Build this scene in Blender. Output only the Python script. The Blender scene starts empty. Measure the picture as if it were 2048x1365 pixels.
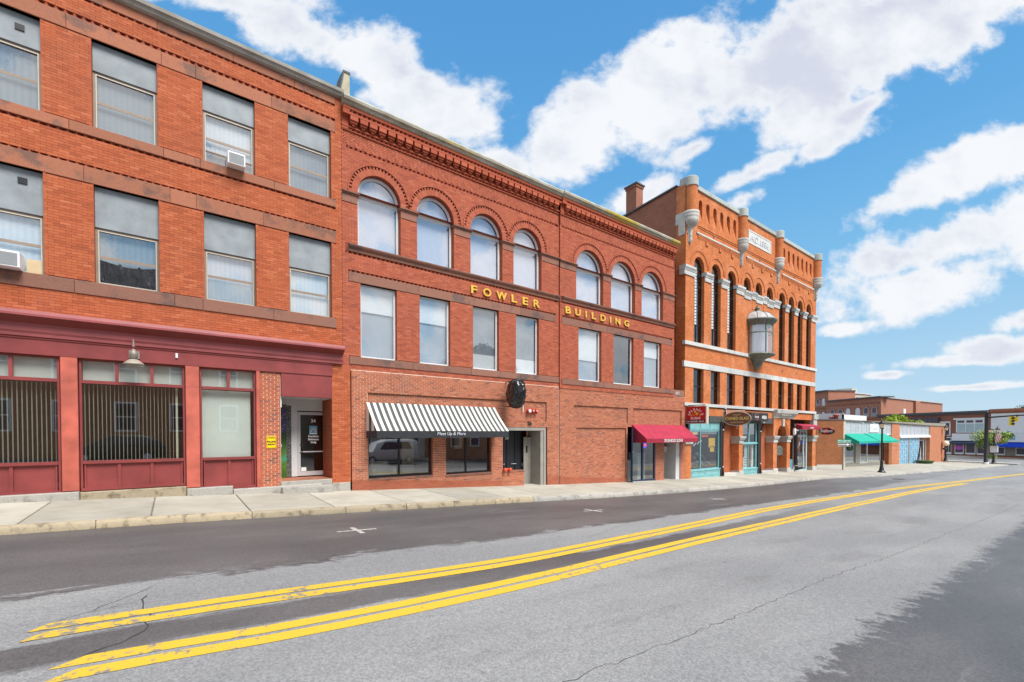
import bpy, math, random, bisect
import numpy as np
from mathutils import Vector, Matrix
R = math.radians
random.seed(7)
sc = bpy.context.scene
col = sc.collection

# ------------------------------------------------------------------ camera
cam = bpy.data.cameras.new('camera')
camo = bpy.data.objects.new('camera', cam); col.objects.link(camo)
cam.sensor_width = 36.0; cam.lens = 15.82; cam.shift_y = 0.0975
cam.clip_start = 0.1; cam.clip_end = 3000
camo.location = (0, -15.6, 1.70)
camo.rotation_euler = (R(90 - 1.03), 0, R(52.923 - 90))
sc.camera = camo

# ------------------------------------------------------------------ light
SUN_AZ, SUN_EL = R(-80), R(54)          # direction towards the sun (azimuth from +X)
sun_dir = Vector((math.cos(SUN_EL)*math.cos(SUN_AZ), math.cos(SUN_EL)*math.sin(SUN_AZ), math.sin(SUN_EL)))
sl = bpy.data.lights.new('sun', 'SUN'); sl.energy = 3.3; sl.angle = R(28); sl.color = (1.0, 0.965, 0.91)
so = bpy.data.objects.new('sun', sl); col.objects.link(so)
so.rotation_euler = (-sun_dir).to_track_quat('-Z', 'Y').to_euler()
sc.view_settings.view_transform = 'Standard'
sc.view_settings.look = 'None'
sc.view_settings.exposure = 0.72
sc.view_settings.gamma = 1.0
sc.view_settings.use_curve_mapping = False

# ------------------------------------------------------------------ world: Nishita sky with fair-weather clouds
world = bpy.data.worlds.new('World'); sc.world = world; world.use_nodes = True
W = world.node_tree; W.nodes.clear()
def wn(t, **k):
    n = W.nodes.new(t)
    for a, b in k.items(): setattr(n, a, b)
    return n
def wl(a, b): W.links.new(a, b)
def wmath(op, a, b=None, clamp=False):
    n = wn('ShaderNodeMath', operation=op, use_clamp=clamp)
    for i, v in enumerate((a, b)):
        if v is None: continue
        if isinstance(v, (int, float)): n.inputs[i].default_value = v
        else: wl(v, n.inputs[i])
    return n.outputs[0]
def wsmooth(x, lo, hi):
    n = wn('ShaderNodeMapRange', interpolation_type='SMOOTHSTEP')
    n.inputs[1].default_value = lo; n.inputs[2].default_value = hi
    wl(x, n.inputs[0]); return n.outputs[0]
tc = wn('ShaderNodeTexCoord'); dirv = tc.outputs['Generated']
sky = wn('ShaderNodeTexSky', sky_type='NISHITA', sun_disc=False)
sky.sun_elevation = SUN_EL; sky.sun_rotation = math.pi/2 - SUN_AZ
sky.altitude = 100; sky.air_density = 1.0; sky.dust_density = 0.6; sky.ozone_density = 2.2
# the cloud field: noise on a flat cloud layer, thickened where the big cumulus stand
def pdir(u, v):                      # direction of a point of the sky given as view-plane offsets
    xc = (u-1024)/900.; yc = (866.-v)/900.
    f = Vector((0.6028, 0.7979, 0)); r = Vector((0.7979, -0.6028, 0))
    return (f + r*xc + Vector((0, 0, yc))).normalized()
CLOUDS = [(1165,272,140,80,.25),(1330,190,225,100,.2),(1530,140,265,110,.15),(1740,110,250,125,.1),(1930,40,260,75,.0),(1630,195,140,45,.1),
 (1720,220,85,26,.2),(1500,352,85,22,.2),(1640,300,60,24,.25),(1920,345,240,55,.2),(1860,500,260,60,.1),(1800,580,300,55,.1),(2040,440,160,60,.1),
 (1960,700,130,26,-.05),(1780,750,50,10,0),(600,60,230,65,-.1),(760,130,90,70,0),(870,245,150,85,0),(990,335,80,45,.0),(1250,412,85,34,.2),(1480,405,42,22,.2),(430,-10,170,60,0),(1690,660,90,20,0),(2050,640,70,24,0),(1900,720,150,18,0),(1940,775,120,10,0),(1390,300,60,20,.2),
 (2400,250,260,90,0),(2600,520,300,80,0),(150,-250,300,120,0),(900,-300,260,110,.1),(1700,-350,320,120,.1)]
field = None
for (u, v, a, b, tl) in CLOUDS:
    c = pdir(u, v); k = math.sqrt(1 + ((u-1024)/900)**2 + ((866-v)/900)**2)
    e1 = (pdir(u+60*math.cos(tl), v-60*math.sin(tl)) - c); e1 = (e1 - c*e1.dot(c)).normalized()
    e2 = (pdir(u+60*math.sin(tl), v+60*math.cos(tl)) - c); e2 = (e2 - c*e2.dot(c)).normalized()
    l1 = (pdir(u+a*math.cos(tl), v-a*math.sin(tl)) - c).length; l2 = (pdir(u+b*math.sin(tl), v+b*math.cos(tl)) - c).length
    def dot(vec):
        n = wn('ShaderNodeVectorMath', operation='DOT_PRODUCT'); wl(dirv, n.inputs[0]); n.inputs[1].default_value = vec; return n.outputs['Value']
    d1 = dot(e1/l1); d2 = dot(e2/l2)
    q = wmath('ADD', wmath('MULTIPLY', d1, d1), wmath('MULTIPLY', d2, d2))
    q = wmath('SUBTRACT', 1.0, wmath('SQRT', q))
    q = wmath('ADD', q, wmath('MULTIPLY', wmath('LESS_THAN', dot(c), 0.2), -9.0))
    q = wmath('MULTIPLY', q, 1.0 if a < 120 else 1.2)
    field = q if field is None else wmath('MAXIMUM', field, q)
sep = wn('ShaderNodeSeparateXYZ'); wl(dirv, sep.inputs[0])
fdot = wn('ShaderNodeVectorMath', operation='DOT_PRODUCT'); wl(dirv, fdot.inputs[0]); fdot.inputs[1].default_value = (0.6028, 0.7979, 0)
div = wn('ShaderNodeVectorMath', operation='SCALE'); wl(dirv, div.inputs[0]); wl(wmath('DIVIDE', 1.0, wmath('MAXIMUM', wmath('ABSOLUTE', fdot.outputs['Value']), 0.38)), div.inputs['Scale'])
def wnoise(scale, detail, rough, off=(0,0,0), dist=0.0):
    m = wn('ShaderNodeMapping'); m.inputs['Location'].default_value = off; m.inputs['Scale'].default_value = (1, 1, 1.3); wl(div.outputs[0], m.inputs[0])
    n = wn('ShaderNodeTexNoise'); n.inputs['Scale'].default_value = scale; n.inputs['Detail'].default_value = detail
    n.inputs['Roughness'].default_value = rough; n.inputs['Distortion'].default_value = dist
    wl(m.outputs[0], n.inputs['Vector']); return n.outputs['Fac']
n1 = wnoise(5.5, 12, 0.56, (3.1, 1.7, 0)); n2 = wnoise(1.8, 4, 0.5, (7.7, 2.2, 0)); n3 = wnoise(17.0, 9, 0.60, (1, 5, 2))
# unseen cloud outside the named ones: noise, thickened to brighten window reflections
inview = wn('ShaderNodeVectorMath', operation='DOT_PRODUCT'); wl(dirv, inview.inputs[0]); inview.inputs[1].default_value = pdir(1250, 400)
away = wsmooth(inview.outputs['Value'], 0.70, 0.45)
generic = wmath('SUBTRACT', wmath('MULTIPLY', wmath('SUBTRACT', n2, 0.40), 4.2), wmath('MULTIPLY', wmath('SUBTRACT', 1.0, away), 2.0))
cov = wmath('MAXIMUM', field, generic)
dens = wmath('ADD', cov, wmath('MULTIPLY', wmath('SUBTRACT', n1, 0.5), 3.3))
dens = wmath('ADD', dens, wmath('MULTIPLY', wmath('SUBTRACT', n3, 0.5), 1.15))
alpha = wsmooth(dens, -0.18, 0.52)
thick = wsmooth(dens, 0.15, 1.0)
n4 = wnoise(4.2, 7, 0.56, (3.4, 2.1, 0.12))
shade = wmath('MULTIPLY', thick, wsmooth(n4, 0.38, 0.66))
cc = wn('ShaderNodeMixRGB'); wl(shade, cc.inputs[0]); cc.inputs[1].default_value = (6.6, 6.75, 7.0, 1); cc.inputs[2].default_value = (4.75, 5.05, 5.9, 1)
hs = wn('ShaderNodeHueSaturation'); hs.inputs['Saturation'].default_value = 1.0; hs.inputs['Value'].default_value = 1.0; wl(sky.outputs[0], hs.inputs['Color'])
grade = wn('ShaderNodeMixRGB', blend_type='MULTIPLY'); grade.inputs[0].default_value = 1.0; wl(hs.outputs[0], grade.inputs[1]); grade.inputs[2].default_value = (1.0, 1.0, 1.0, 1)
# clear-air colour by elevation, as the whole dome shows it, blended with the Nishita sky
rampn = wn('ShaderNodeValToRGB'); els = rampn.color_ramp.elements
els[0].position = 0.0; els[0].color = (4.2, 5.4, 6.4, 1); els[1].position = 1.0; els[1].color = (.55, 2.1, 4.6, 1)
for pz, cz in ((.12, (3.0, 4.8, 6.3)), (.30, (1.55, 3.85, 6.2)), (.46, (.95, 3.1, 5.8)), (.67, (.70, 2.55, 5.3))):
    e = els.new(pz); e.color = (*cz, 1)
wl(sep.outputs[2], rampn.inputs[0])
grade2 = wn('ShaderNodeMixRGB'); grade2.inputs[0].default_value = .9; wl(grade.outputs[0], grade2.inputs[1]); wl(rampn.outputs[0], grade2.inputs[2]); grade = grade2
mx = wn('ShaderNodeMixRGB'); wl(alpha, mx.inputs[0]); wl(grade.outputs[0], mx.inputs[1]); wl(cc.outputs[0], mx.inputs[2])
bg = wn('ShaderNodeBackground'); bg.inputs['Strength'].default_value = 0.085; wl(mx.outputs[0], bg.inputs['Color'])
wo = wn('ShaderNodeOutputWorld'); wl(bg.outputs[0], wo.inputs['Surface'])

# ------------------------------------------------------------------ helpers
WL = {}
def wloc(o): return WL.get(o.name, Vector((0, 0, 0))) if o else Vector((0, 0, 0))
def tag(o, label=None, cat=None, group=None, kind=None):
    if label: o['label'] = label
    if cat: o['category'] = cat
    if group: o['group'] = group
    if kind: o['kind'] = kind
    return o
def thing(name, label, cat, loc=(0, 0, 0), group=None):
    o = bpy.data.objects.new(name, None); col.objects.link(o); o.location = loc
    o.empty_display_size = 0.2
    WL[o.name] = Vector(loc); return tag(o, label, cat, group)
class MB:
    def __init__(s): s.v = []; s.f = []; s.smooth = set(); s.bc = []
    def add(s, vs, fs, smooth=False):
        b = len(s.v); s.v.extend(vs)
        for f in fs:
            if smooth: s.smooth.add(len(s.f))
            s.f.append([i+b for i in f])
        return s
    def quad(s, a, b, c, d): return s.add([a, b, c, d], [(0, 1, 2, 3)])
    def box(s, x0, x1, y0, y1, z0, z1):
        return s.add([(x0,y0,z0),(x1,y0,z0),(x1,y1,z0),(x0,y1,z0),(x0,y0,z1),(x1,y0,z1),(x1,y1,z1),(x0,y1,z1)],
                     [(0,3,2,1),(4,5,6,7),(0,1,5,4),(1,2,6,5),(2,3,7,6),(3,0,4,7)])
    def bbox(s, x0, x1, y0, y1, z0, z1, b=0.01):        # box with chamfered front edges (towards -Y)
        return s.add([(x0,y1,z0),(x1,y1,z0),(x1,y1,z1),(x0,y1,z1),(x0,y0+b,z0),(x1,y0+b,z0),(x1,y0+b,z1),(x0,y0+b,z1),
                      (x0+b,y0,z0+b),(x1-b,y0,z0+b),(x1-b,y0,z1-b),(x0+b,y0,z1-b)],
                     [(0,3,2,1),(0,1,5,4),(1,2,6,5),(2,3,7,6),(3,0,4,7),(4,5,9,8),(5,6,10,9),(6,7,11,10),(7,4,8,11),(8,9,10,11)])
    def obox(s, c, ax, ay, az):                       # oriented box, half-axis vectors
        c, ax, ay, az = map(Vector, (c, ax, ay, az))
        return s.add([tuple(c+ax*i+ay*j+az*k) for k in (-1, 1) for (i, j) in ((-1,-1),(1,-1),(1,1),(-1,1))],
                     [(0,3,2,1),(4,5,6,7),(0,1,5,4),(1,2,6,5),(2,3,7,6),(3,0,4,7)])
    def prism(s, poly, fn):                           # poly list of (a,b); fn(a,b,t) -> xyz, t in 0,1
        n = len(poly)
        return s.add([fn(a, b, 0) for a, b in poly]+[fn(a, b, 1) for a, b in poly],
                     [tuple(range(n-1, -1, -1)), tuple(range(n, 2*n))]+[(i, (i+1) % n, n+(i+1) % n, n+i) for i in range(n)])
    def profx(s, prof, x0, x1):                       # profile in (y,z) run along X
        return s.prism(prof, lambda a, b, t: (x1 if t else x0, a, b))
    def lathe(s, prof, c, n=20, a0=0., a1=2*math.pi, smooth=True):
        full = abs(a1-a0-2*math.pi) < 1e-6; m = n if full else n+1; vs = []
        for r, z in prof:
            for i in range(m):
                t = a0+(a1-a0)*i/n; vs.append((c[0]+r*math.cos(t), c[1]+r*math.sin(t), c[2]+z))
        fs = []
        for k in range(len(prof)-1):
            for i in range(n):
                j = (i+1) % m; fs.append((k*m+i, k*m+j, (k+1)*m+j, (k+1)*m+i))
        return s.add(vs, fs, smooth)
    def tube(s, pts, r, n=8, smooth=True):
        pts = [Vector(p) for p in pts]; vs = []; rr = r if isinstance(r, (list, tuple)) else [r]*len(pts)
        up = Vector((0, 0, 1)); prev = None
        for i, p in enumerate(pts):
            d = (pts[min(i+1, len(pts)-1)]-pts[max(i-1, 0)]).normalized()
            if prev is None: prev = d.cross(up if abs(d.z) < .9 else Vector((1, 0, 0))).normalized()
            a = (prev-d*prev.dot(d)).normalized(); b = d.cross(a); prev = a
            for k in range(n):
                t = 2*math.pi*k/n; vs.append(tuple(p+(a*math.cos(t)+b*math.sin(t))*rr[i]))
        fs = [(i*n+k, i*n+(k+1) % n, (i+1)*n+(k+1) % n, (i+1)*n+k) for i in range(len(pts)-1) for k in range(n)]
        s.add(vs, fs, smooth)
        return s.add([vs[k] for k in range(n)], [tuple(range(n-1, -1, -1))]).add(vs[-n:], [tuple(range(n))])
    def build(s, name, mat, parent=None, origin=None):
        off = wloc(parent)
        org = Vector(origin) if origin is not None else off
        me = bpy.data.meshes.new(name)
        me.from_pydata([(x-org.x, y-org.y, z-org.z) for x, y, z in s.v], [], s.f)
        if s.smooth: me.polygons.foreach_set('use_smooth', [i in s.smooth for i in range(len(s.f))])
        if s.bc:
            at = me.attributes.new('bc', 'FLOAT', 'FACE'); at.data.foreach_set('value', s.bc)
        if isinstance(mat, str): mat = M[mat]
        me.materials.append(mat); me.update()
        o = bpy.data.objects.new(name, me); col.objects.link(o)
        if parent: o.parent = parent; WL[o.name] = org.copy() if origin is not None else off.copy()
        else: WL[o.name] = org.copy() if origin is not None else Vector((0, 0, 0))
        o.location = org-off if parent else org
        return o
def inst(src, parent, loc, rot=(0, 0, 0), scale=(1, 1, 1), name=None):   # another piece sharing its mesh
    o = bpy.data.objects.new(name or src.name.split('.')[0], src.data); col.objects.link(o)
    o.parent = parent; off = wloc(parent); o.location = Vector(loc)-off; o.rotation_euler = rot; o.scale = scale
    WL[o.name] = Vector(loc); return o
def text(name, body, mat, parent, loc, size, rot=(R(90), 0, 0), extrude=0.004, sx=1.0, off=0.0, align='LEFT', shear=0.0, spacing=1.0):
    cu = bpy.data.curves.new(name, 'FONT'); cu.body = body; cu.size = size; cu.extrude = extrude; cu.offset = off
    cu.align_x = align; cu.shear = shear; cu.space_character = spacing; cu.resolution_u = 3
    t = bpy.data.objects.new(name, cu); col.objects.link(t)
    dg = bpy.context.evaluated_depsgraph_get(); me = bpy.data.meshes.new_from_object(t.evaluated_get(dg))
    bpy.data.objects.remove(t); me.materials.clear(); me.materials.append(M[mat] if isinstance(mat, str) else mat)
    o = bpy.data.objects.new(name, me); col.objects.link(o)
    if parent: o.parent = parent
    o.location = Vector(loc)-wloc(parent); o.rotation_euler = rot; o.scale = (sx, 1, 1); WL[o.name] = Vector(loc)
    return o

# ------------------------------------------------------------------ materials
M = {}
class NT:
    def __init__(s, name):
        m = bpy.data.materials.new(name); m.use_nodes = True; s.m = m; s.t = m.node_tree
        s.b = s.t.nodes['Principled BSDF']; M[name] = m
    def n(s, t, **k):
        x = s.t.nodes.new(t)
        for a, b in k.items(): setattr(x, a, b)
        return x
    def l(s, a, b): s.t.links.new(a, b)
    def pos(s):
        g = s.n('ShaderNodeNewGeometry'); return g.outputs['Position']
    def noise(s, scale, detail=4, rough=.55, vec=None, stretch=None, w=0):
        x = s.n('ShaderNodeTexNoise'); x.inputs['Scale'].default_value = scale; x.inputs['Detail'].default_value = detail; x.inputs['Roughness'].default_value = rough
        v = vec or s.pos()
        if stretch or w:
            mp = s.n('ShaderNodeMapping'); mp.inputs['Scale'].default_value = stretch or (1, 1, 1); mp.inputs['Location'].default_value = (w, w*1.7, w*.6); s.l(v, mp.inputs[0]); v = mp.outputs[0]
        s.l(v, x.inputs['Vector']); return x.outputs['Fac']
    def ramp(s, fac, stops, interp='LINEAR'):
        r = s.n('ShaderNodeValToRGB'); e = r.color_ramp.elements; r.color_ramp.interpolation = interp
        while len(e) < len(stops): e.new(.5)
        for i, (p, c) in enumerate(stops): e[i].position = p; e[i].color = (*c, 1) if len(c) == 3 else c
        s.l(fac, r.inputs[0]); return r.outputs[0]
    def mix(s, fac, a, b, mode='MIX'):
        x = s.n('ShaderNodeMixRGB', blend_type=mode)
        for i, v in enumerate((fac, a, b)):
            if isinstance(v, (int, float)): x.inputs[i].default_value = v
            elif isinstance(v, tuple): x.inputs[i].default_value = (*v, 1) if len(v) == 3 else v
            else: s.l(v, x.inputs[i])
        return x.outputs[0]
    def math(s, op, a, b=None, clamp=False):
        x = s.n('ShaderNodeMath', operation=op, use_clamp=clamp)
        for i, v in enumerate((a, b)):
            if v is None: continue
            if isinstance(v, (int, float)): x.inputs[i].default_value = v
            else: s.l(v, x.inputs[i])
        return x.outputs[0]
    def smooth(s, x, lo, hi):
        r = s.n('ShaderNodeMapRange', interpolation_type='SMOOTHSTEP'); r.inputs[1].default_value = lo; r.inputs[2].default_value = hi
        s.l(x, r.inputs[0]); return r.outputs[0]
    def col(s, c):
        if isinstance(c, tuple): s.b.inputs['Base Color'].default_value = (*c, 1)
        else: s.l(c, s.b.inputs['Base Color'])
        return s
    def rough(s, r): s.b.inputs['Roughness'].default_value = r; return s
    def bump(s, h, strength=.3, dist=.01):
        x = s.n('ShaderNodeBump'); x.inputs['Strength'].default_value = strength; x.inputs['Distance'].default_value = dist
        s.l(h, x.inputs['Height']); s.l(x.outputs[0], s.b.inputs['Normal']); return s
    def sepxyz(s, v=None):
        x = s.n('ShaderNodeSeparateXYZ'); s.l(v or s.pos(), x.inputs[0]); return x.outputs
def plain(name, c, rough=.6, var=.12, scale=3., metal=0., spec=None, bump=0.):
    t = NT(name); f = t.noise(scale, 5)
    dk = tuple(x*(1-var) for x in c); lt = tuple(min(1, x*(1+var)) for x in c)
    t.col(t.ramp(f, [(.3, dk), (.7, lt)])).rough(rough); t.b.inputs['Metallic'].default_value = metal
    if spec is not None: t.b.inputs['Specular IOR Level'].default_value = spec
    if bump: t.bump(t.noise(scale*12, 3), bump, .01)
    return t.m
def brickmat(name, tones, stain=(.35, .25, .2), attr=True, rough=.85, streak=.42):
    t = NT(name)
    if attr:
        a = t.n('ShaderNodeAttribute', attribute_name='bc'); fac = a.outputs['Fac']
    else:
        oi = t.n('ShaderNodeObjectInfo'); fac = oi.outputs['Random']
    c = t.ramp(fac, [(i/(len(tones)-1), tt) for i, tt in enumerate(tones)])
    big = t.noise(.55, 6, .6, w=3); c = t.mix(t.math('MULTIPLY', t.smooth(big, .48, .75), streak), c, stain)
    run = t.noise(1.0, 5, .6, stretch=(2.2, 2.2, .22), w=8); c = t.mix(t.math('MULTIPLY', t.smooth(run, .52, .78), streak*.8), c, tuple(x*1.5 for x in stain))
    fine = t.noise(60, 3); c = t.mix(.25, c, t.ramp(fine, [(.3, (.75, .75, .75)), (.7, (1.2, 1.2, 1.2))]), 'MULTIPLY')
    t.col(c).rough(rough).bump(t.noise(90, 3), .35, .004); t.b.inputs['Specular IOR Level'].default_value = .3
    return t.m
# bricks
brickmat('brick_pressed', [(.345,.084,.035),(.41,.102,.041),(.465,.122,.049),(.43,.106,.042),(.52,.155,.070)], stain=(.28,.09,.05))
brickmat('brick_fowler', [(.31,.078,.045),(.38,.097,.052),(.43,.114,.060),(.39,.099,.052),(.48,.142,.080)], stain=(.29,.09,.06))
brickmat('brick_shop', [(.27,.095,.062),(.41,.130,.068),(.46,.150,.076),(.50,.170,.088),(.43,.135,.070),(.54,.21,.12)], stain=(.22,.11,.08), streak=.3)
brickmat('brick_shop_single', [(.27,.095,.062),(.41,.130,.068),(.46,.150,.076),(.50,.170,.088),(.43,.135,.070),(.54,.21,.12)], stain=(.22,.11,.08), attr=False)
brickmat('brick_pier_single', [(.24,.09,.06),(.40,.10,.045),(.44,.12,.055),(.48,.135,.06),(.41,.105,.05),(.46,.125,.055),(.43,.11,.05)], stain=(.3,.1,.06), attr=False)
brickmat('brick_tone', [(.36,.078,.038),(.47,.115,.058)], stain=(.25,.08,.05), attr=False)
plain('mortar_red', (.24,.055,.028), .95, .2, 4)
plain('mortar_light', (.76,.67,.56), .95, .1, 5)
def texbrick(name, c1, c2, mortar, w=.21, h=.0677, ms=.008, stain=(.3,.12,.06), var=.5, stf=.25):
    t = NT(name); p = t.sepxyz(); cv = t.n('ShaderNodeCombineXYZ')
    gn = t.n('ShaderNodeNewGeometry'); nn_ = t.sepxyz(gn.outputs['True Normal'])
    t.l(t.math('SUBTRACT', t.math('MULTIPLY', p[1], nn_[0]), t.math('MULTIPLY', p[0], nn_[1])), cv.inputs[0]); t.l(p[2], cv.inputs[1])
    b = t.n('ShaderNodeTexBrick'); t.l(cv.outputs[0], b.inputs['Vector'])
    for k, v in (('Color1', c1), ('Color2', c2), ('Mortar', mortar)): b.inputs[k].default_value = (*v, 1)
    b.inputs['Scale'].default_value = 1; b.inputs['Brick Width'].default_value = w; b.inputs['Row Height'].default_value = h; b.inputs['Mortar Size'].default_value = ms; b.inputs['Bias'].default_value = 0
    c = t.mix(t.math('MULTIPLY', t.smooth(t.noise(.5, 6, .6), .5, .72), stf), b.outputs['Color'], stain)
    c = t.mix(var, c, t.ramp(t.noise(1.6, 7, .65, w=4), [(.3, (.78, .76, .74)), (.7, (1.2, 1.2, 1.18))]), 'MULTIPLY')
    t.col(c).rough(.88).bump(b.outputs['Fac'], -.4, .006); t.b.inputs['Specular IOR Level'].default_value = .25
    return t.m
texbrick('brick_orange', (.50,.140,.041), (.63,.210,.072), (.38,.145,.07), stain=(.70,.36,.22), var=.75, stf=.35)
texbrick('brick_base', (.32,.085,.048), (.38,.11,.06), (.36,.15,.09), ms=.007)
texbrick('brick_jamb', (.33,.078,.038), (.42,.108,.05), (.25,.06,.03), ms=.007)
texbrick('brick_side', (.27,.095,.058), (.35,.135,.08), (.34,.19,.14), stain=(.20,.095,.065))
texbrick('brick_orange_shaded', (.34,.085,.030), (.42,.115,.042), (.36,.14,.07))  # darker copy of the orange brick, recess shade put into the colour
texbrick('brick_salon', (.20,.055,.021), (.29,.085,.032), (.36,.18,.085), w=.22, h=.085, ms=.014, var=.6)
texbrick('brick_plank', (.47,.18,.095), (.52,.22,.12), (.40,.17,.10), w=.6, h=.09, ms=.010)
texbrick('brick_far', (.34,.148,.098), (.40,.18,.12), (.37,.20,.145), w=.22, h=.075, ms=.006)
texbrick('brick_far2', (.26,.10,.07), (.31,.125,.085), (.30,.15,.11), w=.22, h=.075, ms=.006)
texbrick('brick_reflect', (.38,.17,.085), (.46,.21,.11), (.48,.30,.2), w=.22, h=.075)
# stone
def stone(name, c, blotch, bl=.5, sc_=1.2, rough=.85):
    t = NT(name); oi = t.n('ShaderNodeObjectInfo')
    f = t.noise(sc_, 6, .65, w=2); k = t.mix(t.math('MULTIPLY', t.smooth(f, .5, .64), bl), c, blotch)
    k = t.mix(.5, k, t.ramp(oi.outputs['Random'], [(0, (.76, .76, .76)), (1, (1.25, 1.2, 1.15))]), 'MULTIPLY')
    k = t.mix(.5, k, t.ramp(t.noise(25, 4), [(.3, (.8, .8, .8)), (.7, (1.2, 1.2, 1.2))]), 'MULTIPLY')
    t.col(k).rough(rough).bump(t.noise(30, 5), .35, .01); return t.m
stone('brownstone', (.36,.135,.075), (.13,.08,.065), .75)
stone('brownstone_dark', (.25,.115,.08), (.09,.07,.068), .7)
stone('granite', (.36,.345,.315), (.20,.19,.175), .8, 3.0)
stone('granite_warm', (.36,.30,.205), (.15,.12,.08), .85, 3.0)
stone('limestone', (.48,.475,.445), (.29,.295,.285), .6, 1.4)
stone('white_stone', (.53,.545,.535), (.35,.38,.38), .6, 1.4)
stone('coping_grey', (.40,.43,.41), (.26,.29,.28), .6, 1.5)
# paint and metals
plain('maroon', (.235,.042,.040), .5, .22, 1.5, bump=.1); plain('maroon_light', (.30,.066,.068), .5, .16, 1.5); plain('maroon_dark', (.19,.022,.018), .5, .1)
plain('salmon', (.48,.108,.072), .6, .26, 2.2, bump=.15); plain('tan_frame', (.27,.20,.145), .5, .1); plain('tan_light', (.55,.49,.41), .5, .08)
plain('panel_grey', (.25,.28,.30), .6, .18, 2.5); plain('white_paint', (.78,.79,.80), .4, .05); plain('white_frame', (.80,.81,.82), .35, .03)
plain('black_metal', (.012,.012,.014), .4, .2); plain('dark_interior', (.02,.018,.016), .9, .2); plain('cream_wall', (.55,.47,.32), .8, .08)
plain('navy_paint', (.018,.035,.085), .35, .15); plain('teal_paint', (.20,.44,.46), .5, .10, 2.); plain('pale_teal', (.42,.52,.53), .4, .1)
plain('grey_paint', (.30,.285,.25), .5, .1); plain('light_grey', (.58,.59,.60), .5, .06); plain('door_grey', (.50,.50,.52), .35, .05); plain('beige', (.52,.46,.37), .6, .08)
plain('blind_cream', (.72,.68,.55), .8, .05); plain('blind_white', (.80,.83,.80), .8, .03); plain('pale_lilac', (.66,.66,.73), .8, .04); plain('shade_white', (.78,.80,.80), .8, .04)
plain('sheen_blue', (.34,.40,.46), .8, .12, 1.2); plain('gold', (.80,.50,.08), .32, .06, metal=.25); plain('gold_flat', (.85,.60,.16), .5, .1); plain('white_flat', (.85,.85,.85), .5, .02); plain('silver_text', (.62,.63,.68), .4, .05)
plain('yellow_sign', (.88,.60,.0), .45, .05); plain('ink', (.015,.015,.015), .6, .1); plain('red_paint', (.55,.02,.015), .35, .1); plain('orange_red', (.65,.09,.04), .4, .1)
plain('crimson_cloth', (.36,.016,.048), .75, .2, 2.5); plain('crimson_dark', (.29,.013,.034), .75, .12, 2.5); plain('green_cloth', (.0,.34,.24), .7, .1, 2.5); plain('blue_cloth', (.0,.05,.55), .7, .1)
plain('black_cloth', (.022,.024,.03), .8, .2); plain('cream_cloth', (.60,.59,.545), .8, .08, 4); plain('charcoal_cloth', (.07,.075,.075), .8, .1)
plain('sign_red', (.42,.008,.016), .35, .05); plain('sign_brown', (.17,.075,.055), .5, .12, 8); plain('sign_green', (.02,.33,.22), .4, .05); plain('sky_blue_paint', (.17,.42,.60), .6, .25, 3)
plain('bronze', (.13,.15,.125), .55, .45, 5., bump=.2); plain('bronze_grey', (.40,.39,.38), .6, .25, 4.); plain('lamp_glass', (.78,.66,.46), .35, .06); plain('rubber', (.02,.02,.02), .7, .2)
plain('lamp_bronze', (.30,.26,.22), .5, .25, 8, metal=.3); plain('lamp_shade', (.33,.29,.235), .5, .2, 6); plain('tan_stone', (.42,.38,.26), .8, .2, 4); plain('siding', (.48,.46,.38), .7, .05)
plain('pink_banner', (.62,.12,.14), .7, .2, 6); plain('magenta', (.55,.10,.55), .6, .2, 6); plain('amber', (.75,.45,.02), .4, .05); plain('signal_yellow', (.85,.62,.01), .45, .05)
plain('roof_dark', (.10,.10,.11), .8, .2); plain('panel_corr', (.55,.58,.62), .5, .1); plain('plywood', (.60,.46,.27), .7, .1); plain('wood_grey', (.30,.27,.22), .7, .2, 3)
plain('bark', (.10,.075,.05), .9, .3, 8); plain('plum_glass', (.07,.05,.075), .2, .2); plain('carpet', (.17,.13,.10), .95, .2); plain('chair_white', (.75,.72,.62), .7, .05)
def glass(name, base=.12, k=1.2, tint=(.9, .95, .93), wav=.0):
    t = NT(name); t.t.nodes.remove(t.b); out = [n for n in t.t.nodes if n.type == 'OUTPUT_MATERIAL'][0]
    gg = t.n('ShaderNodeNewGeometry'); dp = t.n('ShaderNodeVectorMath', operation='DOT_PRODUCT'); t.l(gg.outputs['Incoming'], dp.inputs[0]); t.l(gg.outputs['Normal'], dp.inputs[1])
    sch = t.math('POWER', t.math('SUBTRACT', 1.0, t.math('ABSOLUTE', dp.outputs['Value']), True), 5.0)      # Schlick, the same from both sides of the pane
    fac = t.math('ADD', t.math('MULTIPLY', t.math('ADD', .04, t.math('MULTIPLY', sch, .96)), k), base, True)
    tr = t.n('ShaderNodeBsdfTransparent'); tr.inputs[0].default_value = (*tint, 1)
    gl = t.n('ShaderNodeBsdfGlossy'); gl.inputs['Roughness'].default_value = .015; gl.inputs['Color'].default_value = (.93, .95, .97, 1)
    if wav:
        b = t.n('ShaderNodeBump'); b.inputs['Strength'].default_value = wav; b.inputs['Distance'].default_value = .02; t.l(t.noise(1.6, 4, .6), b.inputs['Height']); t.l(b.outputs[0], gl.inputs['Normal'])
    mx = t.n('ShaderNodeMixShader'); t.l(fac, mx.inputs[0]); t.l(tr.outputs[0], mx.inputs[1]); t.l(gl.outputs[0], mx.inputs[2]); t.l(mx.outputs[0], out.inputs[0]); return t.m
glass('glass_shop', .24, 1.6, (.90, .95, .92)); glass('glass_upper', .26, 1.4, (.92, .95, .97), .14); glass('glass_dark', .08, 1.4, (.35, .36, .36))
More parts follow.
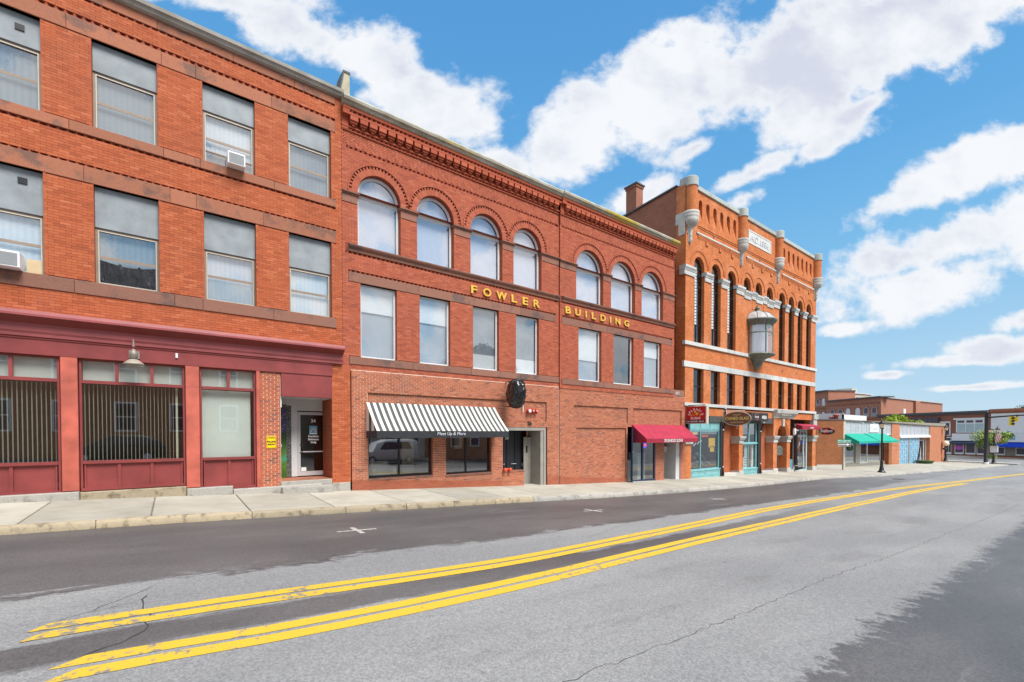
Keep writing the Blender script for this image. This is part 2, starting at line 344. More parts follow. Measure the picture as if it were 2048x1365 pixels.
for nm_, a_, b_ in (('curtain_white', (.70,.72,.72), (.78,.79,.78)), ('sheen_grey', (.215,.25,.265), (.26,.295,.31)), ('sheen_lilac', (.54,.56,.60), (.62,.63,.68))):  # grey and lilac stand in for sky mirrored in the panes
    t = NT(nm_); w = t.n('ShaderNodeTexWave'); w.inputs['Scale'].default_value = 2.6; w.inputs['Distortion'].default_value = 2.5; w.inputs['Detail'].default_value = 3
    mp = t.n('ShaderNodeMapping'); mp.inputs['Scale'].default_value = (1, 1, .06); t.l(t.pos(), mp.inputs[0]); t.l(mp.outputs[0], w.inputs['Vector']); t.col(t.ramp(w.outputs['Fac'], [(0, a_), (1, b_)])).rough(.85)  # folds drawn as light and dark bands in the colour
# black plastic
t = NT('bag_plastic'); t.col((.012, .012, .014)).rough(.16)
t.bump(t.noise(5, 3, .5), .7, .06)
t = NT('black_sheet'); t.col((.014,.014,.016)).rough(.32)
t.bump(t.noise(4, 3, .5, stretch=(1.6, 1, .5)), .9, .08)
# pressed-metal gutter with lichen
t = NT('gutter_metal'); p = t.sepxyz(); base = t.ramp(t.noise(1.3, 6, .6, stretch=(1, 1, 3)), [(.3, (.22,.20,.15)), (.55, (.42,.40,.32)), (.75, (.52,.52,.46))])
lich = t.math('MULTIPLY', t.smooth(t.noise(.9, 5, .6, stretch=(.5, 1, 1), w=6), .50, .62), t.smooth(p[0], 6, 10))
t.col(t.mix(lich, base, t.ramp(t.noise(6, 4), [(.3, (.34,.26,.04)), (.7, (.52,.40,.06))]))).rough(.6)
t = NT('gutter_grey'); t.col(t.ramp(t.noise(1.3, 6, .6), [(.3, (.26,.25,.22)), (.7, (.44,.43,.39))])).rough(.6)
# asphalt
t = NT('asphalt'); p = t.sepxyz(); X, Y = p[0], p[1]
warp = t.math('MULTIPLY', t.math('SUBTRACT', t.noise(1.0, 7, .7, stretch=(.9, 3.2, 1)), .5), 1.7)
warp2 = t.math('MULTIPLY', t.math('SUBTRACT', t.noise(2.2, 8, .70, stretch=(1.6, 1.0, 1), w=5), .5), 1.3)
Yw = t.math('ADD', Y, warp); Yr = t.math('ADD', Y, warp2)
edge = t.math('ADD', -8.28, t.math('MULTIPLY', t.smooth(X, 3, 20), .70))
lane = t.smooth(t.math('SUBTRACT', t.math('ADD', Yw, t.math('MULTIPLY', t.math('SUBTRACT', t.noise(9, 6, .75, stretch=(.6, 2.2, 1), w=2), .5), .55)), edge), .0, .16)
fade = t.math('SUBTRACT', 1.0, t.math('MULTIPLY', t.smooth(X, 24, 55), .75)); lane = t.math('MULTIPLY', lane, fade)
cl = t.math('ADD', -10.24, t.math('MULTIPLY', t.smooth(X, 3, 26), 1.35))
med = t.math('SUBTRACT', .38, t.math('ABSOLUTE', t.math('SUBTRACT', t.math('ADD', Y, t.math('MULTIPLY', warp, .35)), cl)))
med = t.math('MULTIPLY', t.smooth(med, .0, .16), t.math('SUBTRACT', 1.0, t.smooth(X, 9, 24)))
right = t.math('SUBTRACT', 1.0, t.smooth(t.math('ADD', Yr, t.math('MULTIPLY', t.math('SUBTRACT', t.noise(11, 7, .78, w=9), .5), .8)), -14.16, -13.98))
dark = t.math('MAXIMUM', t.math('MAXIMUM', lane, med), right)
patch = t.smooth(t.noise(.35, 5, .6, stretch=(.6, 1.6, 1), w=11), .35, .7)
light_c = t.ramp(patch, [(0, (.215,.215,.216)), (1, (.27,.268,.264))]); dark_c = t.ramp(patch, [(0, (.082,.080,.082)), (1, (.125,.120,.118))])
scuff = t.smooth(t.noise(1.1, 8, .7, stretch=(.22, 2.6, 1), w=14), .60, .70)
dark_c = t.mix(t.math('MULTIPLY', scuff, .55), dark_c, (.22, .22, .215))
oil = t.smooth(t.noise(.9, 6, .6, stretch=(.3, 1.3, 1), w=21), .54, .70); light_c = t.mix(t.math('MULTIPLY', oil, .40), light_c, (.15, .148, .145))
spots = t.smooth(t.noise(3.1, 3, .5, w=31), .70, .76); light_c = t.mix(t.math('MULTIPLY', spots, .5), light_c, (.10, .10, .10))
c = t.mix(dark, light_c, dark_c)
sp = t.n('ShaderNodeTexVoronoi'); sp.inputs['Scale'].default_value = 62; t.l(t.pos(), sp.inputs['Vector'])
agg = t.ramp(sp.outputs['Color'], [(.2, (.62,.62,.62)), (.8, (1.38,1.38,1.36))]); c = t.mix(.5, c, agg, 'MULTIPLY')
c = t.mix(.5, c, t.ramp(t.noise(26, 6, .75), [(.3, (.72,.72,.72)), (.7, (1.25,1.25,1.25))]), 'MULTIPLY')
gut = t.math('MULTIPLY', t.smooth(Y, -4.6, -3.7), .35); c = t.mix(gut, c, (.10, .085, .075))
t.col(c); t.bump(t.noise(120, 3), .5, .006)
rr = t.math('SUBTRACT', .85, t.math('MULTIPLY', dark, .35)); t.l(rr, t.b.inputs['Roughness']); t.b.inputs['Specular IOR Level'].default_value = .35
# paint on the road
def roadpaint(name, c, wear):
    t = NT(name); f = t.noise(9, 6, .7); g = t.noise(.6, 4, .6)
    k = t.mix(t.smooth(t.math('ADD', f, t.math('MULTIPLY', t.math('SUBTRACT', g, .5), .5)), wear, wear+.10), c, (.20, .19, .17))
    k = t.mix(.4, k, t.ramp(t.noise(45, 3), [(.3, (.75,.75,.75)), (.7, (1.2,1.2,1.2))]), 'MULTIPLY'); t.col(k).rough(.7)
roadpaint('paint_yellow', (.64, .41, .03), .575); roadpaint('paint_yellow_old', (.70, .46, .08), .60); roadpaint('paint_white', (.43, .42, .39), .53)
plain('crack_fill', (.035,.033,.032), .9, .3, 10)
# concrete slab
t = NT('concrete'); oi = t.n('ShaderNodeObjectInfo')
k = t.mix(1.0, (.43,.405,.34), t.ramp(oi.outputs['Random'], [(0, (.88,.88,.88)), (1, (1.1,1.1,1.1))]), 'MULTIPLY')
k = t.mix(.7, k, t.ramp(t.noise(.8, 7, .65), [(.3, (.66,.64,.60)), (.65, (1.10,1.10,1.10))]), 'MULTIPLY'); k = t.mix(.3, k, t.ramp(t.noise(50, 3), [(.3, (.8,.8,.8)), (.7, (1.15,1.15,1.15))]), 'MULTIPLY')
t.col(k).rough(.85).bump(t.noise(70, 3), .25, .004)
plain('concrete_base', (.16,.145,.12), .9, .2, 6)
# foliage
for nm, a, b in (('leaf_bright', (.20,.30,.02), (.40,.48,.04)), ('leaf_green', (.18,.27,.05), (.34,.42,.10)), ('leaf_dark', (.03,.07,.015), (.07,.13,.03))):
    t = NT(nm); oi = t.n('ShaderNodeAttribute', attribute_name='bc'); t.col(t.ramp(oi.outputs['Fac'], [(0, a), (1, b)])).rough(.7)
# lit things
t = NT('neon_red'); t.b.inputs['Emission Color'].default_value = (1, .03, .03, 1); t.b.inputs['Emission Strength'].default_value = 1.2; t.col((.6, .02, .02))
t = NT('neon_blue'); t.b.inputs['Emission Color'].default_value = (.15, .05, 1, 1); t.b.inputs['Emission Strength'].default_value = .8; t.col((.05, .02, .5))
# doorway mural: night sky over grass
t = NT('mural'); p = t.sepxyz(); z = t.math('ADD', p[2], t.math('MULTIPLY', t.math('SUBTRACT', t.noise(5, 3), .5), .35))
t.col(t.mix(.35, t.ramp(t.math('DIVIDE', t.math('SUBTRACT', z, .3), 2.3), [(.0, (.05,.12,.015)), (.15, (.09,.2,.03)), (.22, (.05,.35,.2)), (.30, (.10,.2,.04)), (.46, (.03,.09,.02)), (.60, (.03,.06,.03)), (.64, (.08,.09,.22)), (1.0, (.06,.06,.15))]), t.ramp(t.noise(9, 4), [(.3, (.5,.5,.5)), (.7, (1.5,1.5,1.5))]), 'MULTIPLY')).rough(.3)
t = NT('black_pebble'); v = t.n('ShaderNodeTexVoronoi'); v.inputs['Scale'].default_value = 28; t.l(t.pos(), v.inputs['Vector']); t.col(t.ramp(v.outputs['Distance'], [(.2, (.01,.01,.012)), (.75, (.18,.18,.18))])).rough(.3)
# goods in the stained-glass shop, curtains
t = NT('goods'); v = t.n('ShaderNodeTexVoronoi'); v.inputs['Scale'].default_value = 6; t.l(t.pos(), v.inputs['Vector'])
t.col(t.mix(.7, (.10,.09,.08), t.ramp(t.noise(9, 6, .8), [(.3, (.1,.1,.1)), (.55, (1,1,1)), (.72, (4,4.2,4.4))]), 'MULTIPLY')).rough(.4)
t = NT('curtain_black'); p = t.sepxyz(); w = t.n('ShaderNodeTexWave'); w.inputs['Scale'].default_value = 3.2; w.inputs['Distortion'].default_value = 1.0; t.l(t.pos(), w.inputs['Vector']); t.col(t.ramp(w.outputs['Fac'], [(0, (.006,.007,.01)), (1, (.03,.034,.045))])).rough(.4)
# ------------------------------------------------------------------ terrain
GP = [(-60,2.3),(-30,1.12),(-10,.34),(-3.2,.07),(0,-.04),(1.5,-.11),(4.5,-.25),(8.7,-.44),(13.65,-.69),(18.9,-.91),(25.7,-1.14),(45.3,-1.57),(60,-1.77),(80,-2.0),(120,-2.42),(200,-3.0)]
def gz(x):
    i = max(1, min(len(GP)-1, bisect.bisect([g[0] for g in GP], x))); (x0, z0), (x1, z1) = GP[i-1], GP[i]
    return z0+(z1-z0)*(x-x0)/(x1-x0)
def kerb_y(x):
    if x < 36: return -3.4
    if x < 49: t_ = (x-36)/13; return -3.4-1.7*t_*t_*(3-2*t_)
    return -5.1-(x-49)*.112
def road_z(x, y):
    d = min(max(kerb_y(x)-y, -.5), 6.5); return gz(x)-.225+.012*d
def walk_z(x, y): return gz(x)+.02*max(y, kerb_y(x))*1.0 if y < 0 else gz(x)
X_END = 83.0
g = MB(); g.quad((-1500,-1500,-3.6),(1500,-1500,-3.6),(1500,1500,-3.6),(-1500,1500,-3.6)); tag(g.build('ground', 'asphalt'), kind='structure')
road = MB(); xs = [-60,-45,-30,-20]+[-12+i*1.5 for i in range(46)]+[58+4*i for i in range(28)]; ys = [-60,-45,-30,-22,-19,-17,-15,-13,-11.5,-10.1,-8.5,-7,-5.5,-4.2,-3.4,-2.5,0,20,60,140]
vs = [(x, y, road_z(x, y)) for x in xs for y in ys]; n = len(ys)
road.add(vs, [(i*n+j, (i+1)*n+j, (i+1)*n+j+1, i*n+j+1) for i in range(len(xs)-1) for j in range(n-1)])
road_o = tag(road.build('road', 'asphalt'), kind='structure')
# painted lines, as strips laid on the road
def resample(pts, step=.7):
    out = []
    for (a, b), (c, d) in zip(pts[:-1], pts[1:]):
        m = max(1, int(math.hypot(c-a, d-b)/step))
        out += [(a+(c-a)*i/m, b+(d-b)*i/m) for i in range(m)]
    return out+[pts[-1]]
def smooth_pts(pts, step=.7):
    xs_ = [p[0] for p in pts]; ys_ = [p[1] for p in pts]; out = []; x = xs_[0]
    m = np.gradient(np.array(ys_), np.array(xs_))
    while x < xs_[-1]:
        i = min(max(0, bisect.bisect(xs_, x)-1), len(xs_)-2); h = xs_[i+1]-xs_[i]; t_ = (x-xs_[i])/h
        h00 = 2*t_**3-3*t_**2+1; h10 = t_**3-2*t_**2+t_; h01 = -2*t_**3+3*t_**2; h11 = t_**3-t_**2
        out.append((x, h00*ys_[i]+h10*h*m[i]+h01*ys_[i+1]+h11*h*m[i+1])); x += step
    return out+[(xs_[-1], ys_[-1])]
def strip(name, pts, off, w, mat, lift=.005, ragged=0., slant=0.):
    b = MB(); prev = None; k = 0
    for i, (x, y) in enumerate(pts):
        a, c = pts[max(0, i-1)], pts[min(len(pts)-1, i+1)]; d = Vector((c[0]-a[0], c[1]-a[1])).normalized(); nn = Vector((-d.y, d.x))
        e0 = off-w/2+random.uniform(-ragged, ragged); e1 = off+w/2+random.uniform(-ragged, ragged)
        sl = slant if i == 0 else 0
        p0 = (x+nn.x*e0-sl*d.x, y+nn.y*e0-sl*d.y); p1 = (x+nn.x*e1+sl*d.x, y+nn.y*e1+sl*d.y)
        b.v += [(*p0, road_z(*p0)+lift), (*p1, road_z(*p1)+lift)]
        if i: b.f.append([2*i-2, 2*i, 2*i+1, 2*i-1])
    return b.build(name, mat, road_o)
PA = smooth_pts([(-1.04,-9.63),(.75,-9.67),(4.4,-9.76),(8.0,-9.44),(16.3,-8.50),(28.4,-8.28),(42,-9.3),(60,-11.2),(95,-15.2)])
PB = smooth_pts([(-.71,-10.68),(.6,-10.79),(3.6,-10.77),(6.6,-10.54),(12.5,-10.08),(20,-9.66),(28.5,-9.48),(42,-9.95)])
for off in (-.125, .125): strip('lane_line', PA, off, .185, 'paint_yellow', ragged=.008, slant=.06)
for off in (-.125, .125): strip('lane_line', PB, off, .185, 'paint_yellow', ragged=.008, slant=.10)
for (cx, cy, a) in ((3.12,-6.0,.0),(10.42,-6.0,.0),(18.2,-5.82,.0)):
    b = MB()
    pl = [(-.42,-.05),(-.055,-.05),(-.055,-.38),(.055,-.38),(.055,-.05),(.42,-.05),(.42,.05),(.055,.05),(.055,.38),(-.055,.38),(-.055,.05),(-.42,.05)]
    vs = []
    for (u, v) in pl:
        x = cx+u*math.cos(a)-v*math.sin(a); y = cy+u*math.sin(a)+v*math.cos(a); vs.append((x, y, road_z(x, y)+.006))
    b.add(vs, [tuple(range(12))]); b.build('parking_mark', 'paint_white', road_o)
def crack(pts, w, name='crack'):
    ps = []
    for (a, b_), (c, d) in zip(pts[:-1], pts[1:]):
        m = max(2, int(math.hypot(c-a, d-b_)/.12))
        for i in range(m): ps.append((a+(c-a)*i/m+random.uniform(-.03, .03), b_+(d-b_)*i/m+random.uniform(-.03, .03)))
    ps.append(pts[-1]); b = MB()
    for i, (x, y) in enumerate(ps):
        a, c = ps[max(0, i-1)], ps[min(len(ps)-1, i+1)]; d = Vector((c[0]-a[0], c[1]-a[1])).normalized(); nn = Vector((-d.y, d.x))*w*random.uniform(.2, 1)
        b.v += [(x-nn.x, y-nn.y, road_z(x, y)+.003), (x+nn.x, y+nn.y, road_z(x, y)+.003)]
        if i: b.f.append([2*i-2, 2*i, 2*i+1, 2*i-1])
    b.build(name, 'crack_fill', road_o)
crack([(2.5,-13.0),(5.2,-13.04),(7.4,-13.0),(10.5,-13.06),(16.5,-13.1),(30,-13.4)], .0045)
crack([(-.25,-8.9),(-.28,-9.35),(-.2,-9.75),(-.22,-10.15),(-.6,-10.45)], .010)
crack([(-.1,-8.4),(-.35,-8.75),(-.7,-9.2),(-.95,-9.4)], .004); crack([(-.2,-9.2),(-.45,-9.1),(-.7,-9.25)], .003); crack([(-1.6,-8.2),(-.2,-8.25),(1.0,-8.26),(3.2,-8.16),(6,-8.05),(10.5,-7.85),(18,-7.55)], .005)
crack([(2.1,-7.95),(1.9,-8.22),(2.05,-8.5)], .004); crack([(7,-9.0),(9.5,-8.1)], .004)
mh = MB(); mh.lathe([(0,.012),(.36,.012),(.36,.0)], (42.5,-6.4,road_z(42.5,-6.4)+.004), 24, smooth=False); mh.build('manhole_cover', 'crack_fill', road_o)
# pavement
sw = MB(); sx = [-30+i*1.2 for i in range(95)]
sx = [x for x in sx if x < X_END]+[X_END]
for i, x in enumerate(sx):
    ky = kerb_y(x)+.17
    sw.v += [(x, ky, walk_z(x, ky)-.03), (x, 0.6, gz(x)-.03), (x, 60, gz(x)-.03)]
    if i: k = 3*i; sw.f += [[k-3, k, k+1, k-2], [k-2, k+1, k+2, k-1]]
walk = tag(sw.build('sidewalk', 'concrete_base'), kind='structure')
joints = [-9.9,-8.0,-6.15,-4.25,-2.36,-.38,1.49,3.43,5.5]
while joints[-1] < 80: joints.append(joints[-1]+random.uniform(1.75, 2.0))
def slab(x0, x1, y0f, y1, g_=.012):
    b = MB(); x0 += g_; x1 -= g_; m = 2; vt = []; e = .012
    ring = [(x0, y0f(x0)), (x1, y0f(x1)), (x1, y1), (x0, y1)]
    cx = sum(p[0] for p in ring)/4; cy = sum(p[1] for p in ring)/4
    for (x, y) in ring: vt.append((x, y, walk_z(x, y)-.04))
    for (x, y) in ring: vt.append((x, y, walk_z(x, y)-e))
    for (x, y) in ring: vt.append((x+(e if x < cx else -e), y+(e if y < cy else -e), walk_z(x, y)))
    b.add(vt, [(i, (i+1) % 4, 4+(i+1) % 4, 4+i) for i in range(4)]+[(4+i, 4+(i+1) % 4, 8+(i+1) % 4, 8+i) for i in range(4)]+[(8, 9, 10, 11)])
    b.build('paving_slab', 'concrete', walk)
for a, b_ in zip(joints[:-1], joints[1:]):
    if a < 49: slab(a, b_, lambda x: kerb_y(x)+.20, 0.62)
    else:
        slab(a, b_, lambda x: kerb_y(x)+.20, -3.0 if a < 64 else -4.6)
        slab(a, b_, lambda x: -2.98 if a < 64 else -4.58, 3.0)
# granite kerb stones
kb = MB(); kx = [x for x in sx if x < 60]
for i, x in enumerate(kx):
    y = kerb_y(x)+.06; kb.v += [(x, y, gz(x)-.4), (x, y, walk_z(x, y)-.035), (x, y+.12, walk_z(x, y)-.035)]
    if i: k = 3*i; kb.f += [[k-3, k, k+1, k-2], [k-2, k+1, k+2, k-1]]
kerb = tag(kb.build('kerb', 'granite_warm'), kind='structure')
def kerb_stone(x0, x1, dark=False):
    b = MB(); nx = max(3, int((x1-x0)/.16)); prof = [(-.015,-.34),(-.008,-.15),(.0,-.04),(.03,-.004),(.10,.004),(.185,.0)]; vs = []
    for i in range(nx+1):
        x = x0+(x1-x0)*i/nx; ky = kerb_y(x); end = i in (0, nx)
        for j, (dy, dz) in enumerate(prof):
            rr = .014 if j < 4 else .004
            vs.append((x, ky+dy+random.uniform(-rr, rr)+(.015 if end and j < 4 else 0), walk_z(x, ky+.1)+dz+(random.uniform(-.008, .008) if 0 < j < 5 else 0)-(.008 if end and j > 1 else 0)))
    m = len(prof); b.add(vs, [(i*m+j, (i+1)*m+j, (i+1)*m+j+1, i*m+j+1) for i in range(nx) for j in range(m-1)], True)
    b.add(vs[:m], [tuple(range(m))]); b.add(vs[-m:], [tuple(range(m-1, -1, -1))])
    b.build('kerb_stone', 'granite_warm' if x0 < 9 else 'granite', kerb)
kj = [-9.6,-7.4,-5.2,-3.1,-1.24,1.50,3.68,5.4,7.0,8.55,10.2]
while kj[-1] < 79: kj.append(kj[-1]+random.uniform(1.5, 2.3))
for a, b_ in zip(kj[:-1], kj[1:]): kerb_stone(a+.008, b_-.008)
# rounded end of the pavement at the side street
ce = MB(); ce.profx([(-9.0,-2.5),(-9.0,-2.13),(2,-2.0),(2,-2.5)], 82.6, 86.0); ce.build('kerb_end', 'granite', kerb)

# ------------------------------------------------------------------ wall building blocks
def free_spans(x0, x1, holes, z):
    """intervals of [x0,x1] left free by holes at height z; hole = (xa,xb,za,zb[,arch radius])"""
    sp = [(x0, x1)]
    for h in holes:
        xa, xb, za, zb = h[:4]; r = h[4] if len(h) > 4 else 0
        if z < za: continue
        if z > zb:
            if not r or z > zb+r: continue
            c = (xa+xb)/2; k = math.sqrt(max(0, r*r-(z-zb)**2)); xa, xb = c-k, c+k
        ns = []
        for a, b in sp:
            if xb <= a or xa >= b: ns.append((a, b)); continue
            if xa > a: ns.append((a, xa))
            if xb < b: ns.append((xb, b))
        sp = ns
    return sp
def bricks(parent, mat, x0, x1, z0, z1, Y, holes, cw=.205, ch=.0677, j=.005, th=.014, single=None, single_mat=None, bottom=None, name='brickwork', jit=.0015):
    """real brick courses, every brick with its own edges; the pieces in `single` (xa,xb,za,zb) are objects of their own"""
    b = MB(); V = []; Fc = []; B = []; nz = int(math.ceil((z1-z0)/ch-1e-6)); uni = None; made = 0
    for k in range(nz):
        za = z0+k*ch; zb = min(za+ch-j, z1); zc = (za+zb)/2
        if zb-za < .015: continue
        for (a, e) in free_spans(x0, x1, holes, zc):
            s0 = x0-(k % 2)*cw/2; i = math.floor((a-s0)/cw)
            while s0+i*cw < e:
                p = max(a, s0+i*cw); q = min(e, s0+(i+1)*cw)-j; i += 1
                if q-p < .02: continue
                if bottom and zb < bottom(p): continue
                y = Y+random.uniform(-jit, jit); t_ = random.random()
                if single and made < 300 and any(p >= s[0] and q <= s[1] and za >= s[2] and zb <= s[3] for s in single):
                    if uni is None:
                        u = MB(); u.bbox(0, 1, 0, 1, 0, 1, .02); uni = u.build('brick', single_mat, parent, origin=(p, y, za))
                        uni.location = Vector((p, y, za))-wloc(parent); uni.data.transform(Matrix.Translation((p, y, za))); uni.scale = (q-p, th, zb-za); made += 1
                    else: inst(uni, parent, (p, y, za), scale=(q-p, th, zb-za)); made += 1
                    continue
                o = len(V); V += [(p,y,za),(q,y,za),(q,y,zb),(p,y,zb),(p,y+th,za),(q,y+th,za),(q,y+th,zb),(p,y+th,zb)]
                Fc += [(o,o+1,o+2,o+3),(o,o+4,o+5,o+1),(o+3,o+2,o+6,o+7),(o,o+3,o+7,o+4),(o+1,o+5,o+6,o+2)]; B += [t_]*5
    b.v = V; b.f = Fc; b.bc = B
    o = b.build(name, mat, parent); tag(o, kind='stuff'); return o
def backing(mb, x0, x1, z0, z1, Y, holes, depth, thick=None, arcn=14, reveal=True):
    """flat wall with openings and their reveals"""
    xc = sorted({x0, x1} | {h[i] for h in holes for i in (0, 1) if x0 < h[i] < x1})
    zc = sorted({z0, z1} | {z for h in holes for z in ([h[2], h[3]]+([h[3]+h[4]] if len(h) > 4 else [])) if z0 < z < z1})
    for a, b in zip(xc[:-1], xc[1:]):
        for c, d in zip(zc[:-1], zc[1:]):
            mx, mz = (a+b)/2, (c+d)/2; hit = None; arch = None
            for h in holes:
                if h[0] < mx < h[1] and h[2] < mz < h[3]: hit = h
                elif len(h) > 4 and h[0] < mx < h[1] and h[3] < mz < h[3]+h[4]: arch = h
            if hit: continue
            if arch:
                cx = (arch[0]+arch[1])/2; r = arch[4]
                f = lambda x: min(d, max(c, arch[3]+math.sqrt(max(0, r*r-(x-cx)**2))))
                for i in range(arcn):
                    xa, xb = a+(b-a)*i/arcn, a+(b-a)*(i+1)/arcn; ha, hb = f(xa), f(xb)
                    if ha >= d-1e-6 and hb >= d-1e-6: continue
                    mb.quad((xa,Y,ha),(xb,Y,hb),(xb,Y,d),(xa,Y,d))
            else: mb.quad((a,Y,c),(b,Y,c),(b,Y,d),(a,Y,d))
    if reveal:
        for h in holes:
            xa, xb, za, zb = h[:4]; y1 = Y+depth
            mb.quad((xa,Y,za),(xa,Y,zb),(xa,y1,zb),(xa,y1,za)); mb.quad((xb,y1,za),(xb,y1,zb),(xb,Y,zb),(xb,Y,za)); mb.quad((xa,Y,za),(xa,y1,za),(xb,y1,za),(xb,Y,za))
            if len(h) > 4:
                cx = (xa+xb)/2; r = h[4]; pts = [(cx-r*math.cos(math.pi*i/20), zb+r*math.sin(math.pi*i/20)) for i in range(21)]
                for (p, q), (s, u) in zip(pts[:-1], pts[1:]): mb.quad((p,Y,q),(s,Y,u),(s,y1,u),(p,y1,q))
            else: mb.quad((xa,Y,zb),(xb,Y,zb),(xb,y1,zb),(xa,y1,zb))
def sawtooth(parent, x0, x1, z0, z1, Y, pitch=.165, d=.085, mat='brick_tone', over=.0):
    """dog-tooth course: bricks laid cornerwise, dark soffit triangles between them"""
    b = MB(); n_ = int((x1-x0)/pitch)
    for i in range(n_):
        a = x0+i*pitch; b.prism([(a+.004, Y+d), (a+pitch/2, Y-over), (a+pitch-.004, Y+d)], lambda p, q, t: (p, q, z1 if t else z0))
    o = b.build('sawtooth_course', mat, parent); tag(o, kind='stuff')
    return o
def blocks(parent, name, mat, xs_, z0, z1, y0, y1, j=.006, bev=.008):
    for a, c in zip(xs_[:-1], xs_[1:]):
        b = MB(); b.bbox(a+j/2, c-j/2, y0+random.uniform(-.004, .004), y1, z0, z1, bev); b.build(name, mat, parent)
def frame_rect(b, x0, x1, z0, z1, y0, y1, w, wt=None, wb=None):
    wt = wt or w; wb = wb or w
    b.box(x0, x0+w, y0, y1, z0, z1); b.box(x1-w, x1, y0, y1, z0, z1); b.box(x0+w, x1-w, y0+.001, y1, z1-wt, z1); b.box(x0+w, x1-w, y0+.001, y1, z0, z0+wb)
def pane(parent, x0, x1, z0, z1, y, mat, name='pane'):
    k1, k2 = (random.uniform(-.007, .007)*(z1-z0), random.uniform(-.007, .007)*(x1-x0)) if 'upper' in mat else (0, 0)   # no two panes hang quite true
    b = MB(); b.quad((x0, y, z0), (x1, y+k2, z0), (x1, y+k1+k2, z1), (x0, y+k1, z1)); return b.build(name, mat, parent)
# ------------------------------------------------------------------ left building: three storeys, maroon shopfront
LB = thing('brick_building', 'three storey orange brick building with grey window panels and maroon shopfront', 'building', (0, 0, 0))
LW = [(-5.92,-4.62),(-3.72,-2.42),(-1.52,-.22),(.79,2.09),(3.0,4.29)]
XL0, XL1 = -8.5, 4.64
holes = [(a, b, 9.44, 11.66) for a, b in LW]+[(a, b, 5.52, 8.01) for a, b in LW]
bands = [(XL0, 4.43, 12.50, 12.82), (XL0, 4.43, 11.66, 12.10), (XL0, 4.43, 9.12, 9.44), (XL0, 4.43, 8.01, 8.48), (XL0, 4.43, 5.19, 5.52)]
bk = MB()
SAW = [(XL0+.01, 4.43, a_, b_) for a_, b_ in ((12.50,12.573),(12.023,12.10),(9.12,9.192),(8.408,8.48))]
backing(bk, XL0, XL1, 3.55, 12.85, .014, holes+SAW, .20)
for s_ in SAW: bk.quad((s_[0],.10,s_[2]),(s_[1],.10,s_[2]),(s_[1],.10,s_[3]),(s_[0],.10,s_[3]))
bk.build('wall', 'mortar_red', LB)
bricks(LB, 'brick_pressed', XL0, XL1, 3.99, 12.85, 0, holes+bands)
# brick jamb faces inside the openings
jb = MB()
for h in holes:
    for xa_ in (h[1]-.002, h[0]-.058): jb = MB(); jb.box(xa_, xa_+.06, .001, .20, h[2], h[3]); jb.build('jamb_brick', 'brick_jamb', LB)
J = [XL0,-6.3,-4.2,-1.97,-.12,.64,2.55,4.43]
blocks(LB, 'frieze_stone', 'brownstone', [XL0,-5.2,-2.3,-.2,1.55,3.2,4.43], 12.575, 12.82, -.015, .1)
sawtooth(LB, XL0, 4.43, 12.50, 12.57, 0); sawtooth(LB, XL0, 4.43, 12.025, 12.10, 0); sawtooth(LB, XL0, 4.43, 9.12, 9.19, 0); sawtooth(LB, XL0, 4.43, 8.41, 8.48, 0)
blocks(LB, 'lintel_stone', 'brownstone', J, 11.66, 12.022, -.012, .2)
blocks(LB, 'sill_stone', 'brownstone', [XL0,-6.1,-4.4,-1.95,-.1,.72,2.6,4.43], 9.193, 9.44, -.03, .2)
blocks(LB, 'lintel_stone', 'brownstone', [XL0,-6.3,-4.2,-1.7,.03,.62,2.3,4.43], 8.01, 8.407, -.012, .2)
blocks(LB, 'sill_stone', 'brownstone_dark', [XL0,-6.1,-4.4,-1.9,.1,.75,2.55,4.43], 5.19, 5.52, -.03, .2)
gt = MB(); gt.profx([(-.02,12.83),(-.12,12.86),(-.14,12.93),(-.20,12.95),(-.22,13.04),(-.05,13.06),(.6,13.06),(.6,12.83)], XL0, 4.66); gt.build('gutter', 'gutter_grey', LB)
rf = MB(); rf.box(XL0, 4.70, .6, 14, 12.7, 12.98); rf.build('roof', 'roof_dark', LB)
sd = MB(); sd.box(XL0, XL0+.2, .03, 14, -.2, 12.7); sd.box(XL0, 4.6, 13.8, 14, -.2, 12.7); sd.build('rear_wall', 'brick_side', LB)
# double-hung windows under painted panels
def hung(a, b, z0, zt, zp, variant):
    y = .155; f = MB(); frame_rect(f, a, b, z0, zp, y, y+.05, .055, .05, .045); zm = z0+(zp-z0)*.49
    f.box(a+.055, b-.055, y+.012, y+.045, zm-.022, zm+.022)
    frame_rect(f, a+.055, b-.055, zm+.02, zp-.05, y+.02, y+.045, .028); w = f.build('window', 'tan_frame', LB)
    s = MB(); frame_rect(s, a+.057, b-.057, z0+.045, zp-.052, y-.008, y+.004, .022); s.build('storm_frame', 'tan_light', w)
    p = MB(); p.bbox(a+.004, b-.004, y-.035, y+.04, zp+.004, zt-.002, .006); p.build('panel', 'panel_grey', w)
    pane(w, a+.083, b-.083, zm+.048, zp-.078, y+.03, 'glass_upper'); 
    low = pane(w, a+.077, b-.077, z0+.067, zm-.022, y+.012, 'glass_upper')
    cu = MB(); cu.quad((a+.05, y+.12, z0), (b-.05, y+.12, z0), (b-.05, y+.12, zp), (a+.05, y+.12, zp)); cu.build('curtain_or_sheen', {'w': 'curtain_white', 'g': 'sheen_lilac', 'd': 'sheen_grey'}[variant[0]], w)  # tinted sheets lend the glass its pale reflective tone, white ones are blinds
    return w, zm
vars3 = ['g', 'd', 'd', 'w', 'd']; vars2 = ['g', 'w', 'd', 'g', 'w']
win3 = [hung(a, b, 9.44, 11.66, 10.93, v) for (a, b), v in zip(LW, vars3)]
win2 = [hung(a, b, 5.52, 8.01, 6.97, v) for (a, b), v in zip(LW, vars2)]
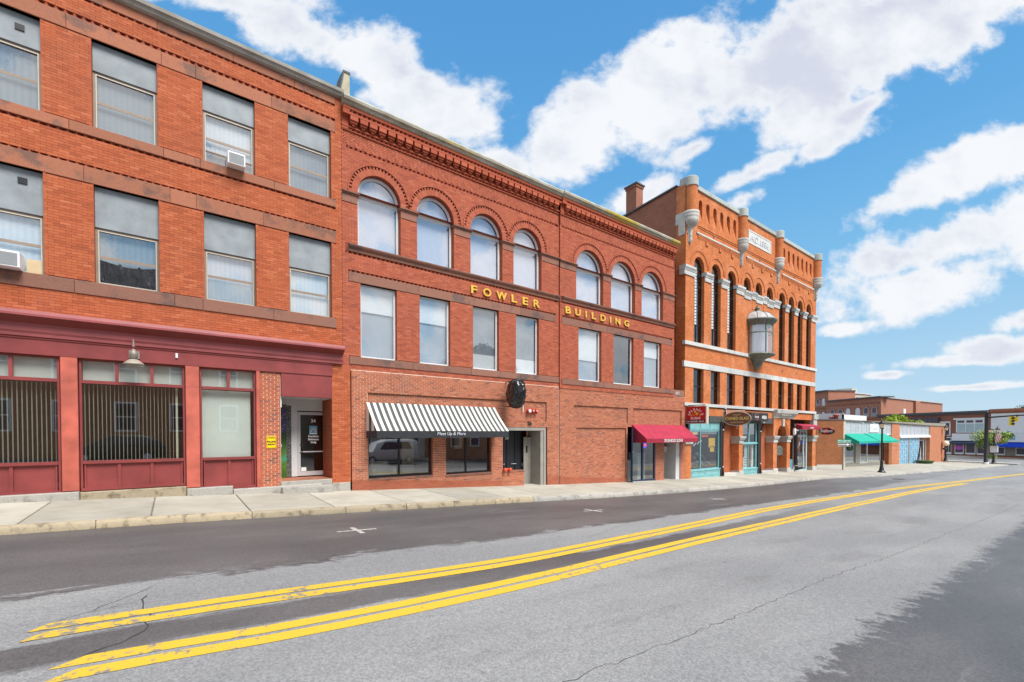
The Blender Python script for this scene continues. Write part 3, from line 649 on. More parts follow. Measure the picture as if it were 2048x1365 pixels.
# black sheet hung in the second-floor window, blinds in the next
w, zm = win2[2]; bs = MB(); N = 26
pts = [(-1.43+1.12*i/N, .149+.005*math.sin(i*1.9)+.003*math.sin(i*.7+1), 6.17-.09*math.sin(math.pi*i/N)*(1 if i % 9 else .2)) for i in range(N+1)]
bs.v = [(x, y, 5.6) for x, y, z in pts]+[(x, y, z) for x, y, z in pts]; bs.f = [[i, i+1, N+2+i, N+1+i] for i in range(N)]; bs.build('black_sheet', 'black_sheet', w)
w, zm = win2[3]
vb = MB()
for i in range(26): vb.obox((1.44, .235, 5.56+i*.024), (.54, 0, 0), (0, .009, .006), (0, .0006, .001))
tag(vb.build('blind_slats', 'blind_white', w), kind='stuff')
w, zm = win3[3]
sf = MB(); sf.box(.86, 2.02, .225, .245, 9.5, 9.85); sf.box(.86,2.02,.13,.15,9.80,9.83); sf.build('lower_rail', 'tan_frame', w)
w, zm = win2[1]; ply = MB(); ply.box(-2.74, -2.49, .13, .15, 5.56, 5.88); ply.build('plywood_filler', 'plywood', w)
# dryer vents in two panels
for z in (11.33, 7.72):
    w = win3[1][0] if z > 9 else win2[1][0]; v = MB(); v.box(-2.86,-2.70,.095,.118,z-.07,z+.07); fo = v.build('vent', 'black_metal', w)
# ---- shopfront
co = MB(); co.profx([(.02,4.0),(-.10,4.0),(-.10,4.07),(-.13,4.12),(-.13,4.28),(-.15,4.30),(-.36,4.44),(-.36,4.49),(-.34,4.57),(.02,4.60)], XL0, 4.60); cor = co.build('cornice', 'maroon_light', LB)
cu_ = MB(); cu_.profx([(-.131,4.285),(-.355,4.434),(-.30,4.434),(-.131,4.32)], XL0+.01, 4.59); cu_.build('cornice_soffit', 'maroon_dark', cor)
fa = MB(); fa.box(XL0, 4.28, -.055, .10, 3.58, 4.0); fas = fa.build('fascia', 'maroon', LB)
fb = MB(); fb.box(XL0, 4.28, -.075, -.054, 3.945, 3.999); fb.build('fascia_bead', 'maroon_dark', fas)
for x in (-3.5,.62,2.55):
    s = MB(); s.box(x-.003, x+.003, -.0575, -.05, 3.60, 3.94); s.build('fascia_joint', 'maroon_dark', fas)
def pilaster(x0, x1, zb):
    b = MB(); b.bbox(x0, x1, -.05, .15, zb, 3.58, .012); o = b.build('pilaster', 'salmon', LB)
    s = MB(); s.box(x0+.004, x1-.004, -.052, -.04, 2.985, 2.993); s.build('joint', 'maroon_light', o)
for x0, x1, zb in ((-5.02,-4.70,.22),(-2.18,-1.87,.24),(.315,.635,.15),(2.05,2.15,.03)): pilaster(x0, x1, zb)
def shop_window(x0, x1, nt, nb, zsill, blind, zpan):
    y = .03; f = MB(); frame_rect(f, x0, x1, zsill, 3.578, y, y+.12, .045, .05, .07)
    f.box(x0+.045, x1-.045, y-.012, y+.11, 2.955, 3.035)
    for i in range(1, nt): xm = x0+(x1-x0)*i/nt; f.box(xm-.035, xm+.035, y+.004, y+.1, 3.035, 3.53)
    f.box(x0+.045, x1-.045, y-.02, y+.11, .91, .985)
    w = f.build('shop_window', 'maroon', LB)
    for i in range(nt):
        a = x0+.045+(x1-x0-.09)*i/nt+(.035 if i else 0); b = x0+.045+(x1-x0-.09)*(i+1)/nt-(.035 if i < nt-1 else 0); pane(w, a, b, 3.036, 3.528, y+.05, 'glass_shop', 'transom_pane')
    pane(w, x0+.046, x1-.046, .986, 2.954, y+.05, 'glass_shop', 'display_pane')
    for i in range(nb):
        a = x0+.07+(x1-x0-.14)*i/nb+.03; b = x0+.07+(x1-x0-.14)*(i+1)/nb-.03
        p = MB(); p.add([(a,y+.055,zsill+.07),(b,y+.055,zsill+.07),(b,y+.055,.90),(a,y+.055,.90)], [(0,1,2,3)]); frame_rect(p, a-.03, b+.03, zsill+.06, .915, y+.012, y+.06, .032); p.build('bulkhead_panel', 'maroon', w)
    tb = MB(); tb.quad((x0+.05,.20,3.03),(x1-.05,.20,3.03),(x1-.05,.20,3.55),(x0+.05,.20,3.55)); tb.build('transom_blind', 'blind_white', w)
    n_ = int((x1-x0-.1)/.082)
    for i in range(n_):
        x = x0+.08+i*.082; s = MB()
        an = blind if not callable(blind) else blind(i); s.obox((x, .22, 1.96), ((.026 if callable(blind) else .043)*math.cos(an), (.026 if callable(blind) else .043)*math.sin(an), 0), (-.0015*math.sin(an), .0015*math.cos(an), 0), (0, 0, .98)); s.build('blind_slat', 'blind_cream' if not isinstance(blind, float) else 'blind_white', w)
    return w
shop_window(-4.68, -2.20, 3, 3, .20, lambda i: 1.40, .2); shop_window(-1.85, .30, 3, 3, .22, lambda i: 1.40 if i < 23 else .35, .2); shop_window(.65, 2.04, 2, 2, .04, 0.12, .1)
rm = MB(); rm.quad((-6,3.5,.1),(2.1,3.5,.1),(2.1,3.5,3.6),(-6,3.5,3.6)); rm.quad((-6,.2,3.57),(2.1,.2,3.57),(2.1,3.5,3.57),(-6,3.5,3.57)); rm.quad((-6,.2,.3),(2.1,.2,.3),(2.1,3.5,.3),(-6,3.5,.3)); rm.quad((2.2,.2,.1),(2.2,3.5,.1),(2.2,3.5,3.6),(2.2,.2,3.6)); rm.build('shop_room', 'carpet', LB)
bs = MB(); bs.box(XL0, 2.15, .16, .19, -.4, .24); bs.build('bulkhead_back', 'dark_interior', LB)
# base stones
for (a, c, zt, y, m) in ((-6.5,-4.7,.26,-.10,'granite'),(-4.7,-1.87,.225,-.11,'granite'),(-1.86,.31,.20,-.06,'granite_warm'),(.32,1.42,.135,-.10,'granite'),(1.43,3.92,.035,-.09,'granite'),(4.27,4.86,.02,-.02,'granite')):
    b = MB(); nx = 8; 
    b.bbox(a, c, y, .3, gz(a)-.5, zt, .02); o = b.build('base_stone', m, LB)
# second brick pier with light mortar, every brick its own piece
bk = MB(); bk.box(2.15, 2.72, .010, .6, -.02, 3.58); bk.build('pier_core', 'mortar_light', LB)
bricks(LB, 'brick_shop', 2.15, 2.725, 0.0, 3.575, 0, [], j=.0135, th=.012, single=[(2, 3, -1, 4)], single_mat='brick_pier_single', name='pier_brickwork')
# pier right of the doorway
bk = MB(); bk.box(4.285, 4.88, .014, .7, .02, 3.98); bk.build('jamb_core', 'mortar_red', LB); bricks(LB, 'brick_pressed', 4.27, 4.88, .02, 3.98, 0, [], bottom=None)
jf = MB(); jf.box(4.268, 4.286, .001, 1.18, .02, 3.55); jf.build('jamb_face', 'brick_jamb', LB)
dp = MB(); dp.bbox(2.735, 4.265, -.03, .05, 2.84, 3.578, .01); dp.build('door_panel', 'maroon', LB)
# doorway of number 34
dr = MB(); dr.box(2.73, 2.76, .06, 1.2, 2.5, 3.4); dr.box(2.73, 4.268, .05, 1.2, 2.835, 2.86); dr.box(2.73,4.268,1.2,1.26,2.46,2.86); dr.box(3.25,3.44,1.2,1.27,.2,2.46); dr.box(4.47,4.6,1.2,1.27,.2,2.46); dr.box(2.9,3.25,1.21,1.27,.2,2.46); dr.build('doorway_lining', 'light_grey', LB)
fl = MB(); fl.box(2.73, 4.30, .02, 1.22, .0, .17); fl.build('threshold', 'brownstone', LB)
st = MB(); st.bbox(2.72, 4.26, -.02, .4, -.02, .165, .015); st.build('step', 'granite', LB)
st = MB(); st.bbox(2.70, 4.20, -.34, -.092, -.45, .0, .02); st.build('step', 'granite', LB)
mu = MB(); mu.quad((2.765,.25,.18),(2.765,1.1,.18),(2.765,1.1,2.62),(2.765,.25,2.62)); mu.quad((2.76,1.19,.18),(3.10,1.19,.18),(3.10,1.19,2.62),(2.76,1.19,2.62)); mural = mu.build('mural', 'mural', LB)
pb = MB(); pb.box(3.10,3.25,1.185,1.2,.18,2.62); pb.box(2.76,3.10,1.184,1.199,2.55,2.66); pb.build('pebble_border', 'black_pebble', mural)
for k in range(7):
    fl_ = MB(); cx = 2.80+.10*(k % 3)+.03*math.sin(k*2); cz = 1.72+.12*k; fl_.tube([(cx-.06,1.18,cz-.10),(cx,1.18,cz-.02),(cx+.07,1.18,cz)], .008, 5); fl_.lathe([(0,0),(.03,.01),(0,.02)], (cx+.07,1.175,cz), 6); fl_.build('branch', 'tan_light', mural)
shp = MB(); shp.lathe([(0,0),(.09,.03),(.12,.10),(.08,.2),(0,.24)], (2.84,1.16,1.16), 10); shp.build('white_figure', 'white_flat', mural)
d34 = MB(); frame_rect(d34, 3.445, 4.465, .21, 2.42, 1.20, 1.25, .095, .10, .15); d34.box(3.54, 4.37, 1.21, 1.24, 1.02, 1.06); door = d34.build('door', 'door_grey', LB)
pane(door, 3.541, 4.369, .361, 2.319, 1.222, 'glass_dark'); h = MB(); h.tube([(3.52,1.19,1.30),(3.58,1.14,1.30),(3.58,1.14,1.02),(3.52,1.19,1.02)], .014, 8); h.build('handle', 'black_metal', door)
text('house_number', '34', 'white_flat', door, (3.96,1.205,2.06), .16, align='CENTER', off=.004)
for tx, z_ in (('Resident', 1.545), ('Entrance', 1.44), ('Only', 1.335)): text('door_lettering', tx, 'white_flat', door, (3.96,1.205,z_), .098, align='CENTER', off=.003)
dc = MB(); dc.box(3.83, 4.09, 1.212, 1.216, 1.64, 1.94); dc.build('door_emblem', 'sky_blue_paint', door)
for k, rr_ in enumerate((.10,.065)):
    ar = MB(); ar.tube([(3.96-rr_*math.cos(math.pi*i/10),1.209,1.72+rr_*1.4*math.sin(math.pi*i/10)) for i in range(11)], .010, 5); ar.build('emblem_arch', 'white_flat', door)
bl = MB(); bl.box(3.84,4.08,1.208,1.211,1.655,1.69); bl.build('emblem_line', 'white_flat', door)
stk = MB(); stk.box(3.56, 3.72, 1.212, 1.216, .37, .50); stk.build('sticker', 'white_flat', door)
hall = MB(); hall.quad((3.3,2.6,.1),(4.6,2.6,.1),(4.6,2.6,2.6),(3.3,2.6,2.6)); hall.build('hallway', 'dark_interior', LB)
# ---- things on the left building
def air_con(x0, x1, z0, z1, label, y0=-.30, logo=False):
    t_ = thing('air_conditioner', label, 'air conditioner', ((x0+x1)/2, -.05, z0), 'window air conditioners')
    b = MB(); b.bbox(x0, x1, y0, .14, z0, z1, .015); b.build('casing', 'white_paint', t_)
    g_ = MB(); n_ = int((z1-z0-.08)/.018)
    g_.box(x0+.035, x1-.035, y0-.003, y0+.004, z0+.04, z1-.04); g_.build('grille_back', 'panel_grey', t_)
    for i in range(n_):
        s = MB(); s.box(x0+.035, x1-.035, y0-.012, y0-.003, z0+.045+i*.018, z0+.051+i*.018); s.build('grille_slat', 'light_grey', t_)
air_con(1.36, 1.80, 9.45, 9.80, 'white air conditioner in the top floor window above the shop lamp')
air_con(-3.42, -2.78, 5.53, 5.90, 'wide white air conditioner beside a plywood filler at the left edge')
lm = thing('wall_lamp', 'bronze gooseneck lamp with pale dish shade on the maroon fascia', 'lamp', (-.77,-.06,3.75))
b = MB(); b.tube([(-.77,-.36,4.13),(-.77,-.36,4.02),(-.77,-.355,3.93)], [.012,.02,.03], 8); b.build('finial', 'lamp_bronze', lm)
b = MB(); b.lathe([(0,.0),(.075,0),(.07,.03),(.085,.05),(.085,.16),(.06,.19),(.04,.24),(0,.26)], (-.77,-.36,3.62), 12); b.build('housing', 'lamp_bronze', lm)
b = MB(); b.tube([(-.77,-.05,3.80),(-.77,-.16,3.84),(-.77,-.30,3.80),(-.77,-.36,3.78)], .018, 8); b.box(-.88,-.66,-.09,-.055,3.66,3.86); b.build('bracket', 'lamp_bronze', lm)
b = MB(); b.lathe([(.05,.14),(.10,.12),(.20,.035),(.225,.0),(.215,-.008),(.09,.10),(0,.11)], (-.77,-.36,3.47), 20); b.build('shade', 'lamp_shade', lm)
bx = MB(); bx.bbox(.10,.155,-.10,-.056,3.76,3.89,.012); tag(bx.build('sensor', 'white_paint'), 'small white sensor box on the maroon fascia', 'sensor')
ys = thing('warning_sign', 'yellow falling snow sign on the narrow brick pier', 'sign', (2.45,-.02,1.23))
b = MB(); b.bbox(2.315,2.585,-.022,-.003,1.22,1.60,.006); b.build('plate', 'yellow_sign', ys)
b = MB(); frame_rect(b, 2.33, 2.57, 1.235, 1.585, -.0245, -.02, .008); b.build('border', 'ink', ys)
text('lettering', 'WARNING', 'ink', ys, (2.45,-.026,1.53), .04, align='CENTER', off=.001); text('lettering', 'FALLING', 'ink', ys, (2.45,-.026,1.405), .062, align='CENTER', off=.003); text('lettering', 'SNOW', 'ink', ys, (2.45,-.026,1.32), .062, align='CENTER', off=.003)
def textrect(name, body, mat, parent, O, U, w, h, V=(0, 0, 1), ext=.006, bold=0.0, shear=0., keep=False):
    """lettering fitted to a rectangle: O lower-left corner, U along the line, V up"""
    cu = bpy.data.curves.new(name, 'FONT'); cu.body = body; cu.size = 1; cu.offset = bold; cu.shear = shear; cu.resolution_u = 3; cu.extrude = .5
    t_ = bpy.data.objects.new(name, cu); col.objects.link(t_)
    me = bpy.data.meshes.new_from_object(t_.evaluated_get(bpy.context.evaluated_depsgraph_get())); bpy.data.objects.remove(t_)
    xs_ = [v.co.x for v in me.vertices]; ys_ = [v.co.y for v in me.vertices]; a, b = min(xs_), max(xs_); c, d = min(ys_), max(ys_)
    U = Vector(U).normalized(); V = Vector(V).normalized(); Nn = U.cross(V); O = Vector(O); off = wloc(parent)
    for v in me.vertices: v.co = O-off+U*((v.co.x-a)/(b-a)*w)+V*((v.co.y-c)/(d-c)*h)+Nn*(v.co.z*ext*2)
    me.materials.clear(); me.materials.append(M[mat]); o = bpy.data.objects.new(name, me); col.objects.link(o); o.parent = parent; WL[o.name] = off.copy(); return o
# ------------------------------------------------------------------ the Fowler Building
FB = thing('brick_building', 'long red brick building with arched upper windows and gold lettering', 'building', (4.64, 0, 0))
XS = 14.55; YR = -.07
FA = [(5.16,6.72),(7.36,8.93),(9.69,11.28),(11.87,13.47)]; FAR = [(15.61,17.54),(18.13,20.09),(20.66,22.64)]
FR = [(5.24,6.56),(7.45,8.76),(9.80,11.10),(12.0,13.32)]; FRR = [(15.78,17.42),(18.34,19.98),(20.88,22.51)]
def herringbone(parent, x0, x1, z0, z1, Y):
    w = .068; n_ = 3; b = MB(); s2 = math.sqrt(.5); V = []; Fc = []; B = []
    rmax = int((x1-x0+z1-z0)/w)+8
    for r in range(-rmax, rmax):
        for c in range(-rmax, rmax):
            s = (c-r) % (2*n_)
            if s == 0: cx, cy, hl, hv = c+n_/2, r+.5, n_/2, .5
            elif s == 2*n_-1: cx, cy, hl, hv = c+.5, r+n_/2, .5, n_/2
            else: continue
            X = x0+(cx-cy)*w*s2; Z = (z0+z1)/2+(cx+cy)*w*s2
            if X < x0-.05 or X > x1+.05 or Z < z0-.06 or Z > z1+.06: continue
            hl = hl*w-.004; hv = hv*w-.004; y = Y+random.uniform(-.003, .003); o = len(V); q = []
            for (i, j) in ((-hl,-hv),(hl,-hv),(hl,hv),(-hl,hv)): q.append((min(x1, max(x0, X+(i-j)*s2)), min(z1, max(z0, Z+(i+j)*s2))))
            V += [(a, y, d) for a, d in q]+[(a, y+.012, d) for a, d in q]
            Fc += [(o,o+1,o+2,o+3)]+[(o+k, o+4+k, o+4+(k+1) % 4, o+(k+1) % 4) for k in range(4)]; B += [random.random()]*5
    b.v = V; b.f = Fc; b.bc = B; tag(b.build('herringbone_panel', 'brick_fowler', parent), kind='stuff')
corbel_src = None
def fowler_section(x0, x1, Y, arches, rects, spring, imp_top, zr0, zr1, edge):
    global corbel_src
    rad = [(b-a)/2 for a, b in arches]
    ah = [(a, b, 8.12, spring, r) for (a, b), r in zip(arches, rad)]; rh = [(a, b, zr0, zr1) for a, b in rects]
    panel = (x0+.02, x1-.02, 11.41, 11.90)
    saw = [(x0+edge-.1, x1-.1, 7.80, 7.873), (x0+edge, x1-.2, zr1+.322, zr1+.397), (x0+edge-.05, x1-.05, 11.322, 11.397)]
    rings = [((a+b)/2-r-.31, (a+b)/2+r+.31, spring, spring, r+.31) for (a, b), r in zip(arches, rad)]
    bk = MB(); backing(bk, x0, x1, 3.80, 11.405, Y+.014, ah+rh+saw+rings, .26)
    for s_ in saw: bk.quad((s_[0],Y+.10,s_[2]),(s_[1],Y+.10,s_[2]),(s_[1],Y+.10,s_[3]),(s_[0],Y+.10,s_[3]))
    bk.quad((x0,Y+.014,11.9),(x1,Y+.014,11.9),(x1,Y+.014,12.7),(x0,Y+.014,12.7)); bk.quad((x0,Y+.036,11.4),(x1,Y+.036,11.4),(x1,Y+.036,11.91),(x0,Y+.036,11.91))
    bk.box(x0, x1, Y+.3, Y+.34, 11.2, 12.7); bk.build('wall', 'mortar_red', FB)
    ring_holes = [(a-.34, b+.34, spring, spring, r+.34) for (a, b), r in zip(arches, rad)]
    xa = x0+edge
    bandh = [(xa-.1, x1, 7.80, 8.12), (xa, x1-.2, zr1, zr1+.40), (xa, x1, zr0-.27, zr0), (xa-.05, x1-.05, 11.32, 11.40)]
    imps = [x0]+[v for ab in arches for v in ab]+[x1]
    imph = [(imps[i], imps[i+1], imp_top-.36, imp_top) for i in range(0, len(imps), 2)]
    bricks(FB, 'brick_fowler', x0, x1, 3.80, 11.40, Y, ah+rh+ring_holes+bandh+imph)
    herringbone(FB, x0+.03, x1-.02, 11.41, 11.90, Y+.022)
    ed = MB(); ed.box(x0, x0+.03, Y, Y+.05, 11.40, 11.90); ed.box(x1-.02, x1, Y, Y+.05, 11.40, 11.90); ed.build('panel_edge', 'brick_tone', FB)
    # arch rings
    for (a, b), r in zip(arches, rad):
        cx = (a+b)/2; V = []; Fc = []; B = []; m = MB()
        def wedge(r0, r1, t0, t1, y0, y1):
            o = len(V)
            for y in (y0, y1):
                for (rr_, tt_) in ((r0, t0), (r1, t0), (r1, t1), (r0, t1)): V.append((cx-rr_*math.cos(tt_), y, spring+rr_*math.sin(tt_)))
            Fc.extend([(o,o+1,o+2,o+3),(o,o+4,o+5,o+1),(o+1,o+5,o+6,o+2),(o+2,o+6,o+7,o+3),(o+3,o+7,o+4,o)]); B.extend([random.random()]*5)
        nv = int(math.pi*(r+.1)/.070)
        for i in range(nv):
            t0 = math.pi*i/nv; t1 = math.pi*(i+1)/nv-.004; wedge(r-.002, r+.205, t0, t1, Y-.004+random.uniform(-.001,.001), Y+.05)
        m.v = V; m.f = Fc; m.bc = B; tag(m.build('arch_ring', 'brick_fowler', FB), kind='stuff')
        V = []; Fc = []; B = []; m = MB(); nd = int(math.pi*(r+.26)/.125)
        for i in range(nd): t0 = math.pi*(i+.06)/nd; t1 = math.pi*(i+.52)/nd; wedge(r+.21, r+.30, t0, t1, Y-.002, Y+.06)
        nb = nv
        for i in range(nb): t0 = math.pi*i/nb; t1 = math.pi*(i+1)/nb-.003; wedge(r+.30, r+.345, t0, t1, Y-.025, Y+.02)
        for i in range(nb): t0 = math.pi*i/nb; t1 = math.pi*(i+1)/nb-.003; wedge(r+.20, r+.305, t0, t1, Y+.055, Y+.07)
        m.v = V; m.f = Fc; m.bc = B; tag(m.build('dentil_ring', 'brick_fowler', FB), kind='stuff')
        iv = MB(); pts = [(cx-r*math.cos(math.pi*i/24), spring+r*math.sin(math.pi*i/24)) for i in range(25)]
        for (p, q), (s, u) in zip(pts[:-1], pts[1:]): iv.quad((p,Y+.03,q),(s,Y+.03,u),(s,Y+.27,u),(p,Y+.27,q))
        iv.box(b-.003, b+.05, Y+.001, Y+.27, 8.12, spring); iv.box(a-.05, a+.003, Y+.001, Y+.27, 8.12, spring); iv.build('arch_reveal', 'brick_jamb', FB)
        # window
        y = Y+.20; f = MB(); rf_ = r-.012
        outer = [(cx-rf_*math.cos(math.pi*i/28), spring+rf_*math.sin(math.pi*i/28)) for i in range(29)]; ri = rf_-.085; inner = [(cx-ri*math.cos(math.pi*i/28), spring+ri*math.sin(math.pi*i/28)) for i in range(29)]
        for k in range(28):
            p, q, s, u = outer[k], outer[k+1], inner[k+1], inner[k]
            f.quad((p[0],y,p[1]),(u[0],y,u[1]),(s[0],y,s[1]),(q[0],y,q[1])); f.quad((u[0],y,u[1]),(u[0],y+.05,u[1]),(s[0],y+.05,s[1]),(s[0],y,s[1]))
        f.box(a+.012, a+.085, y, y+.05, 8.12, spring); f.box(b-.085, b-.012, y, y+.05, 8.12, spring); f.box(a+.085, b-.085, y+.001, y+.05, 8.12, 8.17)
        f.box(a+.085, b-.085, y-.015, y+.05, spring-.10, spring+.0); w = f.build('arched_window', 'white_frame', FB)
        pane(w, a+.08, b-.08, 8.17, spring-.10, y+.03, 'glass_upper')
        g_ = MB(); g_.add([(p[0], y+.03, p[1]) for p in inner], [tuple(range(28, -1, -1))]); g_.build('fan_pane', 'glass_upper', w)
        sh = MB(); sh.add([(p[0], y+.12, p[1]) for p in inner]+[(b-.09, y+.12, 8.15), (a+.09, y+.12, 8.15)], [tuple(range(31))]); sh.build('shade_or_sheen', 'pale_lilac', w)  # lilac sheet, coloured like overcast sky mirrored in the glass
    # imposts
    for i in range(0, len(imps), 2):
        a, b = imps[i], imps[i+1]
        m = MB(); m.bbox(a+(.0 if i else .0), b, Y-.012, Y+.26, imp_top-.36, imp_top-.10, .004); m.build('impost_block', 'brownstone_dark', FB)
        e0 = a-.05 if i else a; e1 = b+.05 if i+2 < len(imps) else b
        m = MB(); m.profx([(Y+.26,imp_top-.10),(Y-.03,imp_top-.10),(Y-.05,imp_top-.06),(Y-.09,imp_top-.045),(Y-.09,imp_top-.01),(Y-.02,imp_top),(Y+.26,imp_top)], e0, e1); m.build('impost_ledge', 'brownstone_dark', FB)
    # sill course under arches, sawtooth courses and lintel stones
    nseg = max(2, int((x1-xa)/2.4)); jx = [xa+(x1-xa)*i/nseg for i in range(nseg+1)]
    for a, b in zip(jx[:-1], jx[1:]):
        m = MB(); m.profx([(Y+.26,7.875),(Y-.02,7.875),(Y-.03,7.95),(Y-.07,7.99),(Y-.10,8.02),(Y-.12,8.06),(Y-.12,8.095),(Y-.02,8.12),(Y+.26,8.12)], a+.003, b-.003); m.build('sill_course', 'brownstone_dark', FB)
    sawtooth(FB, xa-.1, x1-.1, 7.80, 7.87, Y); sawtooth(FB, xa, x1-.2, zr1+.325, zr1+.395, Y)
    blocks(FB, 'lintel_stone', 'brownstone_dark', [j if j == jx[0] or j == jx[-1] else j+.15 for j in jx[:-1]]+[x1-.2], zr1, zr1+.322, Y-.01, Y+.2)
    blocks(FB, 'sill_stone', 'brownstone_dark', [j+random.uniform(-.2,.2) if 0 < i < len(jx)-1 else j for i, j in enumerate(jx)], zr0-.265, zr0, Y-.03, Y+.2)
    fbk = MB(); fbk.box(x1-.2, x1, Y, Y+.02, zr1, zr1+.4); fbk.build('band_end', 'brick_tone', FB)
    # plain rectangular windows
    for k, (a, b) in enumerate(rects):
        y = Y+.15; f = MB(); frame_rect(f, a+.005, b-.005, zr0, zr1, y, y+.06, .062, .06, .07); w = f.build('window', 'white_frame', FB)
        pane(w, a+.067, b-.067, zr0+.07, zr1-.06, y+.03, 'glass_upper')
        zs = [5.95, 5.9, 99, 99, 5.3, 99, 5.95][k+(0 if Y == 0 else 4)]
        if zs < 90:
            s = MB(); s.quad((a+.06,y+.11,zs),(b-.06,y+.11,zs),(b-.06,y+.11,zr1),(a+.06,y+.11,zr1)); s.build('shade_or_sheen', 'shade_white', w)
        elif Y == 0:
            s = MB(); s.quad((a+.06,y+.11,zr0),(b-.06,y+.11,zr0),(b-.06,y+.11,zr0+.66),(a+.06,y+.11,zr0+.66)); s.build('lower_shade', 'shade_white', w)
            s = MB(); s.quad((a+.06,y+.12,zr0+.66),(b-.06,y+.12,zr0+.66),(b-.06,y+.12,zr1),(a+.06,y+.12,zr1)); s.build('shade_or_sheen', 'panel_grey', w)  # grey sheet in place of sky mirrored in the upper pane
        if Y != 0 and k != 1 or Y == 0 and k < 2:
            s = MB(); s.quad((a+.06,y+.16,zr0),(b-.06,y+.16,zr0),(b-.06,y+.16,zr1),(a+.06,y+.16,zr1)); s.build('sheen_sheet', 'sheen_blue', w)  # grey-blue sheet painted as the sky's reflection in the pane
        for xj in (b-.003, a-.037): jm = MB(); jm.box(xj, xj+.04, Y+.001, Y+.2, zr0, zr1); jm.build('jamb_brick', 'brick_jamb', FB)
    # cornice
    sawtooth(FB, xa-.05, x1-.05, 11.325, 11.395, Y, d=.07)
    c = MB(); c.box(x0, x1, Y-.02, Y+.1, 11.90, 11.93); c.box(x0, x1, Y-.045, Y+.1, 12.005, 12.055); c.box(x0, x1, Y-.19, Y+.1, 12.345, 12.42); c.box(x0, x1, Y-.21, Y+.1, 12.505, 12.61); c.box(x0, x0+.22, Y-.03, Y+.1, 11.93, 12.345); c.box(x0, x0+.22, Y-.195, Y+.1, 12.42, 12.505); c.build('cornice_courses', 'brick_tone', FB)
    sawtooth(FB, x0+.22, x1-.03, 11.932, 12.003, Y-.03, d=.08); sawtooth(FB, x0+.22, x1-.03, 12.422, 12.503, Y-.20, d=.1)
    nC = int((x1-x0-.28)/.33)
    for i in range(nC):
        xx = x0+.24+i*.33
        if corbel_src is None:
            k = MB(); k.bbox(xx+.075, xx+.185, Y-.10, Y+.02, 12.062, 12.118, .006); k.bbox(xx+.02, xx+.24, Y-.145, Y+.02, 12.122, 12.185, .006); k.bbox(xx, xx+.265, Y-.19, Y+.02, 12.19, 12.338, .006)
            corbel_src = k.build('corbel', 'brick_tone', FB, origin=(xx, Y, 12.06))
        else: inst(corbel_src, FB, (xx, Y, 12.06))
    gt = MB(); gt.profx([(Y+.3,12.60),(Y-.22,12.612),(Y-.26,12.64),(Y-.27,12.69),(Y-.34,12.72),(Y-.36,12.80),(Y-.33,12.86),(Y+.3,12.90)], x0-.02, x1+.03); gt.build('gutter', 'gutter_metal', FB)
fowler_section(4.64, XS, 0, FA, FR, 9.94, 9.87, 4.31, 6.86, .2)
fowler_section(XS, 23.76, YR, FAR, FRR, 9.74, 9.80, 4.26, 6.82, .12)
rt = MB(); rt.box(XS-.0, XS+.012, YR, .02, 3.8, 12.6); rt.box(23.74, 23.76, YR+.01, 14, 3.9, 12.6); rt.box(4.7, 23.74, 13.8, 14, -.8, 12.6); rt.build('return_wall', 'brick_tone', FB)
rf = MB(); rf.box(4.72, 23.75, .25, 14, 12.55, 12.8); rf.build('roof', 'roof_dark', FB)
rmb = MB(); rmb.quad((4.8,2.4,3.9),(23.6,2.4,3.9),(23.6,2.4,11),(4.8,2.4,11)); rmb.quad((4.8,.3,4.1),(23.6,.3,4.1),(23.6,2.4,4.1),(4.8,2.4,4.1)); rmb.quad((4.8,.3,7.5),(23.6,.3,7.5),(23.6,2.4,7.5),(4.8,2.4,7.5)); rmb.build('rooms', 'carpet', FB)
fin = MB(); fin.prism([(4.80,12.9),(5.16,12.9),(5.17,14.40),(4.97,14.40),(4.83,13.6)], lambda a, b, t: (a, 1.5 if t else .8, b)); fo = fin.build('party_wall', 'tan_stone', FB)
fc = MB(); fc.prism([(4.79,13.55),(4.83,13.55),(4.98,14.40),(5.19,14.40),(5.19,14.47),(4.94,14.47)], lambda a, b, t: (a, 1.52 if t else .78, b)); fc.build('flashing', 'roof_dark', fo)
LT = [('F',9.68,9.97),('O',10.26,10.66),('W',10.93,11.47),('L',11.72,12.02),('E',12.33,12.63),('R',12.95,13.31)]
for ch, a, b in LT: textrect('letter', ch, 'gold', FB, (a,-.045,7.335), (1,0,0), b-a, .325, ext=.025, bold=.02)
for ch, a, b in [('B',14.86,15.20),('U',15.49,15.86),('I',16.20,16.28),('L',16.64,16.95),('D',17.28,17.66),('I',18.0,18.08),('N',18.42,18.80),('G',19.13,19.52)]:
    textrect('letter', ch, 'gold', FB, (a,YR-.045,7.345), (1,0,0), b-a, .32, ext=.025, bold=.02)
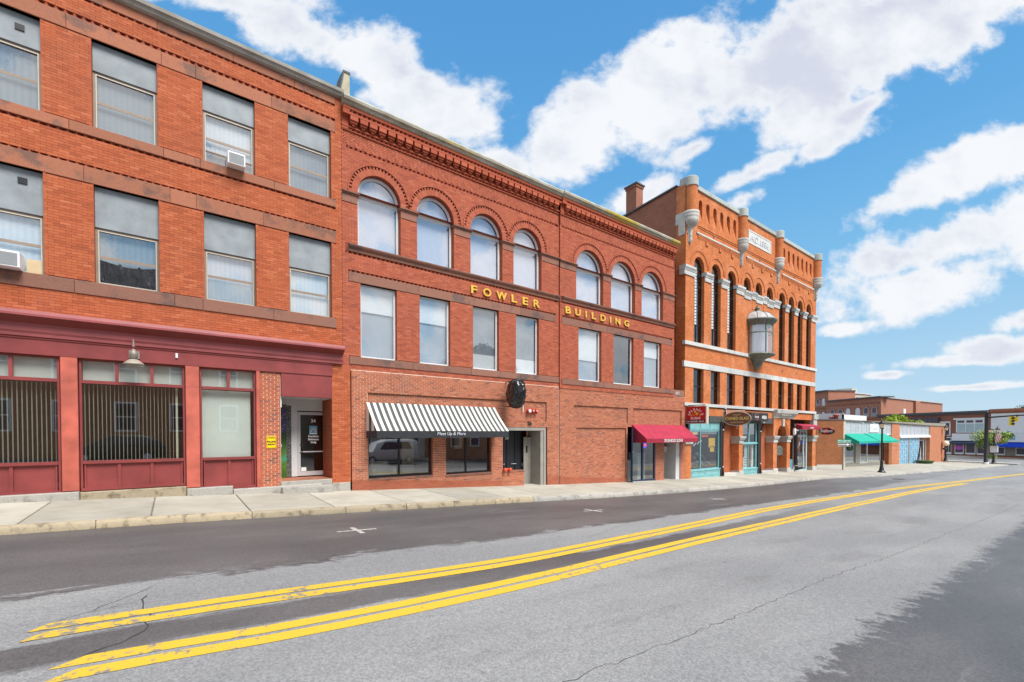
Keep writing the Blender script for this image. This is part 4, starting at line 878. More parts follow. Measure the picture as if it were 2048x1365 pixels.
# ---- ground floor of newer brick
YG = -.04
op = [(5.47,7.95,.09,2.12),(8.53,10.68,.04,2.12),(11.27,13.79,-3,1.97),(19.56,22.03,-3,2.05),(22.86,24.50,-3,2.05)]
zs_ = lambda z: -1.566+round((z+1.566)/.0677)*.0677
pan = [(5.46,13.75,2.23,3.13),(15.52,19.55,2.2,3.07),(20.03,24.62,2.18,3.04),(15.68,19.40,-.78,1.98)]
pan = [(a, b, zs_(c), zs_(d)) for a, b, c, d in pan]; op = [(a, b, zs_(c) if c > -2 else c, zs_(d)) for a, b, c, d in op]
for (xa, xb, edge) in ((4.90, XS-.03, 0), (XS+.03, 25.02, 0)):
    o_ = [h for h in op if h[0] > xa-.1 and h[1] < xb+.1]; p_ = [h for h in pan if h[0] > xa-.1 and h[1] < xb+.1]
    bk = MB(); backing(bk, xa, xb, -1.6, 3.82, YG+.012, o_, .28) if False else backing(bk, xa, xb, -1.6, 3.82, YG+.012, o_+p_, .28, reveal=False)
    for h in o_+p_:
        rv = MB(); y1_ = YG+(.28 if h in o_ else .09)
        rv.quad((h[0],YG+.001,h[2]),(h[0],YG+.001,h[3]),(h[0],y1_,h[3]),(h[0],y1_,h[2])); rv.quad((h[1],y1_,h[2]),(h[1],y1_,h[3]),(h[1],YG+.001,h[3]),(h[1],YG+.001,h[2])); rv.quad((h[0],YG+.001,h[3]),(h[1],YG+.001,h[3]),(h[1],y1_,h[3]),(h[0],y1_,h[3])); rv.quad((h[0],YG+.001,h[2]),(h[0],y1_,h[2]),(h[1],y1_,h[2]),(h[1],YG+.001,h[2])); rv.build('reveal', 'brick_base', FB)
    bk.box(xa, xb, YG+.012, .3, 3.815, 3.855)
    bk.build('shop_wall', 'mortar_light', FB)
    bricks(FB, 'brick_shop', xa, xb, -1.566, 3.855, YG, o_+p_, cw=.21, j=.0135, th=.013, single=[(4.8, 5.9, -.2, 3.9), (5.5,7.4,3.2,3.9)] if xa < 6 else None, single_mat='brick_shop_single', bottom=lambda x: gz(x)-.1, name='shop_brickwork')
    for h in p_:
        bk = MB(); bk.quad((h[0],YG+.082,h[2]),(h[1],YG+.082,h[2]),(h[1],YG+.082,h[3]),(h[0],YG+.082,h[3])); bk.build('panel_wall', 'mortar_light', FB)
        bricks(FB, 'brick_shop', h[0]+.01, h[1]-.01, h[2], h[3], YG+.07, o_, cw=.21, j=.0135, th=.012, name='panel_brickwork')
sm = MB(); sm.box(XS-.03, XS+.03, YG+.02, .1, -1.2, 3.86); sm.build('movement_joint', 'brownstone_dark', FB)
cb = MB(); cb.box(23.77, 24.88, -.05, .2, 3.87, 4.26); cb.build('sill_stone', 'brownstone_dark', FB); cb2 = MB(); cb2.box(23.77,24.86,.02,.2,3.8,3.869); cb2.build('link_wall','brick_tone',FB)
textrect('chalk_mark', '401', 'light_grey', FB, (23.95,-.057,3.98), (1,0,0), .42, .18, ext=.002)
for (a, b, h0, h1) in ((4.90,11.20,.34,.22),(13.82,XS-.05,.4,.42),(XS+.05,19.4,.36,.14)):
    pl = MB(); pl.add([(a,YG-.012,gz(a)-.3),(b,YG-.012,gz(b)-.3),(b,YG-.012,gz(b)+h1),(a,YG-.012,gz(a)+h0),(a,YG+.01,gz(a)+h0),(b,YG+.01,gz(b)+h1)], [(0,1,2,3),(3,2,5,4)]); pl.build('painted_base', 'brick_base', FB)
def dark_window(a, b, z0, z1, xm):
    f = MB(); y = .10; frame_rect(f, a, b, z0, z1, y, y+.08, .07, .06, .09); f.box(xm-.03, xm+.03, y, y+.07, z0+.09, z1-.06); w = f.build('shop_window', 'black_metal', FB)
    pane(w, a+.07, xm-.03, z0+.09, z1-.06, y+.04, 'glass_shop'); pane(w, xm+.03, b-.07, z0+.09, z1-.06, y+.04, 'glass_shop')
    s = MB(); s.box(a-.02, b+.02, -.06, .10, z0-.07, z0-.002); s.build('sill', 'brownstone_dark', w)
    for i in range(3):
        for xx in (a+.1, xm+.06): pass
dark_window(5.47, 7.95, .09, 2.12, 6.66); dark_window(8.53, 10.68, .04, 2.12, 9.52)
ri = MB(); ri.quad((5,4.2,-.6),(11.2,4.2,-.6),(11.2,4.2,2.3),(5,4.2,2.3)); ri.quad((11.2,.2,-.6),(11.2,4.2,-.6),(11.2,4.2,2.3),(11.2,.2,2.3)); ri.build('shop_back_wall', 'panel_grey', FB)
ri = MB(); ri.quad((5,.2,-.25),(11.2,.2,-.25),(11.2,4.2,-.25),(5,4.2,-.25)); ri.quad((5,.2,2.28),(11.2,.2,2.28),(11.2,4.2,2.28),(5,4.2,2.28)); ri.build('shop_floor', 'carpet', FB)
for q_ in ((7.25,7.75,1.2,1.3,-.25),(9.75,10.15,1.4,1.5,1.0)): pt = MB(); pt.box(*q_,2.2); pt.build('partition', 'cream_wall', FB)
ac = thing('armchair', 'cream armchair behind the glass of the shop under the striped awning', 'chair', (6.2,.75,-.25))
b = MB(); b.bbox(5.9,6.55,.45,1.05,-.1,.22,.05); b.build('seat', 'chair_white', ac); b = MB(); b.bbox(5.85,6.6,.95,1.15,-.1,.62,.06); b.build('backrest', 'chair_white', ac)
for x in (5.78,6.56): b = MB(); b.bbox(x,x+.13,.42,1.1,-.2,.42,.04); b.build('armrest', 'chair_white', ac)
# entrance of number 26
en = MB(); en.box(11.27,13.72,-.02,.9,1.80,1.96); en.box(13.60,13.72,-.03,.05,-.85,1.80); en.box(13.42,13.60,.0,.9,-.85,1.80); en.build('entrance_lining', 'grey_paint', FB)
en = MB(); en.box(11.27,13.0,.86,.92,-.85,1.80); db = en.build('entrance_door', 'curtain_black', FB)
for x in (11.55,11.95,12.15,12.6,12.95):
    m = MB(); m.box(x-.03,x+.03,.835,.86,-.7,1.78); m.build('door_stile', 'black_metal', db)
for x in (11.7,12.35): m = MB(); m.tube([(x,.80,.28),(x+.28,.80,.28)], .012, 6); m.build('push_bar', 'silver_text', db)
en = MB(); en.box(13.0,13.42,.70,.75,-.8,1.50); sd_ = en.build('side_door', 'grey_paint', FB); m = MB(); m.box(13.12,13.22,.69,.70,.78,1.10); m.build('door_light', 'ink', sd_)
m = MB(); m.tube([(13.02,.66,1.52),(13.2,.6,1.54),(13.4,.66,1.52)], .02, 6); m.build('door_closer', 'black_metal', sd_)
textrect('transom_number', '26', 'white_flat', db, (12.02,.83,1.40), (1,0,0), .2, .2, ext=.003, bold=.02); textrect('house_number', '26', 'ink', FB, (12.60,YG-.03,2.04), (1,0,0), .24, .18, ext=.01, bold=.02)
kw = MB(); kw.box(11.27,12.43,YG+.013,.22,-1.0,.02); kw.build('knee_wall', 'mortar_light', FB); bricks(FB, 'brick_shop', 11.255, 12.445, -.98, .0, YG, [], cw=.21, j=.0135, th=.013, name='knee_brickwork'); kw = MB(); kw.box(11.25,12.45,YG-.02,.24,.0,.055); kw.build('knee_cap', 'brownstone', FB)
th_ = MB(); th_.box(11.28,13.72,-.03,.9,-.95,-.72); th_.build('threshold', 'granite', FB)
# sushi shopfront
sf = MB(); y = -.02; 
frame_rect(sf, 19.98, 22.02, -1.2, 2.04, y, y+.1, .07, .06, .30); sf.box(20.85,20.97,y,y+.09,-.9,1.98); ss = sf.build('sushi_shopfront', 'navy_paint', FB)
pane(ss, 20.05,20.85,-.9,1.98,y+.05,'glass_shop'); pane(ss, 20.97,21.95,-.9,1.98,y+.05,'glass_shop')
dl = MB(); dl.obox((19.72,-.22,.45),(.25,.20,0),(-.018,.022,0),(0,0,1.47)); od = dl.build('open_door_leaf', 'navy_paint', FB)
for (dx, z, wd, hh, mt) in ((-.10,.50,.10,.13,'sky_blue_paint'),(.08,.52,.09,.10,'white_flat'),(.08,.66,.10,.05,'white_flat')):
    m = MB(); m.obox((19.745+dx,-.255+dx*.8,z+.0),(wd*.62,wd*.5,0),(-.003,.004,0),(0,0,hh)); m.build('sticker', mt, od)
textrect('door_lettering', 'ID', 'gold_flat', od, (19.70,-.268,-.18), (.78,.62,0), .22, .14, ext=.003)
m = MB(); m.box(20.2,21.2,.9,1.5,-1.1,.15); m.build('counter', 'light_grey', FB); m = MB(); m.box(21.1,21.8,.5,1.1,-1.1,.55); m.build('fridge', 'pale_teal', FB)
ri = MB(); ri.quad((19.6,3.5,-1.2),(24.6,3.5,-1.2),(24.6,3.5,2.1),(19.6,3.5,2.1)); ri.quad((19.6,.15,-1.15),(24.6,.15,-1.15),(24.6,3.5,-1.15),(19.6,3.5,-1.15)); ri.quad((19.6,.15,2.06),(24.6,.15,2.06),(24.6,3.5,2.06),(19.6,3.5,2.06)); ri.build('sushi_room', 'carpet', FB)
on = thing('open_sign', 'small glowing red and blue open sign inside the sushi shop window', 'sign', (21.2,.12,.95)); m = MB(); m.lathe([(0,0),(.17,0),(.17,.02),(0,.02)], (0,0,0), 20, smooth=False); m.v = [(21.25+x*1.25, .14+z, 1.0+y_) for x, y_, z in m.v]; m.build('backing', 'neon_blue', on); textrect('lettering', 'OPEN', 'neon_red', on, (21.10,.13,.94), (1,0,0), .3, .13, ext=.006, bold=.03)
m = MB(); m.box(22.86,24.48,.78,.82,-1.3,2.04); m.box(24.10,24.50,.0,.8,-1.3,2.05); sdoor = m.build('recess_lining', 'light_grey', FB)
m = MB(); m.box(22.92,23.9,.74,.78,-1.12,1.9); m.build('recess_door', 'grey_paint', FB); m = MB(); m.box(22.86,24.5,-.02,.8,-1.5,-1.10); m.build('threshold','granite',FB)
mbx = thing('mailbox', 'small pale mailbox beside the grey door under the crimson awning', 'mailbox', (23.9,.70,.55)); m = MB(); m.bbox(23.66,24.06,.58,.73,.55,.86,.02); m.build('box', 'white_paint', mbx); m = MB(); m.bbox(23.64,24.08,.56,.73,.86,.93,.01); m.build('lid', 'grey_paint', mbx); m = MB(); m.tube([(23.86,.575,.70),(23.86,.565,.70)], .03, 10); m.build('lock', 'ink', mbx)
# ---- awnings
def awning(name, label, x0, x1, zt, proj, zf, zv, yw, mats, stripes=0, curve=0., valance='black_cloth', side=None, group=None):
    t_ = thing(name, label, 'awning', ((x0+x1)/2, yw, zv), group)
    n_ = stripes or 1; K = 8
    prof = [(yw-proj*(k/K), zt+(zf-zt)*(k/K)-curve*math.sin(math.pi*k/K)) for k in range(K+1)]
    pitch = (x1-x0)/n_
    for i in range(n_):
        m = MB(); a, b = x0+i*pitch, x0+(i+1)*pitch
        for (y, z) in prof: m.v += [(a, y, z), (b, y, z)]
        for (y, z) in prof: m.v += [(a, y+.004, z-.006), (b, y+.004, z-.006)]
        o = 2*(K+1); m.f = [[2*k, 2*k+2, 2*k+3, 2*k+1] for k in range(K)]+[[o+2*k, o+2*k+1, o+2*k+3, o+2*k+2] for k in range(K)]; m.smooth = set(range(len(m.f)))
        m.build('stripe' if stripes else 'canopy', mats[i % len(mats)], t_)
    for x, s in ((x0, 1), (x1, -1)):
        if stripes:
            for k in range(4):
                m = MB(); ya = yw-proj*k/4; yb = yw-proj*(k+1)/4
                zf_ = lambda y: zt+(zf-zt)*((yw-y)/proj)-curve*math.sin(math.pi*(yw-y)/proj)
                m.quad((x, ya, zf), (x, yb, zf), (x, yb, zf_(yb)), (x, ya, zf_(ya))); m.build('side_stripe', mats[k % 2], t_)
        else:
            m = MB(); m.add([(x, yw, zf), (x, yw-proj, zf)]+[(x, y, z) for y, z in reversed(prof)], [tuple(range(K+3))]); m.build('side_panel', side or mats[0], t_)
    m = MB(); y = yw-proj; nv = 40
    for i in range(nv+1):
        x = x0+(x1-x0)*i/nv; w_ = .006*math.sin(i*1.3)+.004*math.sin(i*.5); m.v += [(x, y-.003, zf), (x, y-.003+w_, zv+.006*math.sin(i*.9))]
        if i: m.f.append([2*i-2, 2*i-1, 2*i+1, 2*i])
    m.quad((x0, yw, zf), (x0, y, zf), (x0, y, zv), (x0, yw, zv)); m.quad((x1, yw, zf), (x1, y, zf), (x1, y, zv), (x1, yw, zv)); m.build('valance', valance, t_)
    m = MB()
    for x in (x0+.03, (x0+x1)/2, x1-.03): m.tube([(x, yw, zf-.02), (x, y+.03, zf-.02)], .012, 6); m.tube([(x, yw, zt-.04), (x, y+.03, zf-.03)], .012, 6)
    m.tube([(x0+.03, y+.03, zf-.03), (x1-.03, y+.03, zf-.03)], .014, 6); m.build('frame', 'light_grey', t_)
    return t_
aw = awning('awning', 'black and white striped shop awning with a dark valance', 5.40, 10.84, 2.76, 1.0, 1.765, 1.52, YG-.01, ['cream_cloth', 'charcoal_cloth'], 49, .035)
textrect('lettering', 'Meet Up & More', 'silver_text', aw, (7.62,-1.068,1.575), (1,0,0), 1.18, .15, ext=.003, shear=.15)
aw = awning('awning', 'plain crimson awning over the sushi shop door', 19.90, 24.85, 2.15, .95, 1.38, 1.16, YG-.01, ['crimson_cloth'], 0, .01, 'crimson_dark', 'crimson_dark')
textrect('lettering', 'SPLENDID SUSHI', 'white_flat', aw, (21.45,-1.018,1.185), (1,0,0), 1.75, .17, ext=.003)
# ---- bagged sign, alarms, standpipe
bg_ = thing('bagged_sign', 'projecting oval sign wrapped in a black plastic bag', 'sign', (11.55,-.7,3.4))
m = MB(); nu, nv = 44, 26; 
for j in range(nv+1):
    ph = math.pi*j/nv
    for i in range(nu):
        t_ = 2*math.pi*i/nu; k_ = 1+.05*math.sin(5*t_+2*ph)+.035*math.sin(9*t_-4*ph+1)+.03*math.sin(13*ph+3*t_); 
        rx, ry, rz = .30, .50, .60
        sx_ = math.copysign(abs(math.cos(t_))**.7, math.cos(t_)); m.v.append((11.42+rx*sx_*abs(math.sin(ph))**.6*k_, -.78+ry*math.sin(t_)*abs(math.sin(ph))**.7*k_, 3.33+rz*math.cos(ph)*(1+.03*math.sin(4*t_))))
m.f = [[j*nu+i, j*nu+(i+1) % nu, (j+1)*nu+(i+1) % nu, (j+1)*nu+i] for j in range(nv) for i in range(nu)]; m.smooth = set(range(len(m.f))); m.build('bag', 'bag_plastic', bg_)
m = MB(); m.tube([(11.42,YG,3.85),(11.42,-.9,3.90)], .02, 8); m.tube([(11.42,YG,2.82),(11.42,-.6,2.80)], .018, 8); m.tube([(12.05,YG,3.08),(12.05,-.1,2.72)], .015, 6); m.build('bracket', 'black_metal', bg_)
for i, (x, kind) in enumerate(((12.68,'bell'),(12.90,'box'),(13.10,'box'))):
    t_ = thing('fire_alarm', ['round white faced red fire bell beside two red alarm boxes', 'middle red alarm strobe box next to the white fire bell', 'right hand red alarm strobe box above number 26'][i], 'fire alarm', (x,YG,2.55))
    m = MB(); m.lathe([(0,.0),(.115,.0),(.12,.03),(.10,.09),(0,.10)] if kind == 'bell' else [(0,0),(.09,0),(.09,.09),(0,.1)], (0,0,0), 18 if kind == 'bell' else 4); m.v = [(x+a, YG-.002-c_, 2.66+b_*(1 if kind == 'bell' else 1.25)) for a, b_, c_ in m.v]; m.build('body', 'red_paint', t_)
    m = MB(); m.lathe([(0,0),(.085 if kind == 'bell' else .04,0),(.07 if kind == 'bell' else .03,.025),(0,.03)], (0,0,0), 16); m.v = [(x+a, YG-.10-c_, 2.66+b_) for a, b_, c_ in m.v]; m.build('face', 'white_paint' if kind == 'bell' else 'light_grey', t_)
cd = MB(); cd.box(12.34,12.37,YG-.03,YG-.001,2.62,3.05); tag(cd.build('conduit', 'white_paint'), 'short white conduit on brick left of the alarms', 'conduit')
sp_ = thing('standpipe', 'red twin fire hose connection above the low brick wall', 'standpipe', (11.4,-.1,.10))
for (x, c_) in ((11.33, 0), (11.60, 1)):
    m = MB(); m.lathe([(0,.0),(.055,.0),(.06,.05),(.075,.06),(.075,.12),(.05,.13),(0,.13)], (0,0,0), 14); m.v = [(x+a-.02, YG-.02-z_*1.2, .12+b_) for a, b_, z_ in m.v]; m.build('cap', 'orange_red', sp_)
m = MB(); m.tube([(11.30,-.03,.12),(11.68,-.03,.12)], .06, 10); m.build('pipe', 'orange_red', sp_)
# ------------------------------------------------------------------ the 1886 bank block
BB = thing('brick_building', 'tall orange brick block with white stone bands and corner turrets dated 1886', 'building', (24.95, 0, -1.2))
X0, X1 = 24.95, 45.28
TA = [(25.95,27.12),(27.98,29.15),(30.03,31.16)]; TM = [(32.26,33.29),(34.04,35.06),(35.81,36.86)]; TR = [(37.93,39.0),(39.68,40.73),(41.43,42.43),(43.2,44.2)]
tall = [(a, b, 7.33, 12.72-(b-a)/2, (b-a)/2) for a, b in TA+TR]; mid = [(a, b, 11.74, 12.72-(b-a)/2, (b-a)/2) for a, b in TM]
low = [(a, b, 3.56, 5.74) for a, b in TA+TM+TR]
slots = [(c-.2, c+.2, 15.0, 16.08, .2) for c in (26.62,27.48,28.34,29.20,30.06,30.92)]+[(c-.19, c+.19, 15.0, 16.08, .19) for c in (38.72,39.60,40.48,41.36,42.24,43.12,44.0)]
slots = [h for h in slots]
b = MB(); backing(b, X0, X1, 3.3, 13.2, 0, tall+mid+low, .34); backing(b, X0, X1, 13.2, 16.78, 0, slots, .02, reveal=False); b.build('facade', 'brick_orange', BB)
for h in slots:
    m = MB(); xa, xb, za, zb, r = h; cx = (xa+xb)/2
    arc = [(cx-r*math.cos(math.pi*i/10), zb+r*math.sin(math.pi*i/10)) for i in range(11)]; yb = lambda z: .002+.26*min(1, (z-za)/(1.0))
    pts = [(xb, za), (xa, za)]+arc
    for (p, q), (s, u) in zip(pts[1:-1], pts[2:]): m.quad((p,0,q),(s,0,u),(s,yb(u),u),(p,yb(q),q))
    m.quad((xb,0,zb),(xb,0,za),(xb,yb(za),za),(xb,yb(zb),zb)); m.add([(p, yb(q), q) for p, q in arc]+[(xb, yb(za), za), (xa, yb(za), za)], [tuple(range(13))]); m.build('slot', 'brick_orange', BB)
# arch hoods
for h in tall+mid:
    xa, xb, za, zb, r = h; cx = (xa+xb)/2; m = MB(); r0, r1 = r+.33, r+.41
    for i in range(20):
        t0, t1 = math.pi*i/20, math.pi*(i+1)/20; p = [(cx-rr_*math.cos(t_), y, zb+rr_*math.sin(t_)) for (rr_, t_, y) in ((r0,t0,-.035),(r1,t0,-.035),(r1,t1,-.035),(r0,t1,-.035),(r0,t0,.01),(r1,t0,.01),(r1,t1,.01),(r0,t1,.01))]
        m.add(p, [(0,1,2,3),(0,3,7,4),(1,5,6,2)])
    m.build('hood_mould', 'brick_orange', BB)
# windows: dark sashes, pale grey strips in the first tall ones
def dark_sash(a, b, z0, z1, arch=0., grid=False):
    y = .19; f = MB(); frame_rect(f, a+.005, b-.005, z0, z1, y, y+.06, .07); n_ = 3 if z1-z0 > 3 else 1
    if n_ == 1 and z1-z0 > 1.2: f.box(a+.07, b-.07, y-.02, y+.05, (z0+z1)/2-.04, (z0+z1)/2+.04)
    if n_ == 3:
        for k in (1, 2, 3): zz_ = z0+(z1-z0)*k/4; f.box(a+.07, b-.07, y-.01, y+.05, zz_-.03, zz_+.03)
        f.box((a+b)/2-.025, (a+b)/2+.025, y, y+.05, z0+.07, z1-.07)
    w = f.build('window', 'black_metal', BB)
    pane(w, a+.06, b-.06, z0+.06, z1-.06, y+.03, 'glass_dark')
    if arch:
        cx = (a+b)/2; g_ = MB(); g_.add([(cx-arch*math.cos(math.pi*i/16), y+.03, z1+arch*math.sin(math.pi*i/16)) for i in range(17)], [tuple(range(16, -1, -1))]); g_.build('fan_pane', 'glass_dark', w)
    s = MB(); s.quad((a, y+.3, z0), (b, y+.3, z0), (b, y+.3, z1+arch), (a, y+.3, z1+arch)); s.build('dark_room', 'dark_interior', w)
    if grid:
        g_ = MB(); nz = int((z1-z0)*.72/.19)
        for i in range(nz): zc_ = z0+(z1-z0)*.25+i*.19; g_.box(a+.33, a+.56, y-.02, y-.012, zc_, zc_+.15)
        g_.build('pale_strips', 'light_grey', w)
for i, h in enumerate(tall): dark_sash(h[0], h[1], h[2], h[3], h[4], i < 3)
for h in mid: dark_sash(h[0], h[1], h[2], h[3], h[4])
for h in low: dark_sash(h[0], h[1], h[2], h[3])
# stone bands and capitals
def band(name, z0, z1, y0, xs_, mat='white_stone'): blocks(BB, name, mat, xs_, z0, z1, y0, .1, .004, .006)
sg = lambda n_: [24.86+(45.36-24.86)*i/n_ for i in range(n_+1)]
band('stone_band', 3.36, 3.555, -.10, sg(8)); band('stone_band', 5.745, 6.10, -.04, sg(7)); band('stone_band', 7.10, 7.325, -.10, sg(8)); band('string_course', 14.10, 14.20, -.07, [26.15,29,31.6]); band('string_course', 14.10, 14.20, -.07, [32.5,35,37.4]); band('string_course', 14.10, 14.20, -.07, [38.3,41.5,44.8])
def capital(a, b, z0=11.34, z1=11.88):
    m = MB(); m.box(a, b, -.06, .30, z0, z0+.26); m.box(a-.02, b+.02, -.09, .30, z0+.26, z0+.31); m.profx([(.30,z0+.31),(-.10,z0+.31),(-.16,z0+.42),(-.16,z1),(.30,z1)], a-.03, b+.03); o = m.build('capital', 'white_stone', BB)
    for k in range(max(1, int((b-a)/.26))):
        q = MB(); xx = a+.13+k*.26
        if xx+.1 < b: q.bbox(xx-.06, xx+.06, -.075, -.05, z0+.06, z0+.20, .02); q.build('rosette', 'white_stone', o)
cps = [(24.82,25.93),(27.14,27.96),(29.17,30.01),(31.18,32.24),(36.88,37.91),(39.02,39.66),(40.75,41.41),(42.45,43.18),(44.22,45.34)]
for a, c in cps: capital(a, c)
for a, c, z in ((32.27,33.28,11.20),(33.31,34.02,11.32),(34.05,35.05,11.20),(35.08,35.79,11.32),(35.82,36.85,11.20)): capital(a, c, z, z+.53 if z < 11.3 else z+.5)
# brick corbels below the string course
for (a, c) in ((26.3,31.5),(32.6,37.3),(38.4,44.7)):
    m = MB(); m.box(a, c, -.05, .05, 14.02, 14.10); m.box(a, c, -.035, .05, 13.92, 13.99); m.box(a, c, -.02, .05, 13.83, 13.89); m.box(a, c, -.03, .05, 14.62, 14.67); m.box(a, c, -.03, .05, 14.50, 14.55); m.build('corbel_course', 'brick_orange', BB)
    for k in range(3): xx = a+(c-a)*(k+.65)/3.2; m = MB(); m.box(xx-.14, xx+.14, -.06, .05, 13.60, 13.83); m.build('corbel', 'brick_orange', BB)
for xx in (33.68,35.42): m = MB(); m.box(xx-.2, xx+.2, -.03, .05, 10.62, 11.15); m.build('brick_pendant', 'brick_orange', BB)
# parapet, turrets and their stone corbels
for a, c in ((25.8,31.42),(32.12,37.16),(37.88,44.6)): m = MB(); m.profx([(-.09,16.78),(-.10,17.0),(-.05,17.06),(.45,17.06),(.45,16.78)], a, c); m.build('coping', 'coping_grey', BB)
for xc, r in ((25.40,.40),(31.78,.35),(37.52,.35),(45.02,.40)):
    m = MB(); m.lathe([(r,15.08),(r,16.70)], (xc,-.06,0), 20, math.pi, 2*math.pi); m.box(xc-r, xc+r, -.06, .1, 15.08, 16.70); tu = m.build('turret', 'brick_orange', BB)
    m = MB(); m.lathe([(r,16.62),(r+.05,16.64),(r+.05,17.14),(r+.02,17.18),(r-.1,17.21),(0,17.23)], (xc,-.06,0), 24, smooth=False); m.box(xc-r-.04, xc+r+.04, -.06, .4, 16.63, 17.17); m.build('turret_cap', 'coping_grey', tu)
    m = MB(); k = r/.66; m.lathe([(0,13.20),(.06*k,13.24),(.17*k,13.42),(.20*k,13.55),(.17*k,13.66),(.21*k,13.70),(.22*k,13.74),(.17*k,13.80),(.26*k,14.05),(.30*k,14.20),(.36*k,14.24),(.60*k,14.34),(.74*k,14.50),(.80*k,14.68),(.76*k,14.72),(.82*k,14.77),(.82*k,14.87),(.78*k,14.92),(.84*k,14.98),(.84*k,15.10),(r,15.12)], (xc,-.06,0), 26); m.build('turret_corbel', 'limestone', tu)
    m = MB(); m.box(xc-.62*k, xc+.62*k, -.03, .1, 14.45, 15.1); m.box(xc-.45*k, xc+.45*k, -.03, .1, 13.85, 14.45); m.box(xc-.28*k, xc+.28*k, -.03, .1, 13.35, 13.85); m.build('corbel_backing', 'limestone', tu)
st = MB(); st.box(24.92,25.35,.02,.65,14.45,15.10); st.box(24.92,25.25,.02,.45,13.75,14.45); st.build('corner_stone', 'limestone', BB)
dp = MB(); frame_rect(dp, 32.84, 36.40, 15.22, 16.18, -.03, .05, .10); dp.box(32.9,36.35,-.012,.05,15.28,16.12); dt = dp.build('date_stone', 'white_stone', BB); textrect('carved_date', 'A.D.1886.', 'light_grey', dt, (33.12,-.02,15.46), (1,0,0), 3.0, .46, ext=.022, bold=.01)
# side wall, roof, chimney
sd = MB(); sd.add([(25.0,.001,-1.6),(25.0,16,-1.6),(25.0,16,15.6),(25.0,5.2,16.5),(25.0,.6,16.85),(25.0,.001,16.85)], [(0,5,4,3,2,1)]); sd.box(45.2,45.27,.001,16,-1.6,16.6); sd.box(25.05,45.2,15.9,16,-1.6,15.5); sd.build('side_wall', 'brick_side', BB)
qn = MB(); qn.box(24.945,25.0,0.0,.62,3.3,16.75); qn.build('corner_return', 'brick_orange', BB)
rp = MB(); rp.add([(24.9,.6,16.83),(24.9,5.2,16.48),(24.9,16,15.55),(45.25,16,15.55),(45.25,5.2,16.4),(45.25,.6,16.6),(24.9,.6,16.93),(24.9,5.2,16.60),(24.9,16,15.7)], [(0,1,7,6),(1,2,8,7),(6,7,4,5),(7,8,3,4)]); rp.build('roof', 'roof_dark', BB)
ch = MB(); ch.box(25.1,25.82,3.75,4.6,16.2,18.35); ch.box(25.06,25.86,3.7,4.65,18.30,18.45); cho = ch.build('chimney', 'brick_side', BB); c2 = MB(); c2.box(25.0,25.92,3.64,4.71,18.45,18.54); c2.build('chimney_cap', 'roof_dark', cho)
alley = MB(); alley.quad((23.7,9,-1.3),(25.0,9,-1.3),(25.0,9,12),(23.7,9,12)); alley.build('alley_wall', 'brick_side', BB)
for i, (x, z) in enumerate(((33.2,6.6),(38.6,6.6),(41.2,6.6),(28.2,14.4),(34.6,14.35),(40.6,14.35))): m = MB(); m.tube([(x,.0,z),(x,-.04,z)], .07, 10); m.build('anchor_plate', 'brownstone_dark', BB)
# oriel of bronze and curved glass
ox = 34.05; oc = (ox, -.02, 0); a0, a1 = math.pi, 2*math.pi
orl = thing('oriel', 'rounded bronze and glass oriel hanging on the orange brick facade', 'oriel window', (ox, 0, 6.2))
m = MB(); m.lathe([(1.10,9.36),(1.14,9.40),(1.16,9.52),(1.24,9.56),(1.32,9.66),(1.36,9.74),(1.36,9.80),(1.28,9.82)], oc, 24, a0, a1); m.build('cornice', 'bronze', orl)
m = MB(); m.lathe([(1.28,9.82),(1.20,9.98),(.95,10.22),(.55,10.42),(.22,10.50),(.0,10.52)], oc, 24, a0, a1); dm = m.build('dome', 'bronze_grey', orl)
for k in range(7):
    t_ = math.pi+math.pi*k/6; m = MB(); m.tube([(ox+r_*math.cos(t_), -.02+r_*math.sin(t_), z_) for r_, z_ in ((1.28,9.83),(1.20,9.99),(.95,10.23),(.55,10.43),(.22,10.51))], .022, 5); m.build('dome_rib', 'bronze', dm)
m = MB(); m.lathe([(.22,10.46),(.20,10.56),(.10,10.60),(.15,10.66),(.17,10.74),(.08,10.82),(.06,10.88),(.03,10.96),(.0,11.08)], (ox,-.14,0), 12); m.build('finial', 'bronze', orl)
m = MB(); m.lathe([(1.07,7.42),(1.07,9.36)], oc, 32, a0, a1); m.build('curved_glass', 'glass_upper', orl)
m = MB(); m.lathe([(.80,7.42),(.80,9.36)], oc, 16, a0, a1); m.build('inner_sheen', 'sheen_lilac', orl)  # pale sheet toned as the grey-white reflection on the curved glass
m = MB(); m.lathe([(1.085,8.80),(1.105,8.80),(1.105,8.88),(1.085,8.88)], oc, 24, a0, a1, False)
for k in range(4): t_ = math.pi+.06+(math.pi-.12)*k/3; m.obox((ox+1.09*math.cos(t_), -.02+1.09*math.sin(t_), 8.39), (.028*math.cos(t_), .028*math.sin(t_), 0), (-.035*math.sin(t_), .035*math.cos(t_), 0), (0, 0, .97))
m.build('mullion', 'bronze', orl)
m = MB(); m.lathe([(.0,6.20),(.08,6.22),(.12,6.30),(.09,6.37),(.14,6.40),(.30,6.47),(.42,6.60),(.46,6.72),(.52,6.88),(.70,7.04),(.98,7.16),(1.22,7.24),(1.27,7.30),(1.24,7.36),(1.10,7.42)], oc, 24, a0, a1); m.build('base', 'bronze', orl)
